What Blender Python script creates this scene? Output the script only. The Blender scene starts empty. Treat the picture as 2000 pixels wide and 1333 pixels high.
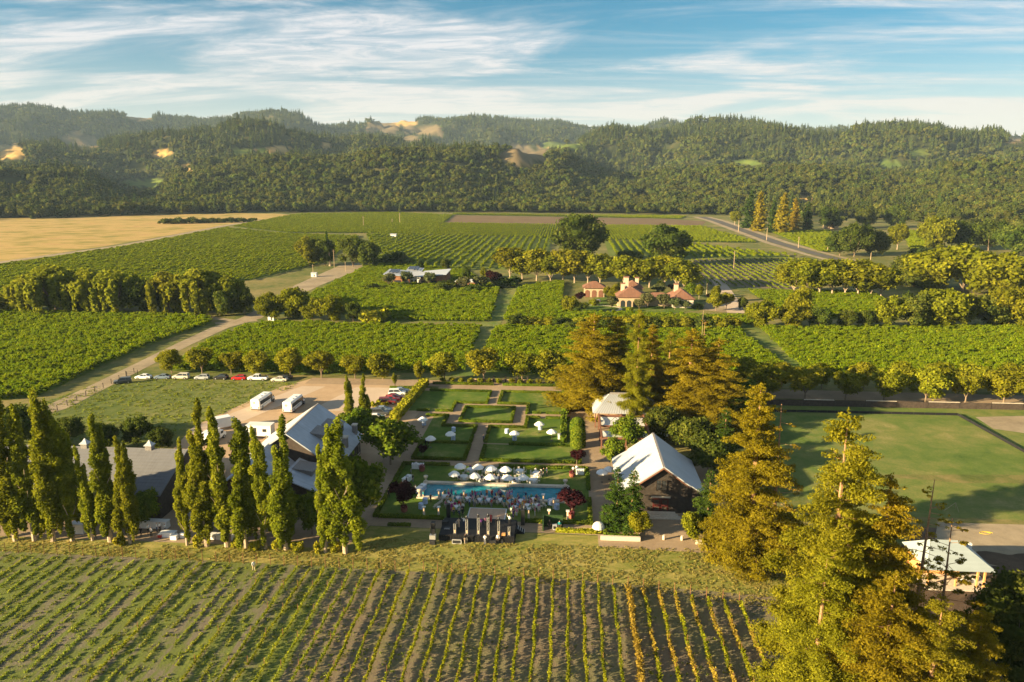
import bpy, bmesh, math, random
import numpy as np
from mathutils import Vector, Matrix, noise as mnoise

# ------------------------------------------------------------------ camera, sky, sun, exposure
SC = bpy.context.scene
COL = SC.collection
R = math.radians
F_PX, HOR, CAM_H = 1450.0, 340.0, 60.0          # focal length and horizon of the 2000 px wide photograph
PITCH = math.atan((666.5 - HOR) / F_PX)
YAW = math.atan(110 * math.cos(PITCH) / F_PX)   # the estate's grid runs along +Y, a little right of the view
cam_d = bpy.data.cameras.new('camera')
cam = bpy.data.objects.new('camera', cam_d); COL.objects.link(cam); SC.camera = cam
cam_d.sensor_width = 36.0; cam_d.lens = 36.0 * F_PX / 2000.0
cam_d.clip_start = 1.0; cam_d.clip_end = 40000.0
cam.location = (0, 0, CAM_H); cam.rotation_euler = (math.pi / 2 - PITCH, 0, YAW)

SUN_ELEV, SUN_HEAD = R(14.5), R(27.0)            # light travels towards +X, turned this far towards +Y
light_dir = Vector((math.cos(SUN_HEAD) * math.cos(SUN_ELEV), math.sin(SUN_HEAD) * math.cos(SUN_ELEV), -math.sin(SUN_ELEV)))
sun_d = bpy.data.lights.new('sun', 'SUN'); sun_d.energy = 4.6; sun_d.angle = R(0.6); sun_d.color = (1.0, 0.78, 0.44)
sun = bpy.data.objects.new('sun', sun_d); COL.objects.link(sun)
sun.rotation_euler = light_dir.to_track_quat('-Z', 'Y').to_euler(); sun.location = (-300, -100, 300)

W = bpy.data.worlds.new('World'); SC.world = W; W.use_nodes = True
def build_world():
    nt = W.node_tree; N, L = nt.nodes, nt.links
    N.clear()
    out = N.new('ShaderNodeOutputWorld')
    sky = N.new('ShaderNodeTexSky'); sky.sky_type = 'NISHITA'; sky.sun_disc = False
    sky.sun_elevation = SUN_ELEV + R(6)
    sx, sy = -light_dir.x, -light_dir.y
    sky.sun_rotation = math.atan2(sx, sy)
    sky.air_density = 1.0; sky.dust_density = 0.25; sky.ozone_density = 4.0; sky.altitude = 60
    bg = N.new('ShaderNodeBackground'); bg.inputs['Strength'].default_value = 0.053
    hs = N.new('ShaderNodeHueSaturation'); hs.inputs['Saturation'].default_value = 1.4; hs.inputs['Hue'].default_value = 0.48; hs.inputs['Value'].default_value = 0.44
    L.new(sky.outputs[0], hs.inputs['Color']); L.new(hs.outputs[0], bg.inputs['Color'])
    tc = N.new('ShaderNodeTexCoord')
    sep = N.new('ShaderNodeSeparateXYZ'); L.new(tc.outputs['Generated'], sep.inputs[0])
    def math_(op, a, b=None, c=None):
        m = N.new('ShaderNodeMath'); m.operation = op
        for i, v in enumerate((a, b, c)):
            if v is None: continue
            if isinstance(v, (int, float)): m.inputs[i].default_value = v
            else: L.new(v, m.inputs[i])
        return m.outputs[0]
    zz = math_('MAXIMUM', math_('ADD', sep.outputs['Z'], 0.10), 0.02)
    cx = math_('DIVIDE', sep.outputs['X'], zz); cy = math_('DIVIDE', sep.outputs['Y'], zz)
    comb = N.new('ShaderNodeCombineXYZ'); L.new(cx, comb.inputs[0]); L.new(cy, comb.inputs[1])
    def layer(scale, rot, sc, det, dist, lo, hi, rough=0.6):
        mp = N.new('ShaderNodeMapping'); mp.inputs['Rotation'].default_value = (0, 0, rot); mp.inputs['Scale'].default_value = scale
        L.new(comb.outputs[0], mp.inputs[0])
        n = N.new('ShaderNodeTexNoise'); n.inputs['Scale'].default_value = sc; n.inputs['Detail'].default_value = det
        n.inputs['Roughness'].default_value = rough; n.inputs['Distortion'].default_value = dist
        L.new(mp.outputs[0], n.inputs['Vector'])
        r = N.new('ShaderNodeMapRange'); r.interpolation_type = 'SMOOTHSTEP'
        r.inputs['From Min'].default_value = lo; r.inputs['From Max'].default_value = hi
        L.new(n.outputs['Fac'], r.inputs['Value']); return r.outputs[0]
    a = layer((0.42, 1.0, 1), R(8), 0.80, 9, 1.3, 0.42, 0.60)         # broad drifts
    b = layer((0.20, 1.3, 1), R(-9), 1.9, 9, 1.0, 0.47, 0.72, 0.66)    # long thin streaks
    c = layer((0.6, 1.6, 1), R(20), 3.4, 8, 1.2, 0.34, 0.70, 0.7)      # wisps inside the drifts
    m1 = math_('ADD', math_('MULTIPLY', a, math_('ADD', math_('MULTIPLY', c, 0.62), 0.38)), math_('MULTIPLY', b, 0.32))
    # cirrus veil thickens towards the horizon, as a flat layer seen edge-on does
    veil = N.new('ShaderNodeMapRange'); veil.interpolation_type = 'SMOOTHSTEP'; veil.inputs['From Min'].default_value = 0.17; veil.inputs['From Max'].default_value = 0.0
    veil.inputs['To Min'].default_value = 0.0; veil.inputs['To Max'].default_value = 0.72
    L.new(sep.outputs['Z'], veil.inputs['Value'])
    fac = math_('MINIMUM', math_('ADD', m1, veil.outputs[0]), 0.97)
    ramp = N.new('ShaderNodeMapRange'); ramp.inputs['From Min'].default_value = 0.0; ramp.inputs['From Max'].default_value = 0.16
    L.new(sep.outputs['Z'], ramp.inputs['Value'])
    mixc = N.new('ShaderNodeMix'); mixc.data_type = 'RGBA'
    mixc.inputs[6].default_value = (0.90, 0.80, 0.66, 1); mixc.inputs[7].default_value = (0.87, 0.855, 0.87, 1)
    L.new(ramp.outputs[0], mixc.inputs[0])
    bg2 = N.new('ShaderNodeBackground'); bg2.inputs['Strength'].default_value = 0.225
    L.new(mixc.outputs[2], bg2.inputs['Color'])
    mix = N.new('ShaderNodeMixShader'); L.new(fac, mix.inputs[0]); L.new(bg.outputs[0], mix.inputs[1]); L.new(bg2.outputs[0], mix.inputs[2])
    L.new(mix.outputs[0], out.inputs['Surface'])
build_world()
SC.view_settings.view_transform = 'Standard'; SC.view_settings.look = 'None'
SC.view_settings.exposure = 2.15; SC.view_settings.gamma = 1.0; SC.view_settings.use_curve_mapping = False
SC.render.engine = 'CYCLES'
SC.cycles.max_bounces = 5; SC.cycles.diffuse_bounces = 4; SC.cycles.glossy_bounces = 2; SC.cycles.transmission_bounces = 3
SC.cycles.transparent_max_bounces = 6; SC.cycles.volume_bounces = 0
SC.cycles.use_denoising = True

# ------------------------------------------------------------------ helpers
rnd = random.Random(7)
nrg = np.random.default_rng(11)
_cp, _sp, _cy, _sy = math.cos(PITCH), math.sin(PITCH), math.cos(YAW), math.sin(YAW)
def ray(x, y):
    u, v = (x - 1000.0) / F_PX, (666.5 - y) / F_PX
    fy, fz = _cp + v * _sp, -_sp + v * _cp           # forward / up before yaw
    return Vector((u * _cy - fy * _sy, u * _sy + fy * _cy, fz))
def P(x, y, z=0.0):
    """world point on the level z seen at photograph pixel (x, y)"""
    d = ray(x, y); t = (z - CAM_H) / d.z
    return Vector((d.x * t, d.y * t, z))
def proj(p):
    px, py, pz = p[0], p[1], p[2] - CAM_H
    rx = px * _cy + py * _sy; fw = -px * _sy + py * _cy
    dep = fw * _cp - pz * _sp; up = fw * _sp + pz * _cp
    return 1000 + F_PX * rx / dep, 666.5 - F_PX * up / dep
def pxm(x, y):
    """photograph pixels per metre at the ground point seen there"""
    p = P(x, y); fw = -p.x * _sy + p.y * _cy
    return F_PX / (fw * _cp + CAM_H * _sp)

ORD = ['zeroth', 'first', 'second', 'third', 'fourth', 'fifth', 'sixth', 'seventh', 'eighth', 'ninth', 'tenth', 'eleventh', 'twelfth', 'thirteenth',
       'fourteenth', 'fifteenth', 'sixteenth', 'seventeenth', 'eighteenth', 'nineteenth', 'twentieth']
def nth(i):
    if i <= 20: return ORD[i]
    t = ['', '', 'twenty', 'thirty', 'forty', 'fifty'][i // 10]
    return t + '-' + ORD[i % 10] if i % 10 else t[:-1] + 'ieth'

def tag(o, label=None, cat=None, group=None, kind=None):
    if label: o['label'] = label
    if cat: o['category'] = cat
    if group: o['group'] = group
    if kind: o['kind'] = kind
    return o
def empty(name, loc, rz=0.0, label=None, cat=None, group=None, scale=1.0):
    o = bpy.data.objects.new(name, None); COL.objects.link(o)
    o.empty_display_size = 0.3
    o.location = loc; o.rotation_euler = (0, 0, rz)
    o.scale = scale if isinstance(scale, (tuple, list)) else (scale,) * 3
    return tag(o, label, cat, group)
def obj(name, me, parent=None, loc=None, rz=None):
    o = bpy.data.objects.new(name, me); COL.objects.link(o)
    if parent is not None: o.parent = parent
    if loc is not None: o.location = loc
    if rz is not None: o.rotation_euler = (0, 0, rz)
    return o
def kids(o): return list(o.children)
def dup(root, loc=None, rz=None, label=None, group=None, scale=None):
    def cp(o, parent):
        c = o.copy(); COL.objects.link(c); c.parent = parent
        for ch in kids(o): cp(ch, c)
        return c
    r = cp(root, None)
    if loc is not None: r.location = loc
    if rz is not None: r.rotation_euler = (0, 0, rz)
    if scale is not None: r.scale = scale if isinstance(scale, (tuple, list)) else (scale,) * 3
    if label: r['label'] = label
    if group: r['group'] = group
    return r

def np_mesh(name, V, F, mat=None, v=None, smooth=False, mi=None):
    """mesh from arrays: V (n,3), F (m,3 or 4); v = one value per face for the colour attribute"""
    me = bpy.data.meshes.new(name)
    V = np.asarray(V, np.float32); F = np.asarray(F, np.int32); k = F.shape[1]
    me.vertices.add(len(V)); me.vertices.foreach_set('co', V.ravel())
    me.loops.add(F.size); me.loops.foreach_set('vertex_index', F.ravel())
    me.polygons.add(len(F)); me.polygons.foreach_set('loop_start', np.arange(0, F.size, k, dtype=np.int32))
    try: me.polygons.foreach_set('loop_total', np.full(len(F), k, np.int32))
    except Exception: pass
    if mat is not None:
        for m in (mat if isinstance(mat, (list, tuple)) else [mat]): me.materials.append(m)
    if mi is not None: me.polygons.foreach_set('material_index', np.asarray(mi, np.int32))
    if smooth: me.polygons.foreach_set('use_smooth', np.ones(len(F), bool))
    me.update(calc_edges=True)
    if v is not None:
        a = me.attributes.new('v', 'FLOAT', 'FACE'); a.data.foreach_set('value', np.asarray(v, np.float32))
    return me

class MB:
    """collects boxes, bars, prisms and lathes into one mesh"""
    def __init__(s): s.v, s.f, s.m = [], [], []; s.mi = 0
    def add(s, vs, fs):
        b = len(s.v); s.v += [tuple(p) for p in vs]
        for f in fs: s.f.append([b + i for i in f]); s.m.append(s.mi)
        return s
    def box(s, c, d, rz=0.0, taper=1.0):
        x, y, z = d[0] / 2, d[1] / 2, d[2] / 2; ca, sa = math.cos(rz), math.sin(rz); out = []
        for k, (i, j, h) in enumerate(((-1,-1,-1),(1,-1,-1),(1,1,-1),(-1,1,-1),(-1,-1,1),(1,-1,1),(1,1,1),(-1,1,1))):
            t = taper if h > 0 else 1.0
            a, b = i * x * t, j * y * t
            out.append((c[0] + a * ca - b * sa, c[1] + a * sa + b * ca, c[2] + h * z))
        return s.add(out, [(0,3,2,1),(4,5,6,7),(0,1,5,4),(1,2,6,5),(2,3,7,6),(3,0,4,7)])
    def box2(s, lo, hi):
        return s.box([(a + b) / 2 for a, b in zip(lo, hi)], [abs(b - a) for a, b in zip(lo, hi)])
    def tube(s, p0, p1, r0, r1=None, n=6, cap=True):
        r1 = r0 if r1 is None else r1
        p0, p1 = Vector(p0), Vector(p1); d = (p1 - p0).normalized()
        a = d.orthogonal().normalized(); b = d.cross(a); vs = []
        for p, r in ((p0, r0), (p1, r1)):
            for i in range(n):
                t = 2 * math.pi * i / n; vs.append(p + a * (r * math.cos(t)) + b * (r * math.sin(t)))
        fs = [(i, (i + 1) % n, n + (i + 1) % n, n + i) for i in range(n)]
        if cap: fs += [tuple(range(n))[::-1], tuple(range(n, 2 * n))]
        return s.add(vs, fs)
    def lathe(s, prof, c=(0, 0, 0), n=10, sx=1.0, sy=1.0):
        vs = []
        for r, z in prof:
            for i in range(n):
                t = 2 * math.pi * i / n; vs.append((c[0] + r * sx * math.cos(t), c[1] + r * sy * math.sin(t), c[2] + z))
        fs = []
        for k in range(len(prof) - 1):
            for i in range(n):
                j = (i + 1) % n; fs.append((k * n + i, k * n + j, (k + 1) * n + j, (k + 1) * n + i))
        fs.append(tuple(range(n))[::-1]); b = (len(prof) - 1) * n; fs.append(tuple(range(b, b + n)))
        return s.add(vs, fs)
    def prism(s, poly, z0, z1):
        n = len(poly)
        vs = [(p[0], p[1], z0) for p in poly] + [(p[0], p[1], z1) for p in poly]
        return s.add(vs, [tuple(range(n))[::-1], tuple(range(n, 2 * n))] + [(i, (i + 1) % n, n + (i + 1) % n, n + i) for i in range(n)])
    def extrude(s, poly3, d):
        """planar polygon (3-D points) pushed along d"""
        n = len(poly3); d = Vector(d)
        vs = [Vector(p) for p in poly3]; vs += [p + d for p in vs[:n]]
        return s.add(vs, [tuple(range(n))[::-1], tuple(range(n, 2 * n))] + [(i, (i + 1) % n, n + (i + 1) % n, n + i) for i in range(n)])
    def slab(s, pts, t):
        """roof plane: polygon thickened by t along its upward normal"""
        p = [Vector(q) for q in pts]; n = (p[1] - p[0]).cross(p[2] - p[0]).normalized()
        if n.z < 0: n = -n
        return s.extrude(p, n * t)
    def mesh(s, name, mat, smooth=False):
        me = bpy.data.meshes.new(name); me.from_pydata(s.v, [], s.f)
        ms = mat if isinstance(mat, (list, tuple)) else [mat]
        for m in ms: me.materials.append(m)
        if len(ms) > 1: me.polygons.foreach_set('material_index', s.m)
        bm = bmesh.new(); bm.from_mesh(me); bmesh.ops.recalc_face_normals(bm, faces=bm.faces[:]); bm.to_mesh(me); bm.free()
        if smooth: me.polygons.foreach_set('use_smooth', [True] * len(me.polygons))
        me.update(); return me
    def build(s, name, mat, parent=None, loc=None, rz=None, smooth=False):
        return obj(name, s.mesh(name, mat, smooth), parent, loc, rz)

# ------------------------------------------------------------------ materials
MAT = {}
def _nt(name):
    m = bpy.data.materials.new(name); m.use_nodes = True; MAT[name] = m
    nt = m.node_tree; nt.nodes.clear(); return m, nt, nt.nodes, nt.links
def _ramp(N, stops):
    r = N.new('ShaderNodeValToRGB'); e = r.color_ramp.elements
    while len(e) < len(stops): e.new(0.5)
    for k, (p, c) in enumerate(stops): e[k].position = p; e[k].color = (*c, 1)
    return r
def plain(name, col, rough=0.7, var=0.12, scale=3.0, metal=0.0, spec=0.3, bump=0.0, emit=None):
    """painted / woven / stone surface with soft mottling"""
    m, nt, N, L = _nt(name)
    out = N.new('ShaderNodeOutputMaterial'); b = N.new('ShaderNodeBsdfPrincipled')
    b.inputs['Roughness'].default_value = rough; b.inputs['Metallic'].default_value = metal; b.inputs['Specular IOR Level'].default_value = spec
    tc = N.new('ShaderNodeTexCoord'); n = N.new('ShaderNodeTexNoise')
    n.inputs['Scale'].default_value = scale; n.inputs['Detail'].default_value = 6; L.new(tc.outputs['Object'], n.inputs['Vector'])
    lo = tuple(c * (1 - var) for c in col); hi = tuple(min(1, c * (1 + var)) for c in col)
    r = _ramp(N, [(0.3, lo), (0.7, hi)]); L.new(n.outputs['Fac'], r.inputs[0]); L.new(r.outputs[0], b.inputs['Base Color'])
    if bump:
        bp = N.new('ShaderNodeBump'); bp.inputs['Strength'].default_value = bump; bp.inputs['Distance'].default_value = 0.053
        L.new(n.outputs['Fac'], bp.inputs['Height']); L.new(bp.outputs[0], b.inputs['Normal'])
    if emit: b.inputs['Emission Color'].default_value = (*emit[:3], 1); b.inputs['Emission Strength'].default_value = emit[3]
    L.new(b.outputs[0], out.inputs[0]); return m
def foliage(name, dark, mid, light, trans=0.45, hue=0.03, val=0.35):
    """leaf colour varies leaf by leaf (face value) and plant by plant"""
    m, nt, N, L = _nt(name)
    out = N.new('ShaderNodeOutputMaterial')
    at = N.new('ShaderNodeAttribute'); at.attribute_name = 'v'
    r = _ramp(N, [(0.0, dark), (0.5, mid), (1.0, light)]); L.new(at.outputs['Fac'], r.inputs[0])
    oi = N.new('ShaderNodeObjectInfo')
    h = N.new('ShaderNodeHueSaturation')
    mr = N.new('ShaderNodeMapRange'); mr.inputs['To Min'].default_value = 0.5 - hue; mr.inputs['To Max'].default_value = 0.5 + hue
    mv = N.new('ShaderNodeMapRange'); mv.inputs['To Min'].default_value = 1 - val; mv.inputs['To Max'].default_value = 1 + val
    fr = N.new('ShaderNodeMath'); fr.operation = 'FRACT'; mu = N.new('ShaderNodeMath'); mu.operation = 'MULTIPLY'; mu.inputs[1].default_value = 7.31
    L.new(oi.outputs['Random'], mr.inputs['Value']); L.new(oi.outputs['Random'], mu.inputs[0]); L.new(mu.outputs[0], fr.inputs[0]); L.new(fr.outputs[0], mv.inputs['Value'])
    L.new(mr.outputs[0], h.inputs['Hue']); L.new(mv.outputs[0], h.inputs['Value']); L.new(r.outputs[0], h.inputs['Color'])
    d = N.new('ShaderNodeBsdfDiffuse'); t = N.new('ShaderNodeBsdfTranslucent')
    L.new(h.outputs[0], d.inputs[0]); L.new(h.outputs[0], t.inputs[0])
    mx = N.new('ShaderNodeMixShader'); mx.inputs[0].default_value = trans
    L.new(d.outputs[0], mx.inputs[1]); L.new(t.outputs[0], mx.inputs[2]); L.new(mx.outputs[0], out.inputs[0]); return m
def ground_mat(name, cols, scales=(0.05, 0.6, 4.0), rough=0.95, bump=0.4, stretch=(1, 1, 1), weights=(0.5, 0.3, 0.2), bdist=0.1, lo=0.33, hi=0.67, streak=None):
    """several octaves of patches between the listed colours; world-sized"""
    m, nt, N, L = _nt(name)
    out = N.new('ShaderNodeOutputMaterial'); b = N.new('ShaderNodeBsdfPrincipled')
    b.inputs['Roughness'].default_value = rough; b.inputs['Specular IOR Level'].default_value = 0.15
    g = N.new('ShaderNodeNewGeometry'); mp = N.new('ShaderNodeMapping'); mp.inputs['Scale'].default_value = stretch
    L.new(g.outputs['Position'], mp.inputs[0])
    acc = None
    for sc, w in zip(scales, weights):
        n = N.new('ShaderNodeTexNoise'); n.inputs['Scale'].default_value = sc; n.inputs['Detail'].default_value = 5; n.inputs['Roughness'].default_value = 0.6
        n.inputs['Distortion'].default_value = 0.4
        L.new(mp.outputs[0], n.inputs['Vector'])
        mu = N.new('ShaderNodeMath'); mu.operation = 'MULTIPLY_ADD'; mu.inputs[1].default_value = w
        L.new(n.outputs['Fac'], mu.inputs[0])
        if acc is None: mu.inputs[2].default_value = 0
        else: L.new(acc, mu.inputs[2])
        acc = mu.outputs[0]; last = n
    if streak:      # mown or tilled lines along one direction: (spacing m, angle, strength)
        mp2 = N.new('ShaderNodeMapping'); mp2.inputs['Rotation'].default_value = (0, 0, streak[1]); L.new(g.outputs['Position'], mp2.inputs[0])
        mp3 = N.new('ShaderNodeMapping'); mp3.inputs['Scale'].default_value = (1.0 / streak[0], 0.04, 0.04); L.new(mp2.outputs[0], mp3.inputs[0])
        n = N.new('ShaderNodeTexNoise'); n.inputs['Scale'].default_value = 1.0; n.inputs['Detail'].default_value = 3; L.new(mp3.outputs[0], n.inputs['Vector'])
        sb = N.new('ShaderNodeMath'); sb.operation = 'SUBTRACT'; sb.inputs[1].default_value = 0.5; L.new(n.outputs['Fac'], sb.inputs[0])
        mu = N.new('ShaderNodeMath'); mu.operation = 'MULTIPLY_ADD'; mu.inputs[1].default_value = streak[2]; L.new(sb.outputs[0], mu.inputs[0]); L.new(acc, mu.inputs[2]); acc = mu.outputs[0]
    k = len(cols); r = _ramp(N, [(lo + (hi - lo) * i / (k - 1), c) for i, c in enumerate(cols)])
    L.new(acc, r.inputs[0]); L.new(r.outputs[0], b.inputs['Base Color'])
    if bump:
        bp = N.new('ShaderNodeBump'); bp.inputs['Strength'].default_value = bump; bp.inputs['Distance'].default_value = bdist
        L.new(last.outputs['Fac'], bp.inputs['Height']); L.new(bp.outputs[0], b.inputs['Normal'])
    L.new(b.outputs[0], out.inputs[0]); return m
def roof_mat(name, col, rough=0.45, metal=0.0, streak=0.25, axis=0):
    """weathered sheet roof: stains run down the slope"""
    m, nt, N, L = _nt(name)
    out = N.new('ShaderNodeOutputMaterial'); b = N.new('ShaderNodeBsdfPrincipled')
    b.inputs['Roughness'].default_value = rough; b.inputs['Metallic'].default_value = metal
    tc = N.new('ShaderNodeTexCoord'); acc = []
    for sc, stv in ((1.0, (0.35, 0.35, 0.35)), (1.0, (2.2, 0.12, 0.12) if axis == 0 else (0.12, 2.2, 0.12))):
        mp = N.new('ShaderNodeMapping'); mp.inputs['Scale'].default_value = stv; L.new(tc.outputs['Object'], mp.inputs[0])
        n = N.new('ShaderNodeTexNoise'); n.inputs['Scale'].default_value = sc; n.inputs['Detail'].default_value = 6; n.inputs['Roughness'].default_value = 0.65; L.new(mp.outputs[0], n.inputs['Vector']); acc.append(n.outputs['Fac'])
    ad = N.new('ShaderNodeMath'); ad.operation = 'ADD'; L.new(acc[0], ad.inputs[0]); L.new(acc[1], ad.inputs[1])
    hf = N.new('ShaderNodeMath'); hf.operation = 'MULTIPLY'; hf.inputs[1].default_value = 0.5; L.new(ad.outputs[0], hf.inputs[0])
    r = _ramp(N, [(0.35, tuple(c * (1 - streak) for c in col)), (0.65, tuple(min(1, c * (1 + streak * 0.5)) for c in col))]); L.new(hf.outputs[0], r.inputs[0])
    L.new(r.outputs[0], b.inputs['Base Color']); L.new(b.outputs[0], out.inputs[0]); return m

# ------------------------------------------------------------------ leaves
def leaf_quads(C, N_, size, rng, aspect=0.7):
    """diamond leaves at C with normals N_ ; returns V, F"""
    n = len(C); s = np.asarray(size).reshape(-1, 1) * rng.uniform(0.6, 1.4, (n, 1))
    N_ = N_ / (np.linalg.norm(N_, axis=1, keepdims=True) + 1e-9)
    t = np.cross(N_, rng.normal(size=(n, 3))); t /= np.linalg.norm(t, axis=1, keepdims=True) + 1e-9
    b = np.cross(N_, t)
    V = np.stack([C - t * s, C - b * s * aspect, C + t * s, C + b * s * aspect], 1).reshape(-1, 3)
    return V, np.arange(4 * n, dtype=np.int32).reshape(n, 4)
def clump_leaves(cen, rad, n, size, rng, jit=0.3, spread=0.7, flat=0.0, aspect=0.7):
    """n leaves over the skins of ellipsoids"""
    cen, rad = np.asarray(cen, float), np.asarray(rad, float)
    area = (rad[:, 0] * rad[:, 1] + rad[:, 1] * rad[:, 2] + rad[:, 0] * rad[:, 2]); p = area / area.sum()
    i = rng.choice(len(cen), n, p=p)
    d = rng.normal(size=(n, 3)); d /= np.linalg.norm(d, axis=1, keepdims=True)
    k = 1 - jit * rng.random((n, 1)) ** 1.5 + 0.12 * rng.normal(size=(n, 1))
    C = cen[i] + d * rad[i] * k
    nm = d / rad[i]; nm /= np.linalg.norm(nm, axis=1, keepdims=True); nm = nm + spread * rng.normal(size=(n, 3)); nm[:, 2] += flat
    V, F = leaf_quads(C, nm, size, rng, aspect)
    cl = rng.random(len(cen))[i]                      # tint by clump, then by leaf
    v = np.clip(0.55 * cl + 0.45 * rng.random(n), 0, 1)
    return V, F, v
_ico = None
def core_blobs(cen, rad, k=0.72):
    """leafy inner bodies of the clumps (low octahedral spheres), as quads with a doubled corner avoided"""
    bm = bmesh.new(); bmesh.ops.create_uvsphere(bm, u_segments=6, v_segments=5, radius=1.0)
    vs = np.array([v.co[:] for v in bm.verts]); q = [[v.index for v in f.verts] for f in bm.faces if len(f.verts) == 4]
    t = [[v.index for v in f.verts] for f in bm.faces if len(f.verts) == 3]; bm.free()
    return vs, q, t, k
def crown_mesh(name, cen, rad, n, size, rng, mat, core=0.7, jit=0.3, spread=0.7, flat=0.0, maxcore=40, aspect=0.7):
    V, F, v = clump_leaves(cen, rad, n, size, rng, jit, spread, flat, aspect)
    if core:
        vs, q, t, _ = core_blobs(cen, rad)
        order = np.argsort(-np.prod(np.asarray(rad), axis=1))[:maxcore]
        Vs, Fs, vv = [V], [F], [v]; b = len(V)
        for i in order:
            w = vs * np.asarray(rad[i]) * core * rng.uniform(0.85, 1.1, (len(vs), 1)) + np.asarray(cen[i]); Vs.append(w)
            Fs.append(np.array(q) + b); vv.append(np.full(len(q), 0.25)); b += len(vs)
        V, F, v = np.concatenate(Vs), np.concatenate(Fs), np.concatenate(vv)
    return np_mesh(name, V, F, mat, v)

# ------------------------------------------------------------------ scattered stuff (geometry nodes over measured points)
def scatter(name, pts, rz, sc, idx, protos, label=None, cat=None):
    me = bpy.data.meshes.new(name); pts = np.asarray(pts, np.float32); n = len(pts)
    me.vertices.add(n); me.vertices.foreach_set('co', pts.ravel())
    a = me.attributes.new('rz', 'FLOAT', 'POINT'); a.data.foreach_set('value', np.asarray(rz, np.float32))
    a = me.attributes.new('sc', 'FLOAT_VECTOR', 'POINT'); a.data.foreach_set('vector', np.asarray(sc, np.float32).ravel())
    a = me.attributes.new('idx', 'INT', 'POINT'); a.data.foreach_set('value', np.asarray(idx, np.int32))
    c = bpy.data.collections.new(name + '_kinds')
    for k, m in enumerate(protos): c.objects.link(bpy.data.objects.new('%s_kind_%02d' % (name, k), m))
    g = bpy.data.node_groups.new(name, 'GeometryNodeTree')
    g.interface.new_socket('Geometry', in_out='INPUT', socket_type='NodeSocketGeometry'); g.interface.new_socket('Geometry', in_out='OUTPUT', socket_type='NodeSocketGeometry')
    N, L = g.nodes, g.links
    gi, go = N.new('NodeGroupInput'), N.new('NodeGroupOutput')
    ip = N.new('GeometryNodeInstanceOnPoints'); ci = N.new('GeometryNodeCollectionInfo')
    ci.inputs['Collection'].default_value = c; ci.inputs['Separate Children'].default_value = True; ci.inputs['Reset Children'].default_value = True
    ip.inputs['Pick Instance'].default_value = True
    def attr(nm, ty):
        x = N.new('GeometryNodeInputNamedAttribute'); x.data_type = ty; x.inputs[0].default_value = nm; return x.outputs[0]
    cx = N.new('ShaderNodeCombineXYZ'); L.new(attr('rz', 'FLOAT'), cx.inputs[2])
    er = N.new('FunctionNodeEulerToRotation'); L.new(cx.outputs[0], er.inputs[0]); L.new(er.outputs[0], ip.inputs['Rotation'])
    L.new(attr('sc', 'FLOAT_VECTOR'), ip.inputs['Scale']); L.new(attr('idx', 'INT'), ip.inputs['Instance Index'])
    L.new(gi.outputs[0], ip.inputs['Points']); L.new(ci.outputs[0], ip.inputs['Instance']); L.new(ip.outputs[0], go.inputs[0])
    o = obj(name, me); md = o.modifiers.new('scatter', 'NODES'); md.node_group = g
    return tag(o, label, cat, None, 'stuff')
def in_poly(X, Y, poly):
    ins = np.zeros(len(X), bool); n = len(poly); j = n - 1
    for i in range(n):
        xi, yi, xj, yj = poly[i][0], poly[i][1], poly[j][0], poly[j][1]
        c = ((yi > Y) != (yj > Y)) & (X < (xj - xi) * (Y - yi) / (yj - yi + 1e-12) + xi); ins ^= c; j = i
    return ins
def pix(*pts): return [P(x, y) for x, y in pts]
def sheet(name, poly, z, mat, kind='structure'):
    """flat ground patch from world corner points"""
    me = bpy.data.meshes.new(name); me.from_pydata([(p[0], p[1], z) for p in poly], [], [list(range(len(poly)))])
    bm = bmesh.new(); bm.from_mesh(me); bmesh.ops.triangulate(bm, faces=bm.faces[:])
    for f in bm.faces:
        if f.normal.z < 0: f.normal_flip()
    bm.to_mesh(me); bm.free()
    me.materials.append(mat); o = obj(name, me); return tag(o, kind=kind)
def ribbon(name, pts, w, z, mat):
    """road: centre line widened to w (number or list)"""
    n = len(pts); ws = w if isinstance(w, (list, tuple)) else [w] * n; lft, rgt = [], []
    for i, p in enumerate(pts):
        a = Vector(pts[max(0, i - 1)]); b = Vector(pts[min(n - 1, i + 1)]); d = (b - a); d.z = 0; d.normalize(); s = Vector((-d.y, d.x, 0)) * ws[i] / 2
        lft.append(Vector(p) + s); rgt.append(Vector(p) - s)
    V = [(q.x, q.y, z) for q in lft + rgt]
    me = bpy.data.meshes.new(name); me.from_pydata(V, [], [(n + i, n + i + 1, i + 1, i) for i in range(n - 1)]); me.materials.append(mat)
    o = obj(name, me); return tag(o, kind='structure')
# ------------------------------------------------------------------ ground and its patches
G_GRASS = ground_mat('valley_grass', [(0.045, 0.075, 0.014), (0.105, 0.125, 0.028), (0.21, 0.175, 0.06), (0.30, 0.225, 0.095)], (0.035, 0.35, 3.0), bump=0.6)
G_STRIP = ground_mat('mown_headland_grass', [(0.08, 0.12, 0.018), (0.17, 0.18, 0.032), (0.30, 0.25, 0.07), (0.46, 0.35, 0.14)], (0.10, 0.7, 4.0), stretch=(0.6, 1.6, 1), bump=0.8, weights=(0.4, 0.35, 0.25))
G_GOLD = ground_mat('dry_golden_grass', [(0.22, 0.19, 0.04), (0.36, 0.26, 0.075), (0.46, 0.31, 0.11), (0.38, 0.23, 0.085)], (0.014, 0.08, 0.6), stretch=(0.5, 1.6, 1), bump=0.3, lo=.36, hi=.66, streak=(16, R(78), .7))
G_SOIL = ground_mat('vineyard_soil', [(0.13, 0.098, 0.062), (0.195, 0.15, 0.098), (0.165, 0.155, 0.07), (0.27, 0.21, 0.14)], (0.06, 0.6, 5.0), bump=0.8)
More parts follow.
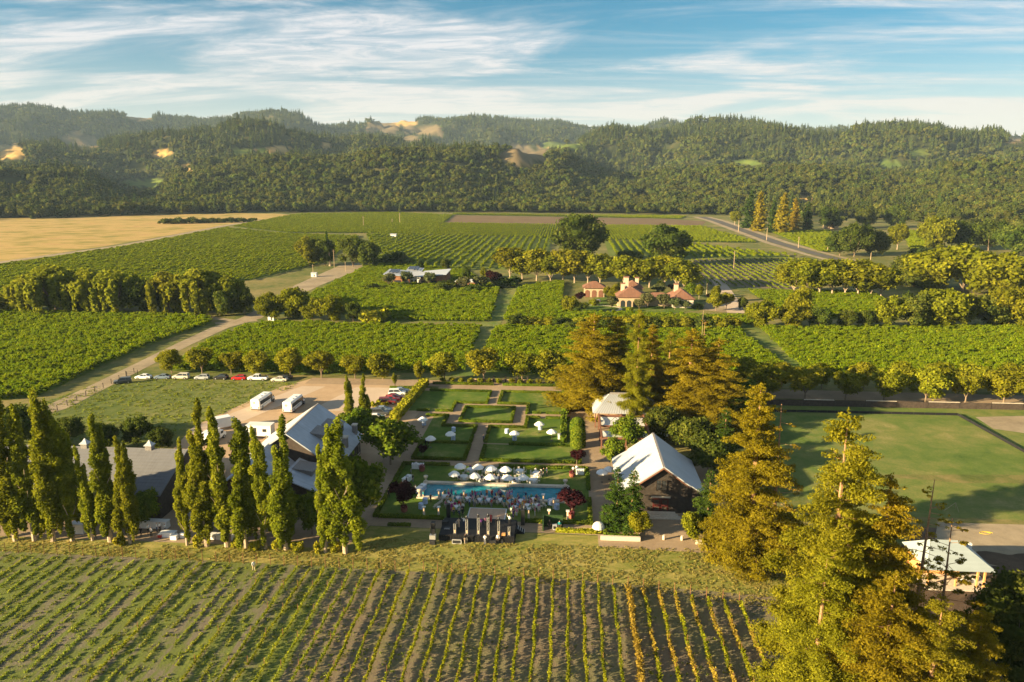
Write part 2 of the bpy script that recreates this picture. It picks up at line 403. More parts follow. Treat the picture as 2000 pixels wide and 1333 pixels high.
G_WEED = ground_mat('weedy_vineyard_floor', [(0.13, 0.11, 0.08), (0.17, 0.145, 0.10), (0.12, 0.14, 0.035), (0.15, 0.18, 0.035), (0.24, 0.21, 0.09)], (0.05, 0.5, 4.0), bump=0.8, streak=(1.1, 0.0, 0.6), lo=.3, hi=.72)
G_VFLOOR = ground_mat('vineyard_floor', [(0.07, 0.11, 0.015), (0.115, 0.155, 0.02), (0.16, 0.17, 0.04)], (0.02, 0.2, 2.0), bump=0.3)
G_BARE = ground_mat('tilled_brown_soil', [(0.13, 0.085, 0.048), (0.20, 0.135, 0.075)], (0.05, 0.4), weights=(0.5, 0.5), bump=0.2)
G_DIRT = ground_mat('pale_dirt_track', [(0.20, 0.155, 0.10), (0.31, 0.245, 0.16), (0.42, 0.33, 0.22)], (0.08, 0.5, 3.5), bump=0.3)
G_GRAVEL = ground_mat('garden_gravel', [(0.22, 0.155, 0.10), (0.31, 0.225, 0.145), (0.38, 0.28, 0.185)], (0.12, 1.0, 7.0), bump=0.25)
G_LOT = ground_mat('tan_parking_gravel', [(0.33, 0.225, 0.135), (0.43, 0.30, 0.185), (0.50, 0.36, 0.23)], (0.05, 0.4, 5.0), bump=0.2)
G_PALE = ground_mat('pale_concrete_apron', [(0.44, 0.34, 0.25), (0.54, 0.42, 0.31)], (0.08, 0.8, 5.0), bump=0.1)
G_LAWN = ground_mat('clipped_lawn', [(0.048, 0.098, 0.010), (0.075, 0.13, 0.014), (0.12, 0.155, 0.026), (0.25, 0.215, 0.08)], (0.11, 0.5, 4.0), bump=0.4, lo=0.38, hi=0.64)
G_FIELD = ground_mat('rough_meadow', [(0.06, 0.105, 0.018), (0.105, 0.15, 0.028), (0.18, 0.185, 0.05), (0.33, 0.26, 0.11)], (0.035, 0.25, 2.5), bump=0.6, lo=.36, hi=.66)
G_MOWN = ground_mat('mown_field', [(0.075, 0.11, 0.02), (0.13, 0.15, 0.035), (0.24, 0.21, 0.075)], (0.03, 0.3, 2.5), bump=0.6, streak=(2.4, R(0), 0.35))
G_YARD = ground_mat('dark_bare_earth', [(0.055, 0.035, 0.022), (0.10, 0.066, 0.042), (0.16, 0.11, 0.07)], (0.1, 0.7, 4.0), bump=0.6)
G_ASPH = ground_mat('road_asphalt', [(0.09, 0.085, 0.08), (0.13, 0.12, 0.11)], (0.05, 0.5, 4.0), bump=0.1)

g = sheet('ground', [(-7200, -400), (7200, -400), (7200, 9200), (-7200, 9200)], 0.0, G_GRASS)
tag(g, kind='structure')
sheet('headland_grass', [(-140, 98), (52, 96), (56, 116), (6, 116.4), (-33.4, 117.2), (-36, 109.2), (-140, 108.6)], 0.006, G_STRIP)
sheet('vineyard_weeds', [(-150, 40), (-34, 40), (-34, 103.2), (-60, 103.7), (-150, 104.7)], 0.016, G_WEED)
sheet('vineyard_soil', [(-150, 40), (36.5, 40), (37.0, 97), (34, 99.5), (0.8, 102.3), (-60, 103.5), (-150, 104.5)], 0.012, G_SOIL)
sheet('golden_field', pix((-700, 560), (-300, 545), (0, 512), (200, 482), (330, 460), (440, 440), (575, 421), (540, 418), (320, 411), (150, 410), (0, 409), (-700, 409)), 0.03, G_GOLD)
sheet('brown_field', pix((870, 436), (1370, 441), (1380, 433), (1300, 428), (890, 421)), 0.05, G_BARE)
VINE_BLOCKS = {   # name: polygon pixels, row direction, row spacing, step, vine size
    'west_block': [(-250, 790), (0, 783), (75, 775), (200, 715), (300, 672), (415, 631), (405, 621), (300, 616), (0, 610), (-250, 606)],
    'middle_block': [(330, 725), (400, 674), (480, 640), (520, 632), (700, 637), (940, 640), (905, 727), (600, 733)],
    'inner_block': [(935, 727), (967, 641), (1130, 642), (1230, 650), (1440, 646), (1530, 716), (1440, 745), (1100, 735)],
    'east_block': [(1560, 717), (1487, 644), (1700, 642), (2000, 641), (2300, 640), (2450, 735), (2000, 735), (1600, 737)],
    'terrace_block': [(600, 583), (720, 520), (760, 517), (900, 528), (975, 567), (955, 630), (760, 628), (640, 612)],
    'villa_block': [(985, 627), (1010, 566), (1060, 556), (1100, 552), (1095, 600), (1100, 612), (1470, 622), (1475, 634), (1240, 634)],
    'brook_block': [(1460, 570), (1700, 574), (1730, 590), (1700, 620), (1560, 626)],
}
FAR_BLOCKS = {
    'far_west_block': [(-300, 620), (-300, 575), (0, 521), (240, 484), (440, 446), (560, 458), (700, 462), (640, 512), (490, 548), (300, 560), (0, 600)],
    'row_block': [(715, 458), (1075, 466), (1075, 520), (1000, 528), (740, 520)],
    'row_block_east': [(1180, 470), (1340, 476), (1560, 503), (1340, 505), (1190, 500)],
    'young_block': [(1350, 508), (1580, 506), (1560, 566), (1360, 558)],
    'far_north_block': [(455, 443), (580, 419), (760, 416), (885, 421), (865, 437), (1370, 443), (1480, 475), (1340, 473), (720, 456), (560, 455)],
    'far_north_strip': [(890, 418), (1340, 423), (1330, 428), (880, 420)],
    'roadside_block': [(1500, 452), (1620, 452), (1640, 492), (1600, 494)],
    'east_far_block': [(1760, 450), (1815, 455), (1815, 480), (1780, 492)],
    'east_edge_block': [(1960, 505), (2200, 510), (2200, 540), (1965, 530)],
}
for nm, pl in list(VINE_BLOCKS.items()) + list(FAR_BLOCKS.items()):
    sheet('vineyard_floor', pix(*pl), 0.02, G_SOIL if nm == 'young_block' else G_VFLOOR)

# tracks and drives
ribbon('dirt_track', pix((60, 812), (110, 796), (200, 752), (280, 712), (360, 672), (430, 640), (490, 622), (545, 590), (600, 558), (690, 520), (740, 512)), [7, 7, 6, 6, 6, 7, 9, 7, 14, 20, 14], 0.03, G_DIRT)
ribbon('dirt_track_branch', pix((420, 632), (470, 628), (500, 625)), [5, 5, 7], 0.036, G_DIRT)
ribbon('dirt_track_west', pix((-200, 615), (0, 612), (250, 613), (410, 621), (470, 629)), 4.0, 0.034, G_DIRT)
ribbon('field_edge_track', pix((-200, 545), (0, 513), (240, 480), (440, 441), (580, 420), (640, 416)), 9, 0.05, G_DIRT)
ribbon('grass_avenue', pix((905, 735), (930, 690), (950, 650), (975, 600), (1000, 563), (1030, 556)), [8, 8, 8, 8, 9, 9], 0.04, G_FIELD)
ribbon('grass_avenue', pix((1590, 740), (1530, 690), (1470, 645), (1440, 632)), 8, 0.04, G_FIELD)
ribbon('valley_road', pix((1690, 520), (1600, 498), (1520, 475), (1450, 450), (1400, 432), (1370, 424)), [9, 9, 10, 11, 12, 12], 0.06, G_ASPH)
for s in (-1, 1): ribbon('road_shoulder', [p + Vector((s * 9.0, 0, 0)) for p in pix((1690, 520), (1600, 498), (1520, 475), (1450, 450), (1400, 432), (1370, 424))], [5, 5, 6, 7, 8, 8], 0.055, G_DIRT)
ribbon('villa_drive', pix((1448, 612), (1425, 585), (1410, 560), (1400, 545)), [12, 8, 7, 7], 0.05, G_PALE)
sheet('villa_garden', pix((1140, 600), (1170, 575), (1370, 590), (1380, 605), (1300, 613), (1190, 611)), 0.045, G_LAWN)
sheet('villa_forecourt', pix((1372, 606), (1380, 590), (1425, 590), (1450, 605), (1420, 611)), 0.047, G_DIRT)
# yard of the estate
sheet('mown_field', [(-147, 150), (-95.5, 152), (-76, 206), (-112, 212), (-137, 196)], 0.010, G_MOWN)
sheet('parking_lot', [(-84, 134), (-78, 128), (-44, 128), (-36.2, 150), (-36.2, 202), (-76, 210), (-82, 200), (-90, 166)], 0.014, G_LOT)
sheet('pale_apron', [(-76, 202), (-90, 163), (-87, 160), (-83, 160), (-69, 202)], 0.018, G_PALE)
sheet('pale_apron', [(-66, 180), (-50, 180), (-40, 202), (-60, 202)], 0.018, G_PALE)
sheet('estate_drive', [(-76, 204.5), (17, 204.5), (17, 211), (-76, 211)], 0.020, G_GRAVEL)
sheet('estate_drive', [(46, 200), (200, 197), (200, 206), (46, 209)], 0.020, G_GRAVEL)
sheet('house_yard', [(-100, 109), (-39.5, 109), (-38.8, 150), (-45, 152), (-100, 128)], 0.008, G_GRAVEL)
sheet('garden_gravel', [(-39.5, 109.5), (-35.5, 109.5), (-33.6, 117.4), (14, 116.6), (14, 204.5), (-36.2, 204.5), (-38.8, 150), (-38.8, 120)], 0.016, G_GRAVEL)
sheet('barn_forecourt', [(6, 112.8), (31, 111.5), (31, 150), (6, 150)], 0.022, G_GRAVEL)
sheet('east_meadow', [(46, 128), (200, 128), (200, 192), (46, 196)], 0.010, G_FIELD)
sheet('bare_yard', [(44, 70), (110, 70), (110, 121), (62, 124), (52, 112)], 0.014, G_YARD)
sheet('bare_track', [(58, 111), (160, 113), (160, 127), (66, 126)], 0.018, G_DIRT)
sheet('bare_patch', pix((1905, 815), (2030, 812), (2200, 830), (2100, 860), (1940, 838)), 0.016, G_DIRT)

def blotch(name, c, rx, ry, z, mat, seed):
    rg = random.Random(seed); n = 26; ph = [rg.uniform(0, 6.28) for _ in range(3)]; p = []
    for i in range(n): t = 6.2832 * i / n; k = 1 + .22 * math.sin(2 * t + ph[0]) + .16 * math.sin(3 * t + ph[1]) + .12 * math.sin(5 * t + ph[2]); p.append((c.x + rx * k * math.cos(t), c.y + ry * k * math.sin(t)))
    sheet(name, p, z, mat)
blotch('worn_patch', P(1900, 935), 13, 2.6, .013, G_GRASS, 1); 
blotch('dark_earth_patch', P(1985, 1095), 5, 3.0, .026, G_YARD, 4)

# ------------------------------------------------------------------ hills
H_A = [(-700, 345), (-300, 335), (0, 332), (90, 325), (150, 333), (200, 352), (235, 388), (300, 380), (340, 348), (420, 333), (520, 311), (600, 314), (700, 303), (830, 293), (950, 291), (1050, 293), (1110, 306),
       (1160, 326), (1220, 338), (1330, 330), (1450, 322), (1600, 330), (1800, 338), (2000, 330), (2400, 335), (2800, 350)]
H_B = [(-700, 290), (-200, 292), (0, 290), (100, 288), (180, 282), (250, 266), (330, 264), (400, 260), (500, 257), (570, 257), (650, 266), (700, 266), (750, 265), (800, 276), (850, 290), (1000, 296), (1060, 286),
       (1110, 280), (1160, 270), (1240, 262), (1310, 257), (1400, 251), (1500, 254), (1600, 254), (1700, 256), (1800, 259), (1900, 262), (2000, 266), (2400, 270), (2800, 285)]
H_C = [(-700, 215), (-200, 210), (0, 208), (80, 206), (130, 216), (250, 216), (310, 223), (400, 227), (480, 221), (540, 223), (580, 231), (620, 243), (680, 246), (720, 241), (800, 236), (870, 235), (950, 231),
       (1000, 235), (1060, 241), (1110, 246), (1150, 252), (1200, 252), (1270, 252), (1320, 258), (1700, 268), (2000, 272), (2800, 270)]
NA = 420; XS = np.linspace(-700, 2800, NA)
def crest(tab, D):
    t = np.array(tab, float); ys = np.interp(XS, t[:, 0], t[:, 1]); out = []
    for x, y in zip(XS, ys):
        d = ray(x, y); out.append(CAM_H + D * d.z / math.hypot(d.x, d.y))
    return np.array(out)
AZ = np.array([math.atan2(ray(x, 340).x, ray(x, 340).y) for x in XS])
foot = np.interp(XS, [-700, 0, 300, 900, 1300, 1700, 2000, 2800], [1180, 1215, 1260, 1235, 1270, 1150, 1020, 980])
DA = 1720 + 60 * np.sin(XS / 140.0); DB = 2700 + 110 * np.sin(XS / 190.0 + 1); DC = 5000 + 200 * np.sin(XS / 260.0)
hA, hB, hC = crest(H_A, 1720) - 11, crest(H_B, 2700) - 12, crest(H_C, 5000) - 14
RR = np.concatenate([np.linspace(960, 2000, 70), np.linspace(2020, 3300, 60), np.linspace(3350, 5600, 60), np.linspace(5800, 9000, 12)]); NR = len(RR)
def radial(k):
    """height along one direction, smoothly through the three crests"""
    xs = [0, foot[k], DA[k], DA[k] + 330, DB[k], DB[k] + 700, DC[k], DC[k] + 1600, 12000]
    dip = min(hA[k] * 0.8, hB[k] * 0.7); dip2 = min(hB[k] * 0.85, hC[k] * 0.6)
    zs = [-3, -3, hA[k], max(dip, 5), hB[k], max(dip2, 20), hC[k], hC[k] * 0.4, 0]
    i = np.clip(np.searchsorted(xs, RR) - 1, 0, len(xs) - 2); xs, zs = np.array(xs), np.array(zs)
    t = (RR - xs[i]) / (xs[i + 1] - xs[i]); t = 0.35 * t + 0.65 * t * t * (3 - 2 * t)
    return zs[i] + (zs[i + 1] - zs[i]) * t
HZ = np.array([radial(k) for k in range(NA)])                      # NA x NR
GX, GY = np.sin(AZ)[:, None] * RR[None], np.cos(AZ)[:, None] * RR[None]
def fbm(x, y, s, seed):
    return mnoise.fractal(Vector((x / s, y / s, seed)), 0.9, 2.1, 4)
NZ = np.array([[fbm(GX[i, j], GY[i, j], 330, 3.3) for j in range(NR)] for i in range(0, NA, 2)])
NZ = np.repeat(NZ, 2, axis=0)[:NA]
crestness = np.exp(-((RR[None] - DA[:, None]) / 90) ** 2) + np.exp(-((RR[None] - DB[:, None]) / 130) ** 2) + np.exp(-((RR[None] - DC[:, None]) / 220) ** 2)
SPUR = np.array([[mnoise.fractal(Vector((AZ[i] * 1700 / 190, RR[j] / 800, 7.7)), 1.0, 2.0, 3) for j in range(NR)] for i in range(NA)])      # spurs and gullies running down to the valley
rise = np.clip((RR[None] - foot[:, None]) / 260, 0, 1)
HZ = np.where(HZ > 0, HZ + SPUR * rise * np.clip(HZ, 12, 90) * 0.55 * (1 - 0.75 * np.clip(crestness, 0, 1)), HZ)
HZ = np.where(HZ > 0, HZ + NZ * np.clip(HZ, 0, 150) * 0.5 * (1 - np.clip(crestness, 0, 0.9)), HZ)
def terrain_z(az, r):
    fi = np.clip(np.interp(az, AZ, np.arange(NA)), 0, NA - 1.001); fj = np.clip(np.interp(r, RR, np.arange(NR)), 0, NR - 1.001)
    i, j = fi.astype(int), fj.astype(int); a, b = fi - i, fj - j
    return (HZ[i, j] * (1 - a) * (1 - b) + HZ[i + 1, j] * a * (1 - b) + HZ[i, j + 1] * (1 - a) * b + HZ[i + 1, j + 1] * a * b)
# clearings: (x, y, rx, ry, level, kind) in the photograph, laid onto the slope actually seen there ; kind 1 dry grass, 2 vineyard green, 3 grey-brown scrub
CLEAR = [(20, 298, 26, 13, 1), (160, 277, 34, 9, 3), (315, 300, 34, 5, 1), (365, 331, 12, 5, 1), (540, 293, 40, 6, 1), (480, 296, 40, 4, 2), (285, 358, 42, 7, 2), (640, 285, 14, 6, 1), (270, 228, 30, 6, 3), (780, 241, 46, 5, 1), (745, 250, 30, 9, 3), (830, 254, 40, 8, 3),
         (805, 272, 18, 5, 3), (1060, 290, 20, 3, 1), (1095, 285, 40, 5, 2), (1020, 305, 46, 16, 3), (1465, 318, 42, 4, 2), (1740, 321, 26, 7, 2), (1790, 300, 30, 5, 2), (1570, 388, 20, 4, 1), (1935, 306, 10, 3, 1), (1990, 275, 26, 4, 3), (690, 315, 10, 4, 1), (860, 262, 12, 4, 3), (150, 262, 20, 4, 3)]
def clear_at(az, r, z):
    """which clearing, if any, a terrain point belongs to"""
    x3, y3 = np.sin(az) * r, np.cos(az) * r; rx = x3 * _cy + y3 * _sy; fw = -x3 * _sy + y3 * _cy; pz = z - CAM_H
    dep = fw * _cp - pz * _sp; up = fw * _sp + pz * _cp; X, Y = 1000 + F_PX * rx / dep, 666.5 - F_PX * up / dep
    k = np.zeros(len(X), int)
    for (cx, cy, ax, ay, kd) in CLEAR:
        wob = 0.35 * np.sin(X * 0.11 + cy) + 0.25 * np.sin(X * 0.23 + cx)
        k[((X - cx) / ax) ** 2 + ((Y - cy) / (ay * 1.15)) ** 2 < 1 + wob] = kd
    return k
def build_hills():
    V = np.stack([GX, GY, HZ], -1).reshape(-1, 3)
    i, j = np.meshgrid(np.arange(NA - 1), np.arange(NR - 1), indexing='ij'); a = i * NR + j
    F = np.stack([a, a + 1, a + NR + 1, a + NR], -1).reshape(-1, 4)[:, ::-1]
    m, nt, N, L = _nt('hill_ground')
    out = N.new('ShaderNodeOutputMaterial'); b = N.new('ShaderNodeBsdfPrincipled'); b.inputs['Roughness'].default_value = 1.0; b.inputs['Specular IOR Level'].default_value = 0.05
    g_ = N.new('ShaderNodeNewGeometry'); n = N.new('ShaderNodeTexNoise'); n.inputs['Scale'].default_value = 0.02; n.inputs['Detail'].default_value = 8; L.new(g_.outputs['Position'], n.inputs['Vector'])
    r = _ramp(N, [(0.3, (0.020, 0.026, 0.009)), (0.55, (0.040, 0.046, 0.014)), (0.75, (0.085, 0.072, 0.028))]); L.new(n.outputs['Fac'], r.inputs[0])
    r1 = _ramp(N, [(0.3, (0.34, 0.22, 0.075)), (0.7, (0.52, 0.34, 0.13))]); L.new(n.outputs['Fac'], r1.inputs[0])
    r2 = _ramp(N, [(0.3, (0.07, 0.11, 0.02)), (0.7, (0.14, 0.17, 0.035))]); L.new(n.outputs['Fac'], r2.inputs[0])
    r3 = _ramp(N, [(0.3, (0.13, 0.10, 0.055)), (0.7, (0.22, 0.16, 0.085))]); L.new(n.outputs['Fac'], r3.inputs[0])
    at = N.new('ShaderNodeAttribute'); at.attribute_name = 'cover'; sp = N.new('ShaderNodeSeparateColor'); L.new(at.outputs['Color'], sp.inputs[0])
    c = r.outputs[0]
    for k, rr_ in ((0, r1), (1, r2), (2, r3)):
        mx = N.new('ShaderNodeMix'); mx.data_type = 'RGBA'; L.new(sp.outputs[k], mx.inputs[0]); L.new(c, mx.inputs[6]); L.new(rr_.outputs[0], mx.inputs[7]); c = mx.outputs[2]
    L.new(c, b.inputs['Base Color']); L.new(b.outputs[0], out.inputs[0])
    me = np_mesh('hills', V, F, m, smooth=True)
    k = clear_at(np.repeat(AZ, NR), np.tile(RR, NA), HZ.ravel())
    cc = np.zeros((len(V), 4), np.float32); cc[:, 3] = 1
    for q in (1, 2, 3): cc[k == q, q - 1] = 1
    at_ = me.attributes.new('cover', 'FLOAT_COLOR', 'POINT'); at_.data.foreach_set('color', cc.ravel())
    tag(obj('hills', me), kind='structure')
build_hills()

# ------------------------------------------------------------------ foliage colours
FO = {
    'poplar': foliage('poplar_leaves', (0.1, 0.125, 0.008), (0.205, 0.23, 0.015), (0.35, 0.35, 0.025), trans=0.52, hue=0.012, val=0.15),
    'redwood': foliage('redwood_needles', (0.13, 0.105, 0.006), (0.26, 0.205, 0.012), (0.39, 0.3, 0.02), trans=0.5, hue=0.010, val=0.15),
    'redgreen': foliage('green_redwood_needles', (0.11, 0.11, 0.008), (0.235, 0.22, 0.013), (0.38, 0.34, 0.026), trans=0.5, hue=0.010, val=0.12),
    'conifer': foliage('dark_conifer_needles', (0.022, 0.05, 0.01), (0.06, 0.1, 0.014), (0.13, 0.17, 0.025), hue=0.012, val=0.2),
    'street': foliage('street_tree_leaves', (0.1, 0.115, 0.007), (0.215, 0.215, 0.013), (0.36, 0.335, 0.024), hue=0.012, val=0.15),
    'oak': foliage('oak_leaves', (0.035, 0.06, 0.01), (0.085, 0.11, 0.016), (0.17, 0.185, 0.03), hue=0.015, val=0.2),
    'plane': foliage('plane_tree_leaves', (0.08, 0.095, 0.006), (0.185, 0.19, 0.011), (0.32, 0.3, 0.02), hue=0.012, val=0.15),
    'willow': foliage('willow_leaves', (0.1, 0.12, 0.01), (0.23, 0.245, 0.018), (0.38, 0.37, 0.03), trans=0.5, hue=0.010, val=0.15),
    'olive': foliage('olive_leaves', (0.06, 0.075, 0.030), (0.11, 0.125, 0.045), (0.18, 0.185, 0.07)),
    'plum': foliage('purple_plum_leaves', (0.020, 0.006, 0.008), (0.050, 0.014, 0.018), (0.10, 0.03, 0.03), hue=0.01),
    'hedge': foliage('box_hedge_leaves', (0.045, 0.085, 0.008), (0.11, 0.155, 0.012), (0.22, 0.25, 0.02), trans=0.25, hue=0.012, val=0.12),
    'gold': foliage('golden_hedge_leaves', (0.13, 0.14, 0.01), (0.28, 0.265, 0.016), (0.44, 0.38, 0.03), trans=0.25, hue=0.01, val=0.15),
    'vine': foliage('vine_leaves', (0.1, 0.15, 0.006), (0.2, 0.265, 0.01), (0.36, 0.4, 0.016), trans=0.52, hue=0.012, val=0.15),
    'farvine': foliage('far_vine_leaves', (0.11, 0.155, 0.006), (0.24, 0.285, 0.01), (0.38, 0.41, 0.016), trans=0.52, val=0.12, hue=0.01),
    'rowvine': foliage('row_vine_leaves', (0.1, 0.135, 0.008), (0.23, 0.245, 0.012), (0.36, 0.35, 0.02), val=0.12, hue=0.008),
    'goldvine': foliage('golden_vine_leaves', (0.18, 0.14, 0.02), (0.34, 0.25, 0.035), (0.48, 0.34, 0.06), val=0.1, hue=0.005),
    'forest': foliage('forest_leaves', (0.04, 0.055, 0.01), (0.1, 0.11, 0.018), (0.2, 0.185, 0.034), trans=0.3, hue=0.03, val=0.32),
    'forest_shade': foliage('near_wood_shaded_leaves', (0.026, 0.042, 0.007), (0.072, 0.084, 0.013), (0.155, 0.145, 0.026), trans=0.3, hue=0.028, val=0.35),  # darker copy of the forest leaves: shade on the near woods put into the colour
    'forestc': foliage('forest_needles', (0.022, 0.04, 0.008), (0.06, 0.075, 0.014), (0.14, 0.13, 0.024), trans=0.15, hue=0.02, val=0.4),
    'straw': foliage('straw_grass_blades', (0.13, 0.14, 0.02), (0.30, 0.26, 0.06), (0.52, 0.41, 0.15), hue=0.012, val=0.2),
    'grass': foliage('grass_blades', (0.09, 0.14, 0.012), (0.20, 0.245, 0.022), (0.38, 0.36, 0.07), hue=0.015, val=0.25),
}
BARK = plain('grey_brown_bark', (0.20, 0.145, 0.095), 0.95, 0.3, 4.0, bump=0.5)
BARKP = plain('pale_bark', (0.38, 0.29, 0.20), 0.9, 0.25, 4.0, bump=0.4)
BARKR = plain('redwood_bark', (0.30, 0.17, 0.09), 0.95, 0.3, 4.0, bump=0.5)

# ------------------------------------------------------------------ forest on the hills
def far_round(seed, n=70, mat='forest'):
    rg = np.random.default_rng(seed); k = 7; c = rg.normal(size=(k, 3)) * (2.2, 2.2, 1.6) + (0, 0, 7.0); r = rg.uniform(1.9, 3.4, (k, 1)) * np.array([[1, 1, 0.9]])
    return crown_mesh('forest_oak', c, r, n * 3, 0.75, rg, FO[mat], core=0.85)
def far_conifer(seed):
    rg = np.random.default_rng(seed); H = 17.0; c, r = [], []
    for t in np.linspace(0.08, 0.97, 11):
        w = 3.0 * (1 - t) ** 0.8 + 0.25; a = rg.uniform(0, 6.28)
        c.append((0.3 * w * math.cos(a), 0.3 * w * math.sin(a), t * H)); r.append((w, w, 1.2 * (1 - 0.4 * t)))
    return crown_mesh('forest_conifer', c, r, 200, 0.7, rg, FO['forestc'], core=0.85)
FAR_PROTO = [far_round(s) for s in range(5)] + [far_conifer(s) for s in (20, 21, 22)]
NEAR_PROTO = [far_round(s, 90, 'forest_shade') for s in range(5)] + FAR_PROTO[5:]
def build_forest():
    az_lo, az_hi = AZ[int(NA * 0.13)], AZ[int(NA * 0.87)]
    # horizon angle already reached before each cell, to leave out what no one can see
    ang = np.arctan2(HZ - CAM_H, RR[None]); run = np.maximum.accumulate(ang, axis=1)
    run = np.concatenate([np.full((NA, 1), -1.0), run[:, :-1]], 1)
    for nm, r0, r1, dens, big, lab in (('near_forest', 1000, 2150, 85.0, 1.3, 'dark wooded foothills rising straight behind the vineyards'), ('middle_forest', 2150, 3250, 135.0, 1.4, 'wooded middle ridge behind the foothills'), ('far_forest', 3250, 5400, 330.0, 1.45, 'hazy blue wooded ridge on the skyline')):
        n = int(0.5 * (r1 ** 2 - r0 ** 2) * (az_hi - az_lo) / dens)
        az = nrg.uniform(az_lo, az_hi, n); r = np.sqrt(nrg.uniform(r0 ** 2, r1 ** 2, n))
        z = terrain_z(az, r)
        ft = np.interp(az, AZ, foot)
        fi = np.clip(np.interp(az, AZ, np.arange(NA)).round().astype(int), 0, NA - 1); fj = np.clip(np.interp(r, RR, np.arange(NR)).round().astype(int), 0, NR - 1)
        vis = np.arctan2(z + 22 - CAM_H, r) > run[fi, fj]
        ok = vis & (r > ft - 8) & (clear_at(az, r, z) == 0) & (clear_at(az, r, z + 9) == 0) & (clear_at(az, r, z + 17) == 0)
        gap = np.array([mnoise.noise(Vector((math.sin(a) * q / 90, math.cos(a) * q / 90, 5.0))) for a, q in zip(az, r)]); ok &= gap > -0.42
        az, r, z = az[ok], r[ok], z[ok]
        pts = np.stack([np.sin(az) * r, np.cos(az) * r, np.maximum(z, 0) - 0.6], -1)
        mix = np.array([mnoise.noise(Vector((p[0] / 260, p[1] / 260, 9.0))) for p in pts]); high = np.clip((z - 60) / 200, 0, 0.6)
        con = nrg.random(len(pts)) < np.clip((0.05 if nm == 'near_forest' else 0.16) + mix * 0.6 + high * (0.4 if nm == 'near_forest' else 1.0), 0.02, 0.9)
        idx = np.where(con, nrg.integers(5, 8, len(pts)), nrg.integers(0, 5, len(pts)))
        s = nrg.uniform(0.55, 1.35, len(pts)) * big; sc = np.stack([s * nrg.uniform(0.85, 1.2, len(s)), s * nrg.uniform(0.85, 1.2, len(s)), s], -1)
        scatter(nm, pts, nrg.uniform(0, 6.28, len(pts)), sc, idx, NEAR_PROTO if nm == 'near_forest' else FAR_PROTO, lab, 'forest')
    # flat wood along the valley edge
    rows = []
    for x in np.arange(-260, 2300, 2.2):
        for k in range(4):
            y = np.interp(x, [-260, 0, 300, 700, 1000, 1300, 1420, 1460, 1700, 2300], [408, 407, 411, 413, 415, 418, 421, 405, 402, 402]) - 1 - 2.2 * k + nrg.normal() * 1.2
            p = P(x + nrg.normal() * 4, max(y, 399)); rows.append((p.x, p.y, -0.4))
    rows = np.array(rows); n = len(rows); s = nrg.uniform(0.75, 1.5, n)
    scatter('valley_edge_wood', rows, nrg.uniform(0, 6.28, n), np.stack([s * 1.1, s * 1.1, s], -1), np.where(nrg.random(n) < 0.08, 5, nrg.integers(0, 5, n)), NEAR_PROTO, 'band of dark oak wood along the far edge of the vineyards', 'forest')
build_forest()
def east_wood():
    out = []
    for poly, n in (([(1425, 402), (1600, 400), (1605, 428), (1570, 440), (1440, 424)], 260), ([(1590, 400), (2200, 398), (2200, 446), (1960, 446), (1820, 436), (1730, 440), (1640, 436)], 1500), ([(1830, 440), (2150, 440), (2150, 492), (1990, 492), (1900, 470)], 160)):
        w = pix(*poly); X = [p.x for p in w]; Y = [p.y for p in w]; k = 0
        while k < n:
            a, b = nrg.uniform(min(X), max(X)), nrg.uniform(min(Y), max(Y))
            if in_poly(np.array([a]), np.array([b]), w)[0] and mnoise.noise(Vector((a / 50, b / 70, 3.0))) > -.25: out.append((a, b, -.3))
            k += 1
    n = len(out); s = nrg.uniform(.7, 1.35, n)
    scatter('east_valley_wood', np.array(out), nrg.uniform(0, 6.28, n), np.stack([s * 1.15, s * 1.15, s], -1), np.where(nrg.random(n) < .08, 6, nrg.integers(0, 5, n)), NEAR_PROTO, 'loose oak wood on the flat land right of the valley road', 'forest')
east_wood()

# ------------------------------------------------------------------ vineyards
def vine_proto(seed, mat, L=1.2, H=1.75, W=0.85, n=105, size=0.16):
    rg = np.random.default_rng(seed); k = 5
    c = np.stack([rg.uniform(-L * .5, L * .5, k), rg.normal(0, .06, k), rg.uniform(H * .45, H * .8, k)], -1); r = np.stack([np.full(k, L * .38), np.full(k, W * .5), rg.uniform(.3, .5, k) * H * .55], -1)
    return crown_mesh('vine', c, r, n, size, rg, mat, core=0.8, spread=0.9)
VINES = [vine_proto(s, FO['vine']) for s in range(6)]
FVINES = [vine_proto(s, FO['farvine'], 3.4, 1.7, 0.8, 26, 0.32) for s in range(30, 34)]
def vineyard(nm, poly, protos, along, row, step, lab, zs=1.0, ws=1.0, miss=0.02):
    w = pix(*poly); X = [p.x for p in w]; Y = [p.y for p in w]
    if along == 'x': gx, gy = np.meshgrid(np.arange(min(X), max(X), step), np.arange(min(Y), max(Y), row))
    else: gx, gy = np.meshgrid(np.arange(min(X), max(X), row), np.arange(min(Y), max(Y), step))
    x, y = gx.ravel(), gy.ravel()
    ok = in_poly(x, y, w) & (nrg.random(len(x)) > miss); x, y = x[ok], y[ok]; n = len(x)
    j = 0.10 if along == 'y' else 0.2
    x = x + nrg.normal(0, j, n); y = y + nrg.normal(0, j, n)
    vig = np.array([mnoise.noise(Vector((a / 7, b / 5, 2.0))) for a, b in zip(x, y)]) if n < 60000 else np.zeros(n)
    s = nrg.uniform(0.8, 1.2, n) * (1 + 0.16 * vig)
    rz = (0 if along == 'x' else math.pi / 2) + nrg.normal(0, 0.12, n) + math.pi * nrg.integers(0, 2, n)
    scatter(nm, np.stack([x, y, np.zeros(n)], -1), rz, np.stack([s, s * ws, s * zs * nrg.uniform(0.75, 1.3, n)], -1), nrg.integers(0, len(protos), n), protos, lab, 'vineyard'); return n
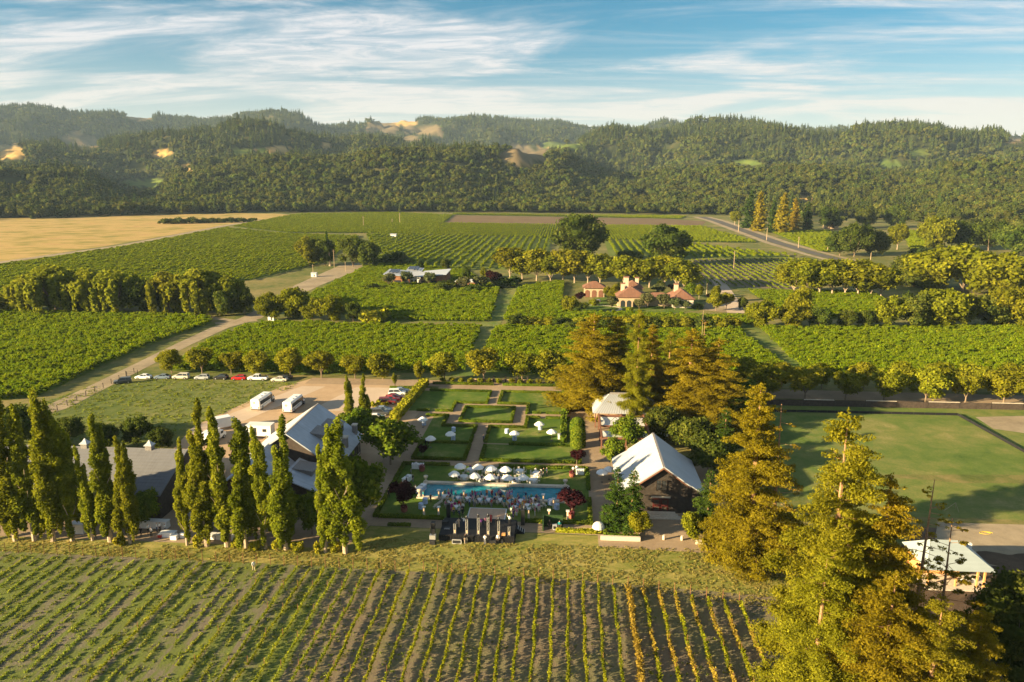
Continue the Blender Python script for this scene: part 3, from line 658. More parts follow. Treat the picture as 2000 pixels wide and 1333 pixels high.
near_lab = {'west_block': 'lush green vineyard block left of the dirt track', 'middle_block': 'lush green vineyard block right of the dirt track above the parked cars', 'inner_block': 'green vineyard block behind the tall redwoods',
            'east_block': 'green vineyard block right of the grass avenue, partly in shade', 'terrace_block': 'green vineyard block in front of the flat-roofed modern house', 'villa_block': 'narrow green vineyard strip in front of the tiled villa', 'brook_block': 'small green vineyard patch between golden bushes at right'}
for nm, pl in VINE_BLOCKS.items():
    vineyard(nm, pl, VINES, 'x', 1.85, 0.95, near_lab[nm])
far_lab = {'far_west_block': 'wide vineyard with fine rows left of the willows', 'row_block': 'vineyard with clear slanting rows behind the modern house', 'row_block_east': 'vineyard with clear rows right of the big round trees', 'young_block': 'grey-green young vineyard with thin rows behind the villa drive',
           'far_north_block': 'bright green vineyard at the far end of the valley floor', 'far_north_strip': 'thin green vineyard strip beyond the brown field', 'roadside_block': 'small vineyard right of the valley road', 'east_far_block': 'little vineyard seen between dark oaks at right', 'east_edge_block': 'bright vineyard at the right edge beyond the golden trees'}
for nm, pl in FAR_BLOCKS.items():
    row = {'far_west_block': 3.2, 'row_block': 6.2, 'row_block_east': 6.2, 'young_block': 4.2}.get(nm, 2.7)
    k = {'row_block': 1.5, 'row_block_east': 1.5, 'young_block': 0.75}.get(nm, 1.1)
    vineyard(nm, pl, FVINES, 'y', row, 3.0, far_lab[nm], zs=k, ws=k * 1.15)
# ------------------------------------------------------------------ tree kinds
def limbs(mb, rg, H, R_, th, n, r):
    """trunk that forks into n limbs"""
    mb.tube((0, 0, -0.2), (0, 0, th), r, r * 0.75, 7)
    for i in range(n):
        a = 6.283 * i / n + rg.uniform(-.4, .4); q = Vector((math.cos(a) * R_ * 0.35, math.sin(a) * R_ * 0.35, th + (H - th) * 0.4)); e = Vector((math.cos(a) * R_ * 0.7, math.sin(a) * R_ * 0.7, th + (H - th) * 0.75))
        mb.tube((0, 0, th * 0.9), q, r * 0.55, r * 0.3, 5); mb.tube(q, e, r * 0.3, r * 0.08, 4)
def k_round(seed, H=8.0, R_=3.0, th=2.0, nc=18, n=3000, size=0.24, mat='street', bark=None, sq=1.0, low=0.25, core=0.72, cs=0.42, pointy=0.0):
    rg = np.random.default_rng(seed); c, r = [], []; hz = (H - th * 0.8) / 2; cz = th * 0.8 + hz
    for i in range(nc):
        d = rg.normal(size=3); d /= np.linalg.norm(d); d[2] = abs(d[2]) if rg.random() > low else d[2]
        k = rg.uniform(0.45, 0.85); zz = cz + d[2] * hz * k
        tap = 1 - pointy * max(0, (zz - cz) / hz)
        c.append((d[0] * R_ * k * tap, d[1] * R_ * k * tap, zz)); q = R_ * cs * rg.uniform(0.65, 1.15) * (0.6 + 0.4 * tap); r.append((q, q, q * 0.85 * sq))
    c.append((0, 0, cz)); r.append((R_ * 0.6, R_ * 0.6, hz * 0.65))
    mb = MB(); limbs(mb, rg, H, R_, th, 4, max(0.1, H * 0.02))
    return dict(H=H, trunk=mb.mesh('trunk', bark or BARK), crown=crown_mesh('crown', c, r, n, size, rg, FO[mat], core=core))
def k_poplar(seed, H=20.0, R_=1.95, n=24000, leaders=3, mat='poplar'):
    rg = np.random.default_rng(seed); c, r = [], []
    for l in range(leaders):
        a = rg.uniform(0, 6.28); o = R_ * (rg.uniform(0, .25) if l == 0 else rg.uniform(0.35, 0.8)); top = H * (1.0 if l == 0 else rg.uniform(0.6, 0.97)); z = 1.7 if l == 0 else H * rg.uniform(0.06, 0.3); z0 = z
        while z < top:
            t = (z - z0) / (top - z0); w = R_ * .78 * min(1, 0.4 + 2.2 * t) * (1.04 - t) ** 0.32 * rg.uniform(0.4, 1.0)
            b = rg.uniform(0, 6.28); c.append((o * math.cos(a) * (1 - .3 * t) + 0.45 * w * math.cos(b), o * math.sin(a) * (1 - .3 * t) + 0.45 * w * math.sin(b), z)); r.append((max(w * 0.75, .22), max(w * 0.75, .22), rg.uniform(0.7, 1.25))); z += rg.uniform(0.45, 0.75)
    mb = MB(); mb.tube((0, 0, -0.2), (0, 0, 3.0), 0.34, 0.24, 7); mb.tube((0, 0, 3.0), (0, 0, H * 0.85), 0.24, 0.05, 6)
    for i in range(7):
        z = rg.uniform(2, H * 0.5); a = rg.uniform(0, 6.28); mb.tube((0, 0, z), (math.cos(a) * R_ * .7, math.sin(a) * R_ * .7, z + 3.0), 0.09, 0.02, 4)
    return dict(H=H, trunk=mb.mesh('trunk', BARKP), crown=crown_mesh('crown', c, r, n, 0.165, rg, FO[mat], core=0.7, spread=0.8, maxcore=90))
def k_redwood(seed, H=30.0, R_=7.0, n=125000, bare=0.0, mat='redwood', low=0.04, dens=1.1, size=0.165, power=0.55, droop=0.12):
    rg = np.random.default_rng(seed); c, r = [], []; mb = MB(); tr = 0.011 if bare else 0.018
    mb.tube((0, 0, -0.3), (0, 0, H * 0.55), H * tr, H * tr * .6, 8); mb.tube((0, 0, H * 0.55), (0, 0, H * 0.985), H * tr * .6, 0.04, 6)
    z = H * low
    while z < H * 0.985:
        t = z / H; L_ = R_ * (1 - t) ** power * (0.55 + 0.45 * min(1, t / 0.10)) + 0.25; nb = max(3, int(6 * dens * (1 - 0.4 * t)))
        sparse = bare > 0 and t > (1 - bare)
        for i in range(nb):
            if sparse and rg.random() < 0.62: continue
            a = rg.uniform(0, 6.283); l = L_ * rg.uniform(0.6, 1.12); up = 0.15 - droop * (1 - t) * 2
            e = Vector((math.cos(a) * l, math.sin(a) * l, z + up * l))
            if sparse or rg.random() < 0.22: mb.tube((0, 0, z), e, 0.045 + 0.006 * l, 0.012, 3, False)
            for q in ((0.4, 0.7, 1.0) if not sparse else (0.8, 1.05)):
                w = (0.26 * l + 0.25) * rg.uniform(0.7, 1.2) * (1.1 - 0.35 * q); p = e * q + Vector((0, 0, z * (1 - q)))
                if sparse: w *= 0.6
                c.append((p.x + rg.normal() * .15, p.y + rg.normal() * .15, p.z + rg.normal() * .12)); r.append((w, w, w * 0.42))
        z += rg.uniform(0.5, 0.85) * (H / 30.0) ** 0.5
    if not bare: c.append((0, 0, H * 0.985)); r.append((0.25, 0.25, 0.7))
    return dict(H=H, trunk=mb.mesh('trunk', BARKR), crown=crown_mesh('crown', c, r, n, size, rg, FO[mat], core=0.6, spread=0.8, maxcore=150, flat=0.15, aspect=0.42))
def k_willow(seed, H=13.0, R_=7.0, n=7000):
    rg = np.random.default_rng(seed); c, r = [], []
    for i in range(16):
        a = rg.uniform(0, 6.28); k = rg.uniform(0.1, 0.7); c.append((math.cos(a) * R_ * k, math.sin(a) * R_ * k, H * (0.9 - 0.35 * k) + rg.normal() * .5)); q = rg.uniform(1.2, 2.1); r.append((q, q, q * 0.8))
    for i in range(46):
        a = rg.uniform(0, 6.28); k = rg.uniform(0.55, 1.0); top = H * (0.92 - 0.38 * k) + rg.normal() * .6; bot = rg.uniform(0.5, 3.5) if rg.random() < .7 else rg.uniform(3.5, 7); z = top; w = rg.uniform(0.5, 0.95)
        while z > bot: c.append((math.cos(a) * R_ * k + rg.normal() * .12, math.sin(a) * R_ * k + rg.normal() * .12, z)); r.append((w, w, 1.3)); z -= 1.5; w *= 0.93
    mb = MB(); limbs(mb, rg, H * .9, R_ * .8, 3.0, 5, 0.45)
    return dict(H=H, trunk=mb.mesh('trunk', BARK), crown=crown_mesh('crown', c, r, n, 0.42, rg, FO['willow'], core=0.8, spread=0.6, maxcore=120))
def k_bush(seed, H=3.0, R_=2.0, n=900, size=0.22, mat='street', nc=11):
    rg = np.random.default_rng(seed); c, r = [], []
    for i in range(nc):
        a = rg.uniform(0, 6.28); k = rg.uniform(0, 0.75); q = R_ * rg.uniform(0.32, 0.5); c.append((math.cos(a) * R_ * k, math.sin(a) * R_ * k, H * rg.uniform(0.25, 0.8 - 0.3 * k))); r.append((q, q, H * rg.uniform(0.22, 0.34)))
    mb = MB(); mb.tube((0, 0, -.1), (0, 0, H * .4), 0.09, 0.05, 5)
    return dict(H=H, trunk=mb.mesh('stem', BARK), crown=crown_mesh('crown', c, r, n, size, rg, FO[mat], core=0.8))
KIND = {
    'poplar': [k_poplar(40 + s, leaders=(4, 5, 3, 5)[s]) for s in range(4)],
    'redwood': [k_redwood(60 + s) for s in range(2)],
    'redgreen': [k_redwood(64, H=32, R_=8.0, n=135000, mat='redgreen', power=0.58), k_redwood(65, H=32, R_=8.4, n=135000, mat='redgreen', power=0.56)],
    'barewood': [k_redwood(70, H=28, R_=4.4, n=30000, bare=0.7, dens=0.9, mat='redwood', size=0.16), k_redwood(71, H=28, R_=5.0, n=28000, bare=0.85, dens=0.8, mat='redwood', size=0.16)],
    'conifer': [k_redwood(80 + s, H=12, R_=3.0, n=11000, mat='conifer', size=0.16, low=0.04, power=0.85) for s in range(2)],
    'street': [k_round(90 + s, n=4400, th=1.5, R_=3.2, nc=24, low=0.45, size=0.22, pointy=(0, .35, .15, .3)[s]) for s in range(4)],
    'cone': [k_round(97, H=8, R_=1.9, th=1.2, n=2200, size=0.2, pointy=0.75)],
    'oak': [k_round(100 + s, H=14, R_=7.8, th=1.0, nc=34, n=5600, size=0.45, mat='oak', cs=0.34, low=0.6) for s in range(3)],
    'nearoak': [k_round(180, H=14, R_=6.5, th=1.0, nc=40, n=17000, size=0.2, mat='oak', cs=0.3, low=0.6)],
    'bigtree': [k_round(104, H=24, R_=13.0, th=2.5, nc=46, n=9000, size=0.6, mat='oak', cs=0.28, low=0.45, pointy=0.25), k_round(105, H=22, R_=11.0, th=2.5, nc=40, n=8000, size=0.6, mat='oak', cs=0.28, low=0.45)],
    'plane': [k_round(110 + s, H=11, R_=5.0, th=1.7, nc=28, n=4200, size=0.38, low=0.5, mat='plane', bark=BARKP, cs=0.38) for s in range(3)],
    'gold': [k_round(114 + s, H=12, R_=6.8, th=0.5, nc=36, n=5600, size=0.40, mat='plane', cs=0.33, low=0.7) for s in range(2)],
    'willow': [k_willow(120), k_willow(121)],
    'bush': [k_bush(130 + s) for s in range(3)],
    'oakbush': [k_bush(140 + s, mat='oak', H=3.2, R_=2.4) for s in range(2)],
    'olive': [k_round(150, H=4.5, R_=2.2, th=1.0, nc=12, n=1100, size=0.26, mat='olive')],
    'goldbush': [k_bush(152, H=2.2, R_=1.6, mat='gold'), k_bush(153, H=2.2, R_=1.6, mat='gold')],
    'plum': [k_round(156, H=4.6, R_=1.9, th=1.7, nc=14, n=1800, size=0.17, mat='plum')],
    'cypress': [k_poplar(158, H=10, R_=1.1, n=1500, leaders=1, mat='conifer')],
    'darkcone': [k_redwood(160, H=20, R_=3.6, n=2600, mat='conifer', size=0.75, low=0.03), k_redwood(161, H=20, R_=3.6, n=2600, mat='redwood', size=0.75, low=0.03)],
    'green': [k_round(165 + s, H=7.5, R_=3.4, th=1.2, nc=22, n=3800, size=0.24, mat='hedge', low=0.45) for s in range(2)],
}
def height_px(x, yb, yt):
    """height of something standing at (x, yb) whose top reaches row yt"""
    p = P(x, yb); lo, hi = 0.0, 120.0
    for _ in range(40):
        m = (lo + hi) / 2
        if proj((p.x, p.y, m))[1] > yt: lo = m
        else: hi = m
    return lo
_tc = {}
def tree(name, kind, loc, H, label, cat='tree', group=None, w=1.0, rz=None, var=None):
    ks = KIND[kind]; i = _tc.get(kind, 0) if var is None else var; _tc[kind] = i + 1; w *= {'poplar': 1.0, 'street': 1.18, 'gold': 1.3, 'plane': 1.22, 'willow': 1.2, 'oak': 1.15, 'oakbush': 1.2, 'bush': 1.2}.get(kind, 1.0); k = ks[i % len(ks)]; s = H / k['H']
    e = empty(name, loc, rnd.uniform(0, 6.28) if rz is None else rz, label, cat, group, (s * w, s * w, s))
    e.rotation_euler = (rnd.gauss(0, .018), rnd.gauss(0, .022), e.rotation_euler[2])
    obj('trunk', k['trunk'], e); obj('crown', k['crown'], e); return e
def tree_px(name, kind, x, yb, yt, label, cat='tree', group=None, w=1.0, var=None, rz=None):
    return tree(name, kind, P(x, yb), height_px(x, yb, yt), label, cat, group, w, rz, var)

# ------------------------------------------------------------------ foreground redwoods on the right
FG = 'big redwoods in the right foreground'
for (nm, kd, x, yb, yt, w, var, lab) in (
    ('redwood_tree', 'redwood', 1462, 1102, 752, 1.0, 0, 'golden redwood nearest the wooden barn, left end of the foreground group'),
    ('redwood_tree', 'barewood', 1506, 1098, 786, 1.25, 0, 'thin-topped redwood with a bare pale trunk leaning into the leftmost golden redwood'),
    ('redwood_tree', 'redgreen', 1602, 1360, 803, 0.86, 0, 'tallest and broadest yellow-green redwood of the foreground group'),
    ('redwood_tree', 'redwood', 1692, 1365, 928, 0.95, 1, 'amber redwood just right of the tallest foreground redwood'),
    ('redwood_tree', 'barewood', 1768, 1330, 930, 1.0, 0, 'spindly redwood with long bare pale trunk left of the small shed'),
    ('redwood_tree', 'barewood', 1822, 1335, 1002, 1.15, 1, 'spindly bare-trunked redwood rising in front of the shed roof'),
    ('redwood_tree', 'redgreen', 1580, 1420, 1075, 1.15, 1, 'low yellow-green redwood at the bottom edge beside the vine rows'),
    ('redwood_tree', 'redwood', 1880, 1460, 1190, 1.1, 0, 'low amber redwood at the bottom edge below the shed'),
    ('redwood_tree', 'redwood', 1700, 1480, 1120, 1.35, 1, 'amber redwood crown filling the bottom edge under the tallest redwood'),
    ('redwood_tree', 'redgreen', 1790, 1500, 1170, 1.2, 1, 'yellow-green redwood crown at the bottom edge below the bare trunks'),
): tree_px(nm, kd, x, yb, yt, lab, 'tree', FG, w, var)
tree_px('oak_tree', 'nearoak', 1985, 1345, 1120, 'dark leafy tree in the bottom right corner', 'tree', None, 1.0, 0)

# ------------------------------------------------------------------ redwoods behind the barn
CG = 'tall redwoods behind the pale-roofed barn'
for (kd, x, yb, yt, w, var, lab) in (
    ('redwood', 1155, 800, 612, 1.55, 1, 'broad golden redwood at the left end of the central grove'),
    ('redwood', 1200, 790, 617, 1.0, 0, 'narrow redwood behind the gap between the two tallest central redwoods'),
    ('redgreen', 1240, 832, 603, 0.52, 1, 'tallest and slimmest central redwood beside the pavilion roof'),
    ('redwood', 1268, 818, 634, 0.75, 0, 'golden redwood just right of the tallest central redwood'),
    ('redgreen', 1300, 800, 645, 0.95, 1, 'golden redwood in the middle of the central grove'),
    ('redwood', 1340, 832, 640, 1.35, 0, 'golden redwood right of the middle of the central grove'),
    ('redwood', 1396, 838, 662, 1.4, 1, 'golden redwood at the right end of the central grove'),
    ('barewood', 1366, 828, 622, 0.8, 1, 'redwood with a thin dead spire at the right of the central grove'),
): tree_px('redwood_tree', kd, x, yb, yt, lab, 'tree', CG, w * 1.15, var)
for (kd, x, yb, yt, w, lab) in (
    ('conifer', 1412, 900, 800, 1.3, 'dark green cone-shaped tree between the barn and the golden redwoods'),
    ('oak', 1385, 930, 850, 0.9, 'dark leafy tree right behind the barn roof'),
    ('green', 1440, 830, 745, 1.2, 'round dark tree under the right end of the central grove'),
    ('green', 1225, 880, 815, 1.0, 'round green tree in front of the pavilion pergola'),
    ('green', 1196, 915, 858, 0.9, 'green flowering shrub tree left of the barn roof'),
    ('oak', 1290, 860, 795, 0.9, 'dark leafy tree behind the barn ridge'),
    ('oak', 1350, 880, 810, 0.9, 'dark leafy tree behind the right slope of the barn'),
    ('conifer', 1204, 1028, 915, 1.1, 'dark conifer at the left front corner of the barn, left one of two'),
    ('conifer', 1231, 1034, 917, 1.1, 'dark conifer at the left front corner of the barn, right one of two'),
    ('conifer', 1380, 1042, 920, 1.1, 'dark conifer at the right front corner of the barn'),
    ('street', 1249, 1050, 997, 0.8, 'small light green tree in the planter left of the barn steps'),
    ('street', 1352, 1056, 1000, 0.85, 'small light green tree in the planter right of the barn steps'),
): tree_px('conifer_tree' if kd == 'conifer' else 'leafy_tree', kd, x, yb, yt, lab, 'tree', None, w)

# ------------------------------------------------------------------ poplars
fp = [(-12, 1054, 800), (31, 1056, 790), (68, 1056, 795), (104, 1057, 776), (142, 1057, 822), (181, 1056, 880), (216, 1058, 815), (254, 1062, 860), (366, 1065, 864), (404, 1067, 795), (444, 1068, 798), (481, 1070, 826), (519, 1072, 842), (559, 1074, 826), (636, 1079, 872), (675, 1081, 826)]
for i, (x, yb, yt) in enumerate(fp):
    tree_px('poplar_tree', 'poplar', x, yb, yt, 'tall columnar poplar, %s from the left in the front row' % nth(i + 1), 'tree', 'poplars in the front row', rnd.uniform(0.9, 1.12) * (1.15 if yt < 830 else 1.0))
tree_px('poplar_tree', 'poplar', 684, 843, 738, 'slender poplar behind the main house roof, left one of two', 'tree', None, 1.25)
tree_px('poplar_tree', 'poplar', 713, 842, 737, 'slender poplar behind the main house roof, right one of two', 'tree', None, 1.25)
for (kd, x, yb, yt, w, lab) in (
    ('green', 763, 908, 815, 1.15, 'round green tree on the path right of the main house'),
    ('green', 700, 860, 800, 1.0, 'dark round shrub tree under the two slender poplars'),
    ('green', 735, 850, 808, 1.1, 'dark round shrub tree between the slender poplars and the garden hedge'),
    ('green', 700, 1030, 900, 0.9, 'green tree beside the rightmost front poplar'),
    ('green', 672, 850, 806, 0.9, 'low green bush tree behind the grey roof ridge'),
    ('green', 585, 850, 817, 1.3, 'small green bush behind the main house ridge'),
    ('oak', 268, 872, 815, 0.75, 'leafy tree behind the left barn roof, between two roof vents'),
    ('oak', 315, 876, 835, 0.9, 'leafy tree behind the right end of the left barn'),
    ('oak', 205, 880, 822, 0.7, 'leafy tree behind the middle of the left barn'),
    ('oak', 135, 872, 815, 0.8, 'leafy tree behind the left barn near the dirt track'),
    ('oak', 40, 872, 790, 0.9, 'leafy tree behind the far left end of the barn'),
    ('green', 285, 1030, 960, 0.9, 'dark green tree hiding the corner of the left barn'),
    ('green', 560, 1040, 960, 0.9, 'dark green tree in front of the main house door'),
    ('green', 610, 1045, 965, 0.8, 'dark green tree in front of the main house right wing'),
    ('green', 460, 1040, 975, 0.8, 'dark green tree between the two left buildings'),
): tree_px('leafy_tree', kd, x, yb, yt, lab, 'tree', None, w)
for i, (x, y) in enumerate(((232, 1064), (464, 1069), (500, 1074), (540, 1074), (582, 1075), (622, 1078), (655, 1075), (386, 1066))):
    tree_px('yellow_shrub', 'goldbush', x, y, y - 20, 'yellow-green shrub at the poplar feet, %s from the left' % nth((1, 3, 4, 5, 6, 7, 8, 2)[i]), 'shrub', 'yellow shrubs under the poplars', 0.8)

# ------------------------------------------------------------------ tree rows along the drive
YW = P(697, 740).y
for i, (x, yt) in enumerate(((320, 683), (383, 677), (443, 684), (500, 683), (563, 680), (630, 683), (697, 690), (752, 688), (872, 688), (948, 676), (1022, 684), (1080, 682))):
    p = P(x, 737); p.y = YW + (2.0 if i < 5 else 0); q = proj(p)
    tree('round_tree', 'street', p, height_px(q[0], q[1], yt), 'small round yellow-green tree, %s from the left in the row along the drive' % nth(i + 1), 'tree', 'round trees along the drive behind the cars', rnd.uniform(1.0, 1.15))
tree_px('round_tree', 'cone', 818, 752, 702, 'young cone-shaped tree at the corner of the parking lot', 'tree', None, 1.1)
tree_px('round_tree', 'cone', 772, 758, 728, 'smallest young tree at the edge of the parking lot', 'tree', None, 1.0)
YE = P(1645, 782).y
for i, x in enumerate((1496, 1573, 1650, 1722, 1800, 1874, 1944, 2015)):
    p = P(x, 782); p.y = YE - 0.012 * (p.x - 60); q = proj(p)
    tree('round_tree', 'street', p, rnd.uniform(8.8, 10), 'round green tree, %s from the left in the near row of the right drive' % nth(i + 1), 'tree', 'near row of trees along the right drive', 1.05)
for i, x in enumerate((1460, 1532, 1610, 1690, 1760, 1834, 1900, 1975)):
    p = P(x, 765); p.y = YE + 10.5; q = proj(p)
    tree('round_tree', 'street', p, rnd.uniform(8.0, 9.2), 'round green tree, %s from the left in the far row of the right drive' % nth(i + 1), 'tree', 'far row of trees along the right drive', 1.1)

# ------------------------------------------------------------------ willows, thickets and villa trees
for i, (x, yb, yt, w) in enumerate(((60, 608, 535, 0.8), (110, 610, 513, 0.95), (178, 610, 522, 0.8), (228, 611, 524, 0.95), (330, 611, 528, 0.85), (392, 611, 521, 1.0), (446, 612, 536, 0.8))):
    tree_px('willow_tree', 'willow', x, yb, yt, 'weeping willow, %s from the left in the row by the left track' % nth(i + 1), 'tree', 'weeping willows by the left track', w * 1.05)
for i, (kd, x, yb, yt, w, lab) in enumerate((
    ('oak', 440, 618, 562, 0.7, 'dark bushy tree at the right end of the willows'), ('oak', 478, 616, 570, 0.7, 'dark bushy tree at the track junction'), ('bush', 15, 610, 570, 1.5, 'yellow bush left of the willows'), ('oak', 285, 612, 545, 0.8, 'dark tree in the shade between the willows'), ('oak', 150, 612, 555, 0.8, 'dark tree behind the left willows'),
    ('gold', 528, 624, 572, 0.75, 'golden bushy tree right of the track junction'), ('gold', 572, 622, 560, 0.7, 'golden bushy tree with a pointed top right of the track junction'), ('gold', 610, 625, 583, 0.8, 'golden bush in the middle of the thicket'), ('gold', 650, 627, 575, 0.8, 'largest round golden bush in the thicket'),
    ('oak', 690, 629, 590, 0.7, 'dark green bush at the right of the thicket'), ('goldbush', 736, 630, 600, 1.4, 'small golden bush at the right end of the thicket'), ('oak', 715, 631, 605, 0.8, 'low dark bush beside the small golden bush'),
    ('gold', 605, 519, 462, 0.75, 'golden tree left in the clump beside the dirt track'), ('oak', 635, 519, 465, 0.7, 'dark tree in the clump beside the dirt track'), ('cypress', 645, 520, 455, 1.2, 'dark pointed cypress in the clump beside the dirt track'), ('oak', 690, 522, 462, 0.8, 'dark round tree right in the clump beside the dirt track'), ('oak', 720, 524, 470, 0.7, 'dark tree at the right end of the clump by the dirt track'),
    ('oakbush', 762, 517, 494, 1.3, 'dark bush left in front of the slanting vine rows'), ('oakbush', 780, 518, 490, 1.2, 'dark bush right in front of the slanting vine rows'),
    ('bigtree', 1130, 512, 418, 1.2, 'huge dark round tree, left one of the two giants'), ('bigtree', 1298, 520, 436, 1.15, 'huge dark green round tree, right one of the two giants'), ('oakbush', 1232, 508, 485, 1.3, 'dark bush between the two giant trees'),
)): tree_px('willow_bush' if kd == 'bush' else 'valley_tree', kd, x, yb, yt, lab, 'tree', None, w)
for i, (x, yb, yt) in enumerate(((996, 545, 484), (1020, 547, 490), (1048, 549, 487), (1075, 552, 499), (1100, 550, 488), (1122, 553, 490), (1148, 553, 500), (1172, 556, 496), (1218, 560, 500), (1240, 561, 506), (1268, 562, 502), (1296, 563, 500), (1322, 566, 504), (1336, 568, 512))):
    tree_px('plane_tree', 'plane', x, yb, yt, 'golden plane tree, %s from the left in the line behind the villa' % nth(i + 1), 'tree', 'plane trees behind the villa', 1.05)
for i, (x, yb, yt) in enumerate(((1550, 575, 512), (1575, 577, 505), (1600, 577, 508), (1625, 578, 507), (1650, 579, 509), (1675, 580, 507), (1700, 581, 515), (1720, 582, 522))):
    tree_px('golden_tree', 'plane', x, yb, yt, 'golden tree, %s from the left in the straight clump at right' % nth(i + 1), 'tree', 'golden trees in the straight clump', 1.15)
for (kd, x, yb, yt, w, lab) in (
    ('gold', 1830, 565, 480, 1.0, 'big golden crown left of the far right grove'), ('gold', 1880, 568, 478, 1.0, 'tallest big golden crown of the far right grove'), ('gold', 1935, 575, 490, 1.0, 'big golden crown at the right of the grove'), ('gold', 1975, 580, 520, 0.8, 'golden crown by the right picture edge'),
    ('oak', 1770, 556, 490, 0.7, 'dark tree between the straight clump and the big grove'), ('oakbush', 1785, 560, 535, 1.6, 'grey-green bush under the dark tree by the grove'),
    ('gold', 1490, 640, 585, 0.8, 'orange-gold bush at the left end of the brook thicket'), ('gold', 1560, 636, 560, 0.6, 'tall slim golden tree in the brook thicket'), ('gold', 1545, 642, 592, 0.9, 'golden bush below the slim golden tree'), ('oak', 1600, 643, 600, 0.9, 'dark green bush in the brook thicket'), ('oak', 1650, 643, 605, 0.8, 'low dark bush in the middle of the brook thicket'), ('oak', 1690, 642, 602, 0.7, 'small dark bush left of the round golden bush'),
    ('gold', 1735, 641, 578, 0.8, 'round golden bush in the brook thicket'), ('oak', 1790, 641, 572, 0.9, 'dark tree behind the right part of the brook thicket'), ('gold', 1830, 640, 562, 0.9, 'large golden bush right in the brook thicket'), ('gold', 1885, 640, 575, 0.8, 'orange bush right of the large golden bush'), ('oak', 1930, 638, 575, 0.9, 'dark bush near the right picture edge'), ('gold', 1965, 640, 560, 0.7, 'pointed golden tree near the right picture edge'), ('gold', 2000, 642, 595, 0.8, 'low golden bush cut by the right picture edge'),
    ('oak', 1640, 500, 445, 0.8, 'dark oak right of the valley road, left one'), ('oak', 1668, 502, 436, 0.8, 'dark oak right of the valley road, tallest one'), ('oak', 1710, 500, 450, 0.8, 'dark oak right of the valley road, right one'), ('plane', 1752, 488, 437, 0.7, 'yellow slim tree beside the dark oaks'),
    ('gold', 1822, 490, 420, 0.65, 'orange-topped tree standing among the far oaks'), ('oak', 1880, 488, 428, 1.0, 'dark spreading oak right of the orange-topped tree'), ('oak', 1930, 490, 430, 1.0, 'dark spreading oak near the right edge of the far fields'), ('oak', 1985, 500, 440, 1.0, 'dark oak cut by the right edge of the far fields'), ('oakbush', 1800, 500, 480, 1.5, 'small dark bush under the orange-topped tree'),
    ('oak', 1620, 448, 400, 0.8, 'dark oak behind the small roadside vineyard, left'), ('oak', 1690, 446, 402, 0.8, 'dark oak behind the small roadside vineyard, right'), ('oak', 1750, 445, 400, 0.8, 'dark oak left of the far little vineyard'), ('oak', 1850, 440, 398, 0.9, 'dark oak on the far flat behind the orange-topped tree'), ('oak', 1960, 440, 398, 0.9, 'dark oak on the far flat near the right edge'),
    ('plane', 1435, 440, 413, 0.9, 'small yellow-green tree at the bend of the valley road'), ('goldbush', 1505, 575, 545, 0.1, 'x'),
):
    if lab != 'x': tree_px('valley_tree', kd, x, yb, yt, lab, 'tree', None, w)
for i, (x, yb, yt, v) in enumerate(((1460, 446, 372, 0), (1482, 452, 375, 1), (1508, 455, 392, 0), (1527, 457, 376, 1), (1551, 452, 388, 1), (1575, 452, 395, 0))):
    tree_px('far_redwood', 'darkcone', x, yb, yt, 'tall dark conifer, %s from the left in the group by the valley road' % nth(i + 1), 'tree', 'conifers by the valley road', 1.0, v)
for i in range(26):
    x = 8 + i * 11.6 + rnd.uniform(-2, 2); yb = 409.5 + i * 0.22
    tree_px('windbreak_conifer', 'darkcone', x, yb, yb - rnd.uniform(27, 36), 'dark conifer, %s from the left in the windbreak beyond the golden field' % nth(i + 1), 'tree', 'windbreak conifers beyond the golden field', 1.0, 0)
for i in range(14):
    x = 322 + i * 13; tree_px('field_shrub', 'oakbush', x, 438 - i * 0.3, 424 + rnd.uniform(-1, 3), 'dark shrub, %s from the left in the strip beside the golden field' % nth(i + 1), 'shrub', 'shrub strip beside the golden field', 1.2)
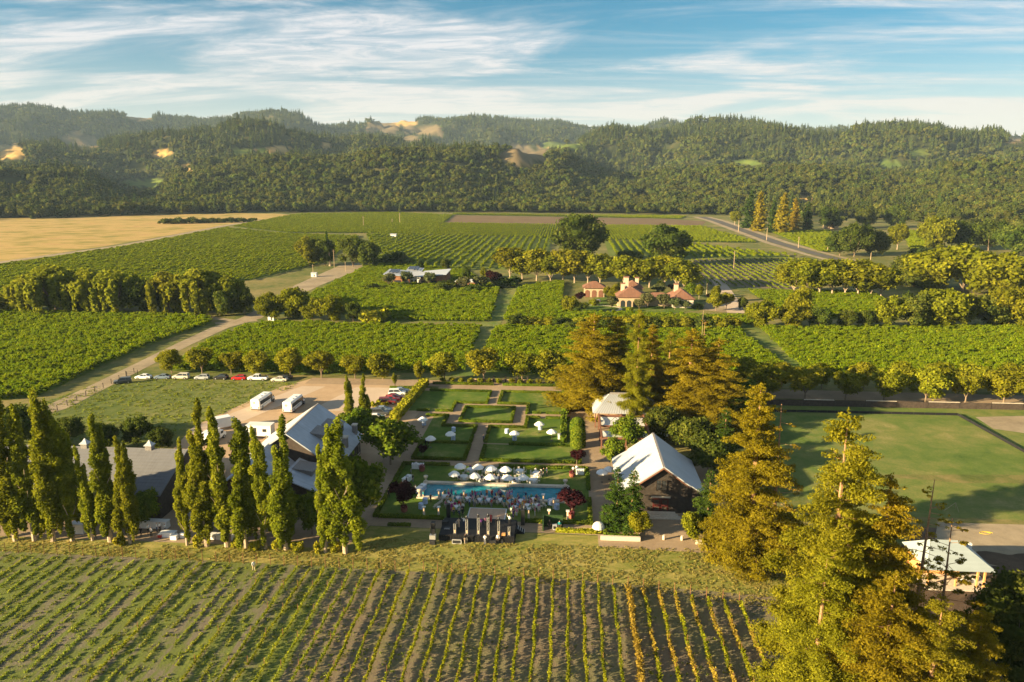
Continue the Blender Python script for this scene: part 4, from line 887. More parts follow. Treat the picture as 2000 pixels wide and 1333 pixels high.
# gardens round the two houses
for i, (kd, x, yb, yt, w, lab) in enumerate((
    ('olive', 760, 562, 533, 0.9, 'olive tree left in front of the modern house'), ('olive', 792, 560, 530, 1.0, 'olive tree in the middle in front of the modern house'), ('olive', 838, 560, 532, 1.1, 'olive tree right in front of the modern house'), ('oak', 820, 530, 508, 0.6, 'dark tree behind the modern house'), ('oakbush', 730, 568, 553, 1.4, 'dark bush at the left corner of the modern house garden'),
    ('oakbush', 880, 566, 545, 1.2, 'dark bush right of the modern house'), ('olive', 905, 567, 540, 1.1, 'grey olive tree beside the white flat roof'), ('oak', 912, 545, 518, 0.6, 'dark tree behind the white flat roof'), ('olive', 940, 566, 538, 1.2, 'grey olive tree right of the white flat roof'), ('gold', 945, 550, 522, 0.5, 'small golden tree right of the modern house'), ('plum', 965, 562, 528, 1.2, 'dark purple plum tree right of the modern house'),
    ('oakbush', 985, 562, 540, 1.2, 'dark green bush right of the purple plum tree'), ('oakbush', 1005, 556, 538, 1.3, 'dark green bush near the grass avenue'), ('oak', 870, 530, 505, 0.6, 'dark tree among the pale young vines'), ('oakbush', 860, 570, 552, 1.1, 'low bush in front of the modern house entrance'), ('oakbush', 920, 572, 555, 1.2, 'low round bush by the garden wall of the modern house'),
    ('gold', 1112, 613, 577, 0.7, 'golden tree left of the villa pool terrace'), ('plum', 1133, 592, 570, 1.1, 'purple tree beside the pool house'), ('bush', 1160, 597, 583, 1.0, 'clipped bush at the villa pool'), ('gold', 1200, 590, 555, 0.5, 'golden tree between pool house and villa'), ('olive', 1195, 606, 578, 0.9, 'olive tree at the left corner of the villa'),
    ('olive', 1265, 602, 572, 1.0, 'olive tree in front of the villa centre'), ('olive', 1297, 604, 574, 1.0, 'olive tree in front of the villa right of centre'), ('olive', 1285, 575, 555, 1.6, 'round olive tree in the villa courtyard'), ('plum', 1312, 570, 555, 1.2, 'purple shrub in the villa courtyard'), ('green', 1350, 582, 552, 0.9, 'light green bamboo clump behind the villa right wing'), ('cypress', 1345, 565, 538, 0.9, 'slim cypress behind the villa right wing'), ('cypress', 1380, 575, 544, 0.9, 'slim cypress beside the villa drive'),
    ('plane', 1397, 592, 558, 0.5, 'yellow upright tree right of the villa drive'), ('street', 1398, 608, 572, 1.0, 'round-topped tree at the villa drive, left one'), ('street', 1418, 605, 570, 1.0, 'round-topped tree at the villa drive, right one'), ('oak', 1450, 605, 580, 0.6, 'dark bush hiding the villa garage'), ('oakbush', 1362, 604, 592, 1.1, 'low bush at the villa right corner'), ('plum', 1385, 588, 572, 1.0, 'purple shrub at the villa drive'),
    ('plane', 1187, 585, 560, 0.7, 'golden tree in the gap between pool house and villa tower'), ('oak', 1210, 575, 548, 0.5, 'dark tree behind the villa chimney tower'), ('olive', 1248, 606, 584, 1.0, 'small olive tree before the villa arches'), ('olive', 1318, 606, 582, 1.1, 'small olive tree before the villa right wing'), ('oak', 1290, 572, 548, 0.6, 'dark tree behind the villa courtyard'), ('olive', 1338, 607, 588, 1.1, 'olive bush at the right end of the villa front'), ('plane', 1365, 585, 556, 0.6, 'golden tree behind the right corner of the villa'), ('oakbush', 1135, 604, 590, 1.2, 'dark bush below the pool house lawn'), ('bush', 1228, 610, 600, 1.1, 'low bush in front of the villa entrance'),
)): tree_px('garden_tree', kd, x, yb, yt, lab, 'tree', None, w)
for i in range(15):
    x = 1010 + i * 30 + rnd.uniform(-6, 6); tree_px('hedgerow_bush', 'bush' if i % 3 else 'oakbush', x, 637 + i * 0.2, 617 + rnd.uniform(-4, 2), 'bush, %s from the left in the hedgerow below the villa vineyard' % nth(i + 1), 'shrub', 'hedgerow below the villa vineyard', 1.3)
for i in range(9):
    x = 1112 + i * 13 + rnd.uniform(-3, 3); tree_px('hedgerow_bush', 'oakbush', x, 644, 628, 'dark bush, %s from the left in the second hedgerow line before the redwoods' % nth(i + 1), 'shrub', 'second hedgerow line before the redwoods', 1.3)
# ------------------------------------------------------------------ building materials
DWOOD = plain('dark_stained_boards', (0.060, 0.044, 0.034), 0.8, 0.3, 2.0)
BWOOD = plain('weathered_brown_boards', (0.046, 0.036, 0.029), 0.85, 0.3, 2.0, bump=0.2)
RWOOD = plain('red_brown_timber', (0.17, 0.075, 0.045), 0.75, 0.2, 3.0)
OWOOD = plain('fresh_orange_timber', (0.55, 0.28, 0.10), 0.7, 0.2, 3.0)
R_BLUE = roof_mat('pale_grey_metal_roof', (0.40, 0.43, 0.48), 0.6, axis=1)
R_WHITE = roof_mat('bright_metal_roof', (0.42, 0.43, 0.45), 0.5, axis=1, streak=0.12)
R_GREY = roof_mat('grey_shingle_roof', (0.15, 0.15, 0.16), 0.85, axis=0, streak=0.2)
R_TILE = roof_mat('red_clay_tiles', (0.20, 0.092, 0.052), 0.85, axis=0, streak=0.35)
R_SLATE = roof_mat('dark_slate_roof', (0.16, 0.155, 0.15), 0.8, axis=0, streak=0.3)
R_TEAL = roof_mat('pale_green_metal_roof', (0.36, 0.41, 0.40), 0.5, axis=1, streak=0.12)
SHING = plain('grey_shingle_cladding', (0.23, 0.21, 0.20), 0.9, 0.3, 6.0)
STUCCO = plain('warm_cream_stucco', (0.43, 0.315, 0.20), 0.9, 0.12, 1.5)
WHITE = plain('white_paint', (0.66, 0.65, 0.62), 0.6, 0.06, 2.0)
STONE = plain('pale_limestone', (0.56, 0.48, 0.38), 0.85, 0.15, 3.0, bump=0.15)
GLASS = plain('dark_window_glass', (0.03, 0.035, 0.04), 0.12, 0.2, 1.0, spec=0.6)
BLACK = plain('black_cloth', (0.012, 0.012, 0.014), 0.7, 0.3, 3.0)
DMETAL = plain('dark_metal', (0.05, 0.05, 0.055), 0.45, 0.2, 3.0, metal=0.5)
SILVER = plain('aluminium', (0.55, 0.54, 0.52), 0.4, 0.1, 3.0, metal=0.6)
REDDOOR = plain('dark_red_door_paint', (0.075, 0.012, 0.010), 0.6, 0.2, 2.0)
BRICK = plain('pale_chimney_stucco', (0.58, 0.42, 0.30), 0.9, 0.2, 3.0)
CORTEN = plain('rust_brown_wall', (0.26, 0.115, 0.06), 0.85, 0.25, 1.5)
PANEL = plain('solar_panel_glass', (0.035, 0.045, 0.075), 0.25, 0.2, 2.0, spec=0.6)

def ribs(parent, a0, a1, b0, b1, n, h, mat, name='roof_seam'):
    """raised seams running from the line a0-a1 (ridge) to b0-b1 (eave), one part"""
    mb = MB(); a0, a1, b0, b1 = map(Vector, (a0, a1, b0, b1)); nn = (a1 - a0).cross(b0 - a0).normalized(); nn = nn if nn.z > 0 else -nn
    for i in range(n + 1):
        t = i / n; p, q = a0.lerp(a1, t), b0.lerp(b1, t); w = (a1 - a0).normalized() * 0.03
        mb.extrude([p - w, p + w, q + w, q - w], nn * h)
    o = mb.build(name, mat, parent); o['kind'] = 'stuff'; return o

# ------------------------------------------------------------------ long barn on the left
def left_barn():
    x0, x1, y0, y1, e, rz_ = -118.0, -71.3, 117.0, 137.0, 5.0, 9.2; ym = (y0 + y1) / 2
    b = empty('long_barn', (0, 0, 0), 0, 'long dark barn with grey roof and little roof vents behind the left poplars', 'barn')
    m = MB(); m.extrude([(x0, y0, 0), (x0, y1, 0), (x0, y1, e), (x0, ym, rz_), (x0, y0, e)], (x1 - x0, 0, 0)); m.build('wall', DWOOD, b)
    m = MB(); o = 0.7; s = (rz_ - e) / (ym - y0)
    m.slab([(x0 - o, y0 - o, e - o * s), (x1 + o, y0 - o, e - o * s), (x1 + o, ym, rz_), (x0 - o, ym, rz_)], 0.22)
    m.slab([(x0 - o, y1 + o, e - o * s), (x1 + o, y1 + o, e - o * s), (x1 + o, ym, rz_), (x0 - o, ym, rz_)], 0.22)
    rf = m.build('roof', R_GREY, b)
    m = MB()
    for k in range(14):        # courses of the sheets
        t = (k + 0.5) / 14; y = y0 - o + (ym - y0 + o) * t; z = e - o * s + (rz_ - e + o * s) * t + 0.235; m.box(((x0 + x1) / 2, y, z + 0.02), (x1 - x0 + 2 * o, 0.10, 0.05))
    c = m.build('roof_course', R_GREY, b); c['kind'] = 'stuff'
    for px_ in (290, 158, 14):
        cx = P(px_, 880, rz_).x; m = MB(); m.box((cx, ym, rz_ + 0.4), (1.2, 1.2, 1.0)); v = m.build('roof_vent', SHING, b)
        m = MB(); m.lathe([(1.15, 0), (1.05, 0.08), (0.5, 0.45), (0.08, 0.95)], (0, 0, 0), 4); q = m.build('vent_cap', R_WHITE, v, (cx, ym, rz_ + 0.9)); q.rotation_euler = (0, 0, math.pi / 4)
    for x in np.arange(-112, -76, 7.0):
        m = MB(); m.box((x, y0 - 0.04, 1.4), (2.6, 0.12, 2.8)); m.build('door', BWOOD, b)
left_barn()

# ------------------------------------------------------------------ main house with the big grey roof
def main_house():
    b = empty('main_house', (0, 0, 0), 0, 'large dark house with big pale grey gabled roof and shed dormers', 'house')
    xl, xm, xr, y0, y1, e, rg_ = -63.6, -53.8, -44.6, 133.2, 151.2, 4.2, 10.8
    sl = (rg_ - e) / (xr - xm)
    m = MB(); m.extrude([(xl, y0, 0), (xr, y0, 0), (xr, y0, e), (xm, y0, rg_), (xl, y0, e)], (0, y1 - y0, 0)); m.build('wall', DWOOD, b)
    o = 0.7
    for s, xe in ((1, xr), (-1, xl)):
        k = (rg_ - e) / abs(xe - xm); m = MB(); m.slab([(xe + s * o, y0 - o, e - o * k), (xe + s * o, y1 + o, e - o * k), (xm, y1 + o, rg_), (xm, y0 - o, rg_)], 0.22); m.build('roof', R_BLUE if s > 0 else R_WHITE, b)  # sun-facing left slope takes the whiter metal, its sunlight put into the colour
    m = MB(); m.box((xm, (y0 + y1) / 2, rg_ + 0.22), (0.35, y1 - y0 + 1.4, 0.12)); m.build('ridge_cap', SHING, b)
    ribs(b, (xm, y0, rg_ + .22), (xm, y1, rg_ + .22), (xr + o, y0, e - o * sl + .22), (xr + o, y1, e - o * sl + .22), 22, 0.035, R_BLUE)
    # shed dormers: a box cut out of the right slope with a flatter lid
    for (xa, xb, ya, yb) in ((-50.6, -47.2, 144.4, 148.2), (-51.0, -47.2, 138.6, 142.8)):
        za, zb = rg_ - (xa - xm) * sl + 0.15, rg_ - (xb - xm) * sl
        d = MB(); d.extrude([(xa, ya, za), (xb, ya, zb), (xb, ya, za - 0.5), (xa, ya, za + 0.0)], (0, yb - ya, 0)); dm = d.build('dormer', SHING, b)
        d = MB(); d.slab([(xa - 0.6, ya - .3, za + .12), (xb + .4, ya - .3, za - 0.5), (xb + .4, yb + .3, za - 0.5), (xa - 0.6, yb + .3, za + .12)], 0.14); d.build('dormer_roof', SHING, dm)
        n = 3
        for q in range(n):
            yy = ya + (yb - ya) * (q + .5) / n; d = MB(); d.box((xb + 0.03, yy, (zb + za - 0.5) / 2 + .1), (0.08, (yb - ya) / n - 0.3, max(0.5, (za - 0.5 - zb) - 0.4))); d.build('window', GLASS, dm)
    for (x, y) in ((-45.4, 150.3), (-45.2, 142.6)):
        m = MB(); m.box((x, y, 3.4), (0.9, 1.1, 6.8)); c = m.build('chimney', SHING, b); m = MB(); m.box((x, y, 6.9), (1.15, 1.35, 0.25)); m.build('chimney_cap', STONE, c)
    for y in np.arange(136, 150, 3.4):
        m = MB(); m.box((xr + .03, y, 1.6), (0.1, 1.5, 2.0)); w = m.build('window', GLASS, b); m = MB(); m.box((xr + .06, y, 0.52), (0.16, 1.8, 0.12)); m.build('window_sill', STONE, w)
    # front wing, gable towards the viewer
    fx0, fx1, fy0, fy1, fe, fr = -63.0, -51.6, 119.0, 133.2, 4.0, 8.6; fm = (fx0 + fx1) / 2
    m = MB(); m.extrude([(fx0, fy0, 0), (fx1, fy0, 0), (fx1, fy0, fe), (fm, fy0, fr), (fx0, fy0, fe)], (0, fy1 - fy0 - .01, 0)); fw = m.build('front_wing', DWOOD, b)
    k = (fr - fe) / (fx1 - fm)
    for s, xe in ((1, fx1), (-1, fx0)):
        m = MB(); m.slab([(xe + s * .6, fy0 - .8, fe - .6 * k), (xe + s * .6, fy1, fe - .6 * k), (fm, fy1, fr), (fm, fy0 - .8, fr)], 0.2); m.build('wing_roof', R_BLUE, fw)
    for x in (-60, -57.3, -54.6):
        m = MB(); m.box((x, fy0 - .03, 1.5), (1.5, 0.1, 2.3)); m.build('window', GLASS, fw)
    # lower side wing with its own dormer
    m = MB(); m.extrude([(-51.58, 124.0, 0), (-45.2, 124.0, 0), (-45.2, 124.0, 3.0), (-51.58, 124.0, 5.6)], (0, 9.0, 0)); sw = m.build('side_wing', DWOOD, b)
    m = MB(); m.slab([(-51.58, 123.3, 5.75), (-44.6, 123.3, 2.85), (-44.6, 133.1, 2.85), (-51.58, 133.1, 5.75)], 0.18); m.build('wing_roof', R_BLUE, sw)
    m = MB(); m.extrude([(-50.6, 128, 5.4), (-47.4, 128, 4.1), (-47.4, 128, 5.2), (-50.6, 128, 5.6)], (0, 3.6, 0)); dm = m.build('dormer', SHING, b)
    m = MB(); m.slab([(-51.0, 127.7, 5.75), (-47.0, 127.7, 5.25), (-47.0, 131.9, 5.25), (-51.0, 131.9, 5.75)], 0.13); m.build('dormer_roof', SHING, dm)
    m = MB(); m.box((-46.6, 132.2, 3.9), (0.9, 0.9, 4.2)); m.build('chimney', SHING, b)
main_house()

# ------------------------------------------------------------------ gabled barn on the right
def right_barn():
    b = empty('gabled_barn', (0, 0, 0), 0, 'brown wooden barn with bright gabled metal roof and red double door', 'barn')
    y0, y1, xm, ap, e, a = 126.3, 142.6, 17.8, 9.0, 5.7, 3.9
    xl, xr, al, ar = 13.3, 22.3, 10.4, 25.0
    m = MB(); m.extrude([(xl, y0, 0), (xr, y0, 0), (xr, y0, e), (xm, y0, ap - .15), (xl, y0, e)], (0, y1 - y0, 0)); m.build('wall', BWOOD, b)
    for x1, x2 in ((al, xl - .01), (xr + .01, ar)):
        lo, hi = a, e - .2; z1, z2 = (lo, hi) if x1 == al else (hi, lo)
        m = MB(); m.extrude([(x1, y0 + .5, 0), (x2, y0 + .5, 0), (x2, y0 + .5, z2), (x1, y0 + .5, z1)], (0, y1 - y0 - 1.0, 0)); m.build('aisle_wall', BWOOD, b)
    k = (ap - e) / (xr - xm); o = 0.35
    for s, xe, ae in ((1, xr, ar), (-1, xl, al)):
        m = MB(); m.slab([(xe + s * o, y0 - .8, e - o * k), (xe + s * o, y1 + .6, e - o * k), (xm, y1 + .6, ap), (xm, y0 - .8, ap)], 0.2); m.build('roof', R_WHITE, b)
        k2 = (e - .2 - a) / abs(ae - xe); m = MB(); m.slab([(ae + s * .6, y0 - .1, a - .6 * k2), (ae + s * .6, y1 + .3, a - .6 * k2), (xe, y1 + .3, e - .12), (xe, y0 - .1, e - .12)], 0.18); m.build('aisle_roof', R_WHITE, b)
        ribs(b, (xm, y0 - .6, ap + .2), (xm, y1 + .4, ap + .2), (xe + s * o, y0 - .6, e - o * k + .2), (xe + s * o, y1 + .4, e - o * k + .2), 26, 0.03, R_WHITE)
        m = MB(); m.slab([(xe + s * o, y0 - .84, e - o * k - .28), (xe + s * o, y0 - .80, e - o * k - .02), (xm, y0 - .80, ap - .02), (xm, y0 - .84, ap - .28)], 0.04); m.build('barge_board', RWOOD, b)
    m = MB(); m.box((xm, (y0 + y1) / 2 - .1, ap + .22), (.4, y1 - y0 + 1.4, .08)); m.build('ridge_cap', SHING, b)
    # red double door under a lintel, square loft window above
    for s in (-1, 1):
        m = MB(); m.box((17.6 + s * .72, y0 - .05, 1.45), (1.36, .12, 2.9)); d = m.build('door', REDDOOR, b)
        for zz in (.8, 2.1): m = MB(); m.box((17.6 + s * .72, y0 - .13, zz), (.9, .04, .8)); m.build('door_panel', DWOOD, d)
    m = MB(); m.box((17.6, y0 - .12, 3.08), (3.4, .3, .22)); m.build('lintel', STONE, b)
    m = MB(); m.box((17.6, y0 - .04, 5.3), (1.8, .12, 1.7)); w = m.build('window', GLASS, b)
    for dx in (-.95, 0, .95): m = MB(); m.box((17.6 + dx, y0 - .12, 5.3), (.1, .08, 1.9)); m.build('window_bar', DWOOD, w)
    # stone step and low planter walls
    t = empty('stone_steps', (0, 0, 0), 0, 'broad stone steps in front of the red barn door', 'steps')
    for i in range(3): m = MB(); m.box2((15.2 - .4 * i, y0 - 1.6 - .6 * i, 0), (20.2 + .4 * i, y0 - 1.0 - .6 * i + .6, .45 - .14 * i)); m.build('step', STONE, t)
    for i, (x, y, w_, lab) in enumerate(((9.7, 115.2, 6.6, 'long low stone planter wall left of the barn forecourt'), (23.9, 114.9, 3.6, 'short low stone planter wall right of the barn forecourt'))):
        m = MB(); m.box((x, y, .38), (w_, .45, .76)); q = m.build('planter_wall', STONE); tag(q, lab, 'wall')
    for i, (x, w_, lab) in enumerate(((14.0, 1.5, 'white-topped bench left of the barn door'), (22.6, 2.6, 'long white-topped table right of the barn door'))):
        t = empty('bench_table', (x, 122.6, 0), 0, lab, 'table'); m = MB(); m.box((0, 0, .76), (w_, .8, .07)); m.build('top', WHITE, t)
        for sx in (-1, 1):
            for sy in (-1, 1): m = MB(); m.box((sx * (w_ / 2 - .1), sy * .3, .36), (.08, .08, .72)); m.build('leg', RWOOD, t)
    for i, x in enumerate((17.0, 20.0)):
        m = MB(); m.lathe([(.2, 0), (.26, .3), (.2, .75), (.24, .85)], (0, 0, 0), 10); q = m.build('stone_bollard', STONE, None, (x, 116.0, 0)); tag(q, 'pale stone post in front of the barn forecourt, %s one' % ('left', 'right')[i], 'post', 'stone posts before the barn')
right_barn()

# ------------------------------------------------------------------ pavilion with timber pergola
def pavilion():
    b = empty('pavilion', (0, 0, 0), 0, 'open pavilion with white ribbed hipped roof beside the redwoods', 'pavilion')
    x0, x1, y0, y1, e, r_ = 6.9, 24.0, 171.6, 183.2, 3.7, 6.9; ym = (y0 + y1) / 2; rx0, rx1 = 11.2, 20.0
    A, B, C, D, E, F = (x0, y0, e), (x1, y0, e), (x1, y1, e), (x0, y1, e), (rx0, ym, r_), (rx1, ym, r_)
    for pl in ((A, B, F, E), (C, D, E, F), (D, A, E), (B, C, F)): m = MB(); m.slab(pl, 0.16); m.build('roof', R_WHITE, b)
    ribs(b, (rx0, ym, r_ + .16), (rx1, ym, r_ + .16), (x0 + .8, y0, e + .16), (x1 - .8, y0, e + .16), 26, 0.07, R_GREY)
    m = MB(); m.box(((rx0 + rx1) / 2, ym, r_ + .2), (rx1 - rx0, .5, .5)); m.build('ridge_vent', SHING, b)
    for x in np.linspace(x0 + .6, x1 - .6, 6):
        for y in (y0 + .6, y1 - .6): m = MB(); m.box((x, y, e / 2), (.28, .28, e)); m.build('post', RWOOD, b)
    m = MB(); m.box2((x0 + .5, ym, 0), (x1 - .5, y1 - .8, e - .3)); m.build('wall', STUCCO, b)
    g = empty('pergola', (0, 0, 0), 0, 'red-brown timber pergola with white stretched canopies in front of the pavilion', 'pergola')
    for x in (8.2, 13.5, 18.8):
        for y in (154.8, 162.6, 170.4): m = MB(); m.box((x, y, 1.75), (.3, .3, 3.5)); m.build('post', RWOOD, g)
    for y in (154.8, 162.6, 170.4): m = MB(); m.box((13.5, y, 3.66), (11.4, .34, .4)); m.build('beam', RWOOD, g)
    for x in (8.2, 13.5, 18.8): m = MB(); m.box((x, 162.6, 3.95), (.3, 16.2, .3)); m.build('beam', RWOOD, g)
    for i, (ya, yb) in enumerate(((155.4, 159.6), (163.4, 169.4))):
        for xa, xb in ((8.6, 13.2), (13.8, 18.5)):
            m = MB(); n = 8
            for k in range(n):
                t0, t1 = k / n, (k + 1) / n; z = lambda t: 3.55 - .18 * math.sin(math.pi * t)
                m.slab([(xa, ya + (yb - ya) * t0, z(t0)), (xb, ya + (yb - ya) * t0, z(t0)), (xb, ya + (yb - ya) * t1, z(t1)), (xa, ya + (yb - ya) * t1, z(t1))], .03)
            m.build('canopy', WHITE, g)
    for k in range(5):      # zigzag brace seen against the canopy
        xa = 8.8 + k * 2.0; m = MB(); m.tube((xa, 166.0, 3.75), (xa + 1, 166.0, 4.75), .06, .06, 4); m.tube((xa + 1, 166.0, 4.75), (xa + 2, 166.0, 3.75), .06, .06, 4); m.build('brace', DMETAL, g)
    m = MB(); m.box((13.8, 166.0, 4.8), (10.6, .1, .1)); m.build('brace_rail', DMETAL, g)
pavilion()

# ------------------------------------------------------------------ small open shed at right
def shed():
    b = empty('open_shed', (0, 0, 0), 0, 'small open shed with pale green roof and fresh orange posts', 'shed')
    x0, x1, y0, y1, e, t = 53.6, 63.4, 103.4, 111.8, 3.1, 5.0
    A, B, C, D = (x0, y0, e), (x1, y0, e), (x1, y1, e), (x0, y1, e); E, F = (56.6, 109.2, t), (60.6, 109.2, t)
    for pl in ((A, B, F, E), (C, D, E, F), (D, A, E), (B, C, F)): m = MB(); m.slab(pl, 0.12); m.build('roof', R_TEAL, b)
    for (x, y) in ((62.4, 104.4), (61.4, 104.4), (54.4, 104.4), (58.4, 104.4), (62.6, 111), (54.4, 111)): m = MB(); m.box((x, y, 1.55), (.24, .24, 3.1)); m.build('post', OWOOD, b)
    m = MB(); m.box2((54.6, 107.8, 0), (60.6, 110.9, 2.9)); m.build('wall', OWOOD, b)
    m = MB(); m.box2((53.8, 103.2, 0.02), (63.6, 108, .14)); m.build('floor_slab', STONE, b)
    m = MB(); m.box((62.4, 109.3, 4.2), (.5, .5, 1.0)); m.build('chimney', WHITE, b)
    for i, (x, y, sx, lab) in enumerate(((60.3, 105.4, 1.2, 'pale sack pile under the open shed'), (61.6, 106.0, .7, 'small white crate under the open shed'))):
        m = MB(); m.box((x, y, .45), (sx, .8, .62), 0.3, .8); m.box((x + .1, y, .85), (sx * .6, .5, .3), .6, .8); q = m.build('stored_goods', WHITE); tag(q, lab, 'goods')
shed()

# ------------------------------------------------------------------ modern house and tiled villa across the vineyards
def hip(b, x0, x1, y0, y1, e, r_, mat, name='roof', o=0.6, along=None):
    ax = along or ('x' if x1 - x0 > y1 - y0 else 'y'); x0 -= o; x1 += o; y0 -= o; y1 += o
    if ax == 'x': d = (y1 - y0) / 2; E, F = (x0 + d, (y0 + y1) / 2, r_), (x1 - d, (y0 + y1) / 2, r_); pls = (((x0, y0, e), (x1, y0, e), F, E), ((x1, y1, e), (x0, y1, e), E, F), ((x0, y1, e), (x0, y0, e), E), ((x1, y0, e), (x1, y1, e), F))
    else: d = (x1 - x0) / 2; E, F = ((x0 + x1) / 2, y0 + d, r_), ((x0 + x1) / 2, y1 - d, r_); pls = (((x0, y1, e), (x0, y0, e), E, F), ((x1, y0, e), (x1, y1, e), F, E), ((x0, y0, e), (x1, y0, e), E), ((x1, y1, e), (x0, y1, e), F))
    m = MB()
    for p in pls: m.slab(p, .18)
    return m.build(name, mat, b)
def arch(parent, x, y, w, h, mat, name='arch'):
    """round-headed dark opening on a wall that faces the viewer"""
    m = MB(); pts = [(x - w / 2, y, 0.05), (x + w / 2, y, 0.05)] + [(x + w / 2 * math.cos(a), y, h - w / 2 + w / 2 * math.sin(a)) for a in np.linspace(0, math.pi, 7)]
    m.extrude(pts, (0, -.12, 0)); return m.build(name, mat, parent)
def villa():
    v = empty('tiled_villa', (0, 0, 0), 0, 'cream villa with red tiled hipped roofs and a square chimney tower', 'villa')
    p = P(1232, 600); y0 = p.y
    def X(x): return P(x, 600).x
    m = MB(); m.box2((X(1206), y0, 0), (X(1262), y0 + 15, 4.4)); m.build('wall', STUCCO, v); hip(v, X(1206), X(1262), y0, y0 + 15, 4.4, 8.4, R_TILE)
    m = MB(); m.box2((X(1262) + .02, y0 + 3, 0), (X(1312), y0 + 12, 3.4)); m.build('wall', STUCCO, v); hip(v, X(1258), X(1316), y0 + 3, y0 + 12, 3.4, 5.6, R_TILE, 'roof', .4)
    m = MB(); m.box2((X(1312) + .02, y0 - 1, 0), (X(1352), y0 + 15, 4.0)); m.build('wall', STONE, v); hip(v, X(1312), X(1352), y0 - 1, y0 + 15, 4.0, 7.6, R_TILE, 'roof', .7, 'y')
    m = MB(); m.box2((X(1225), y0 + 20, 0), (X(1262), y0 + 32, 5.4)); m.build('wall', STUCCO, v); hip(v, X(1225), X(1262), y0 + 20, y0 + 32, 5.4, 8.6, R_TILE)
    for (x, y, w, h) in ((1227, 17, 2.2, 11.6), (1218, 9, 1.7, 9.6), (1324, 10, 1.8, 9.4), (1252, 25, 1.6, 10.2)):
        m = MB(); m.box((X(x), y0 + y, h / 2), (w, w, h)); c = m.build('chimney', BRICK, v); m = MB(); m.box((X(x), y0 + y, h + .15), (w + .5, w + .5, .35)); m.build('chimney_cap', R_TILE, c)
    for x in (1216, 1228, 1240): arch(v, X(x), y0 - .01, 1.9, 3.1, GLASS, 'archway')
    for x in (1250, 1256): m = MB(); m.box((X(x), y0 - .05, 1.9), (.9, .12, 1.5)); m.build('window', GLASS, v)
    for x in (1320, 1332, 1344): m = MB(); m.box((X(x), y0 - 1.05, 1.7), (1.2, .12, 1.5)); m.build('window', GLASS, v)
    h = empty('pool_house', (0, 0, 0), 0, 'small cream pool house with three arches and red tiled roof', 'house'); q = P(1160, 581); hx0, hx1 = P(1141, 581).x, P(1180, 581).x
    m = MB(); m.box2((hx0, q.y, 0), (hx1, q.y + 8, 4.6)); m.build('wall', STUCCO, h); hip(h, hx0, hx1, q.y, q.y + 8, 4.6, 7.4, R_TILE, 'roof', .8)
    for x in (1147, 1160, 1173): arch(h, P(x, 581).x, q.y - .01, 2.2, 3.6, RWOOD, 'archway')
    z = pix((1155, 590), (1173, 590), (1172, 585), (1156, 585)); POOLW = plain('villa_pool_water', (0.06, 0.2, 0.32), .1, .1, .5, spec=.5)
    o = sheet('villa_pool', z, .09, POOLW); tag(o, kind='structure')
    n = 20; c = P(1160, 603); pts = [(c.x + 11.5 * math.cos(t), c.y + 8.0 * math.sin(t)) for t in np.linspace(0, 6.283, n, endpoint=False)]; sheet('villa_lawn', pts, .085, G_LAWN)
    pts = [(c.x + 13 * math.cos(t), c.y + 9.2 * math.sin(t)) for t in np.linspace(0, 6.283, n, endpoint=False)]; sheet('villa_lawn_kerb', pts, .07, STONE)
villa()
def modern_house():
    b = empty('modern_house', (0, 0, 0), 0, 'low modern house with grey tilted roofs, solar panels and rust-red walls', 'house')
    y0 = P(800, 557).y
    def X(x): return P(x, 557).x
    for (xa, xb, ya, yb, za, zb, wall) in ((752, 800, 0, 14, 5.8, 4.6, CORTEN), (800, 822, 2, 12, 4.6, 4.6, WHITE), (822, 872, 0, 16, 4.6, 6.0, CORTEN)):
        x0, x1 = X(xa), X(xb); m = MB(); m.extrude([(x0, y0 + ya, 0), (x1 - .02, y0 + ya, 0), (x1 - .02, y0 + ya, zb - .4), (x0, y0 + ya, za - .4)], (0, yb - ya, 0)); w = m.build('wall', wall, b)
        m = MB(); m.slab([(x0 - .9, y0 + ya - 1, za), (x1 + .5, y0 + ya - 1, zb), (x1 + .5, y0 + yb + 1, zb + .9), (x0 - .9, y0 + yb + 1, za + .9)], .25); m.build('roof', R_BLUE if wall is CORTEN else R_WHITE, b)
        for k in range(3): xx = x0 + (x1 - x0) * (k + .5) / 3; m = MB(); m.box((xx, y0 + ya - .05, 1.5), ((x1 - x0) / 3 - .9, .12, 2.2)); m.build('window', GLASS, b)
    m = MB(); m.box2((X(784), y0 + 14.2, 0), (X(812), y0 + 22, 5.6)); m.build('wall', CORTEN, b); m = MB(); m.slab([(X(782), y0 + 13.6, 5.7), (X(814), y0 + 13.6, 5.2), (X(814), y0 + 23, 6.4), (X(782), y0 + 23, 6.9)], .25); m.build('roof', R_BLUE, b)
    for (xa, xb, ya, yb, za) in ((756, 776, 4, 11, 6.5), (786, 806, 15, 21.5, 6.9)):
        for k in range(4):
            t0 = X(xa) + (X(xb) - X(xa)) * k / 4; t1 = t0 + (X(xb) - X(xa)) / 4 - .12; m = MB(); m.slab([(t0, y0 + ya, za), (t1, y0 + ya, za - .2), (t1, y0 + yb, za + .7), (t0, y0 + yb, za + .9)], .08); m.build('solar_panel', PANEL, b)
    s = empty('flat_roof_annex', (0, 0, 0), 0, 'white flat-roofed annex among olive trees right of the modern house', 'annex'); q = P(905, 562)
    m = MB(); m.box2((P(890, 562).x, q.y, 0), (P(928, 562).x, q.y + 9, 3.0)); m.build('wall', CORTEN, s); m = MB(); m.box2((P(888, 562).x, q.y - .6, 3.0), (P(930, 562).x, q.y + 9.6, 3.3)); m.build('roof', WHITE, s)
    for k in range(3): m = MB(); m.box((P(897 + 11 * k, 562).x, q.y - .04, 1.4), (1.8, .1, 1.9)); m.build('window', GLASS, s)
modern_house()
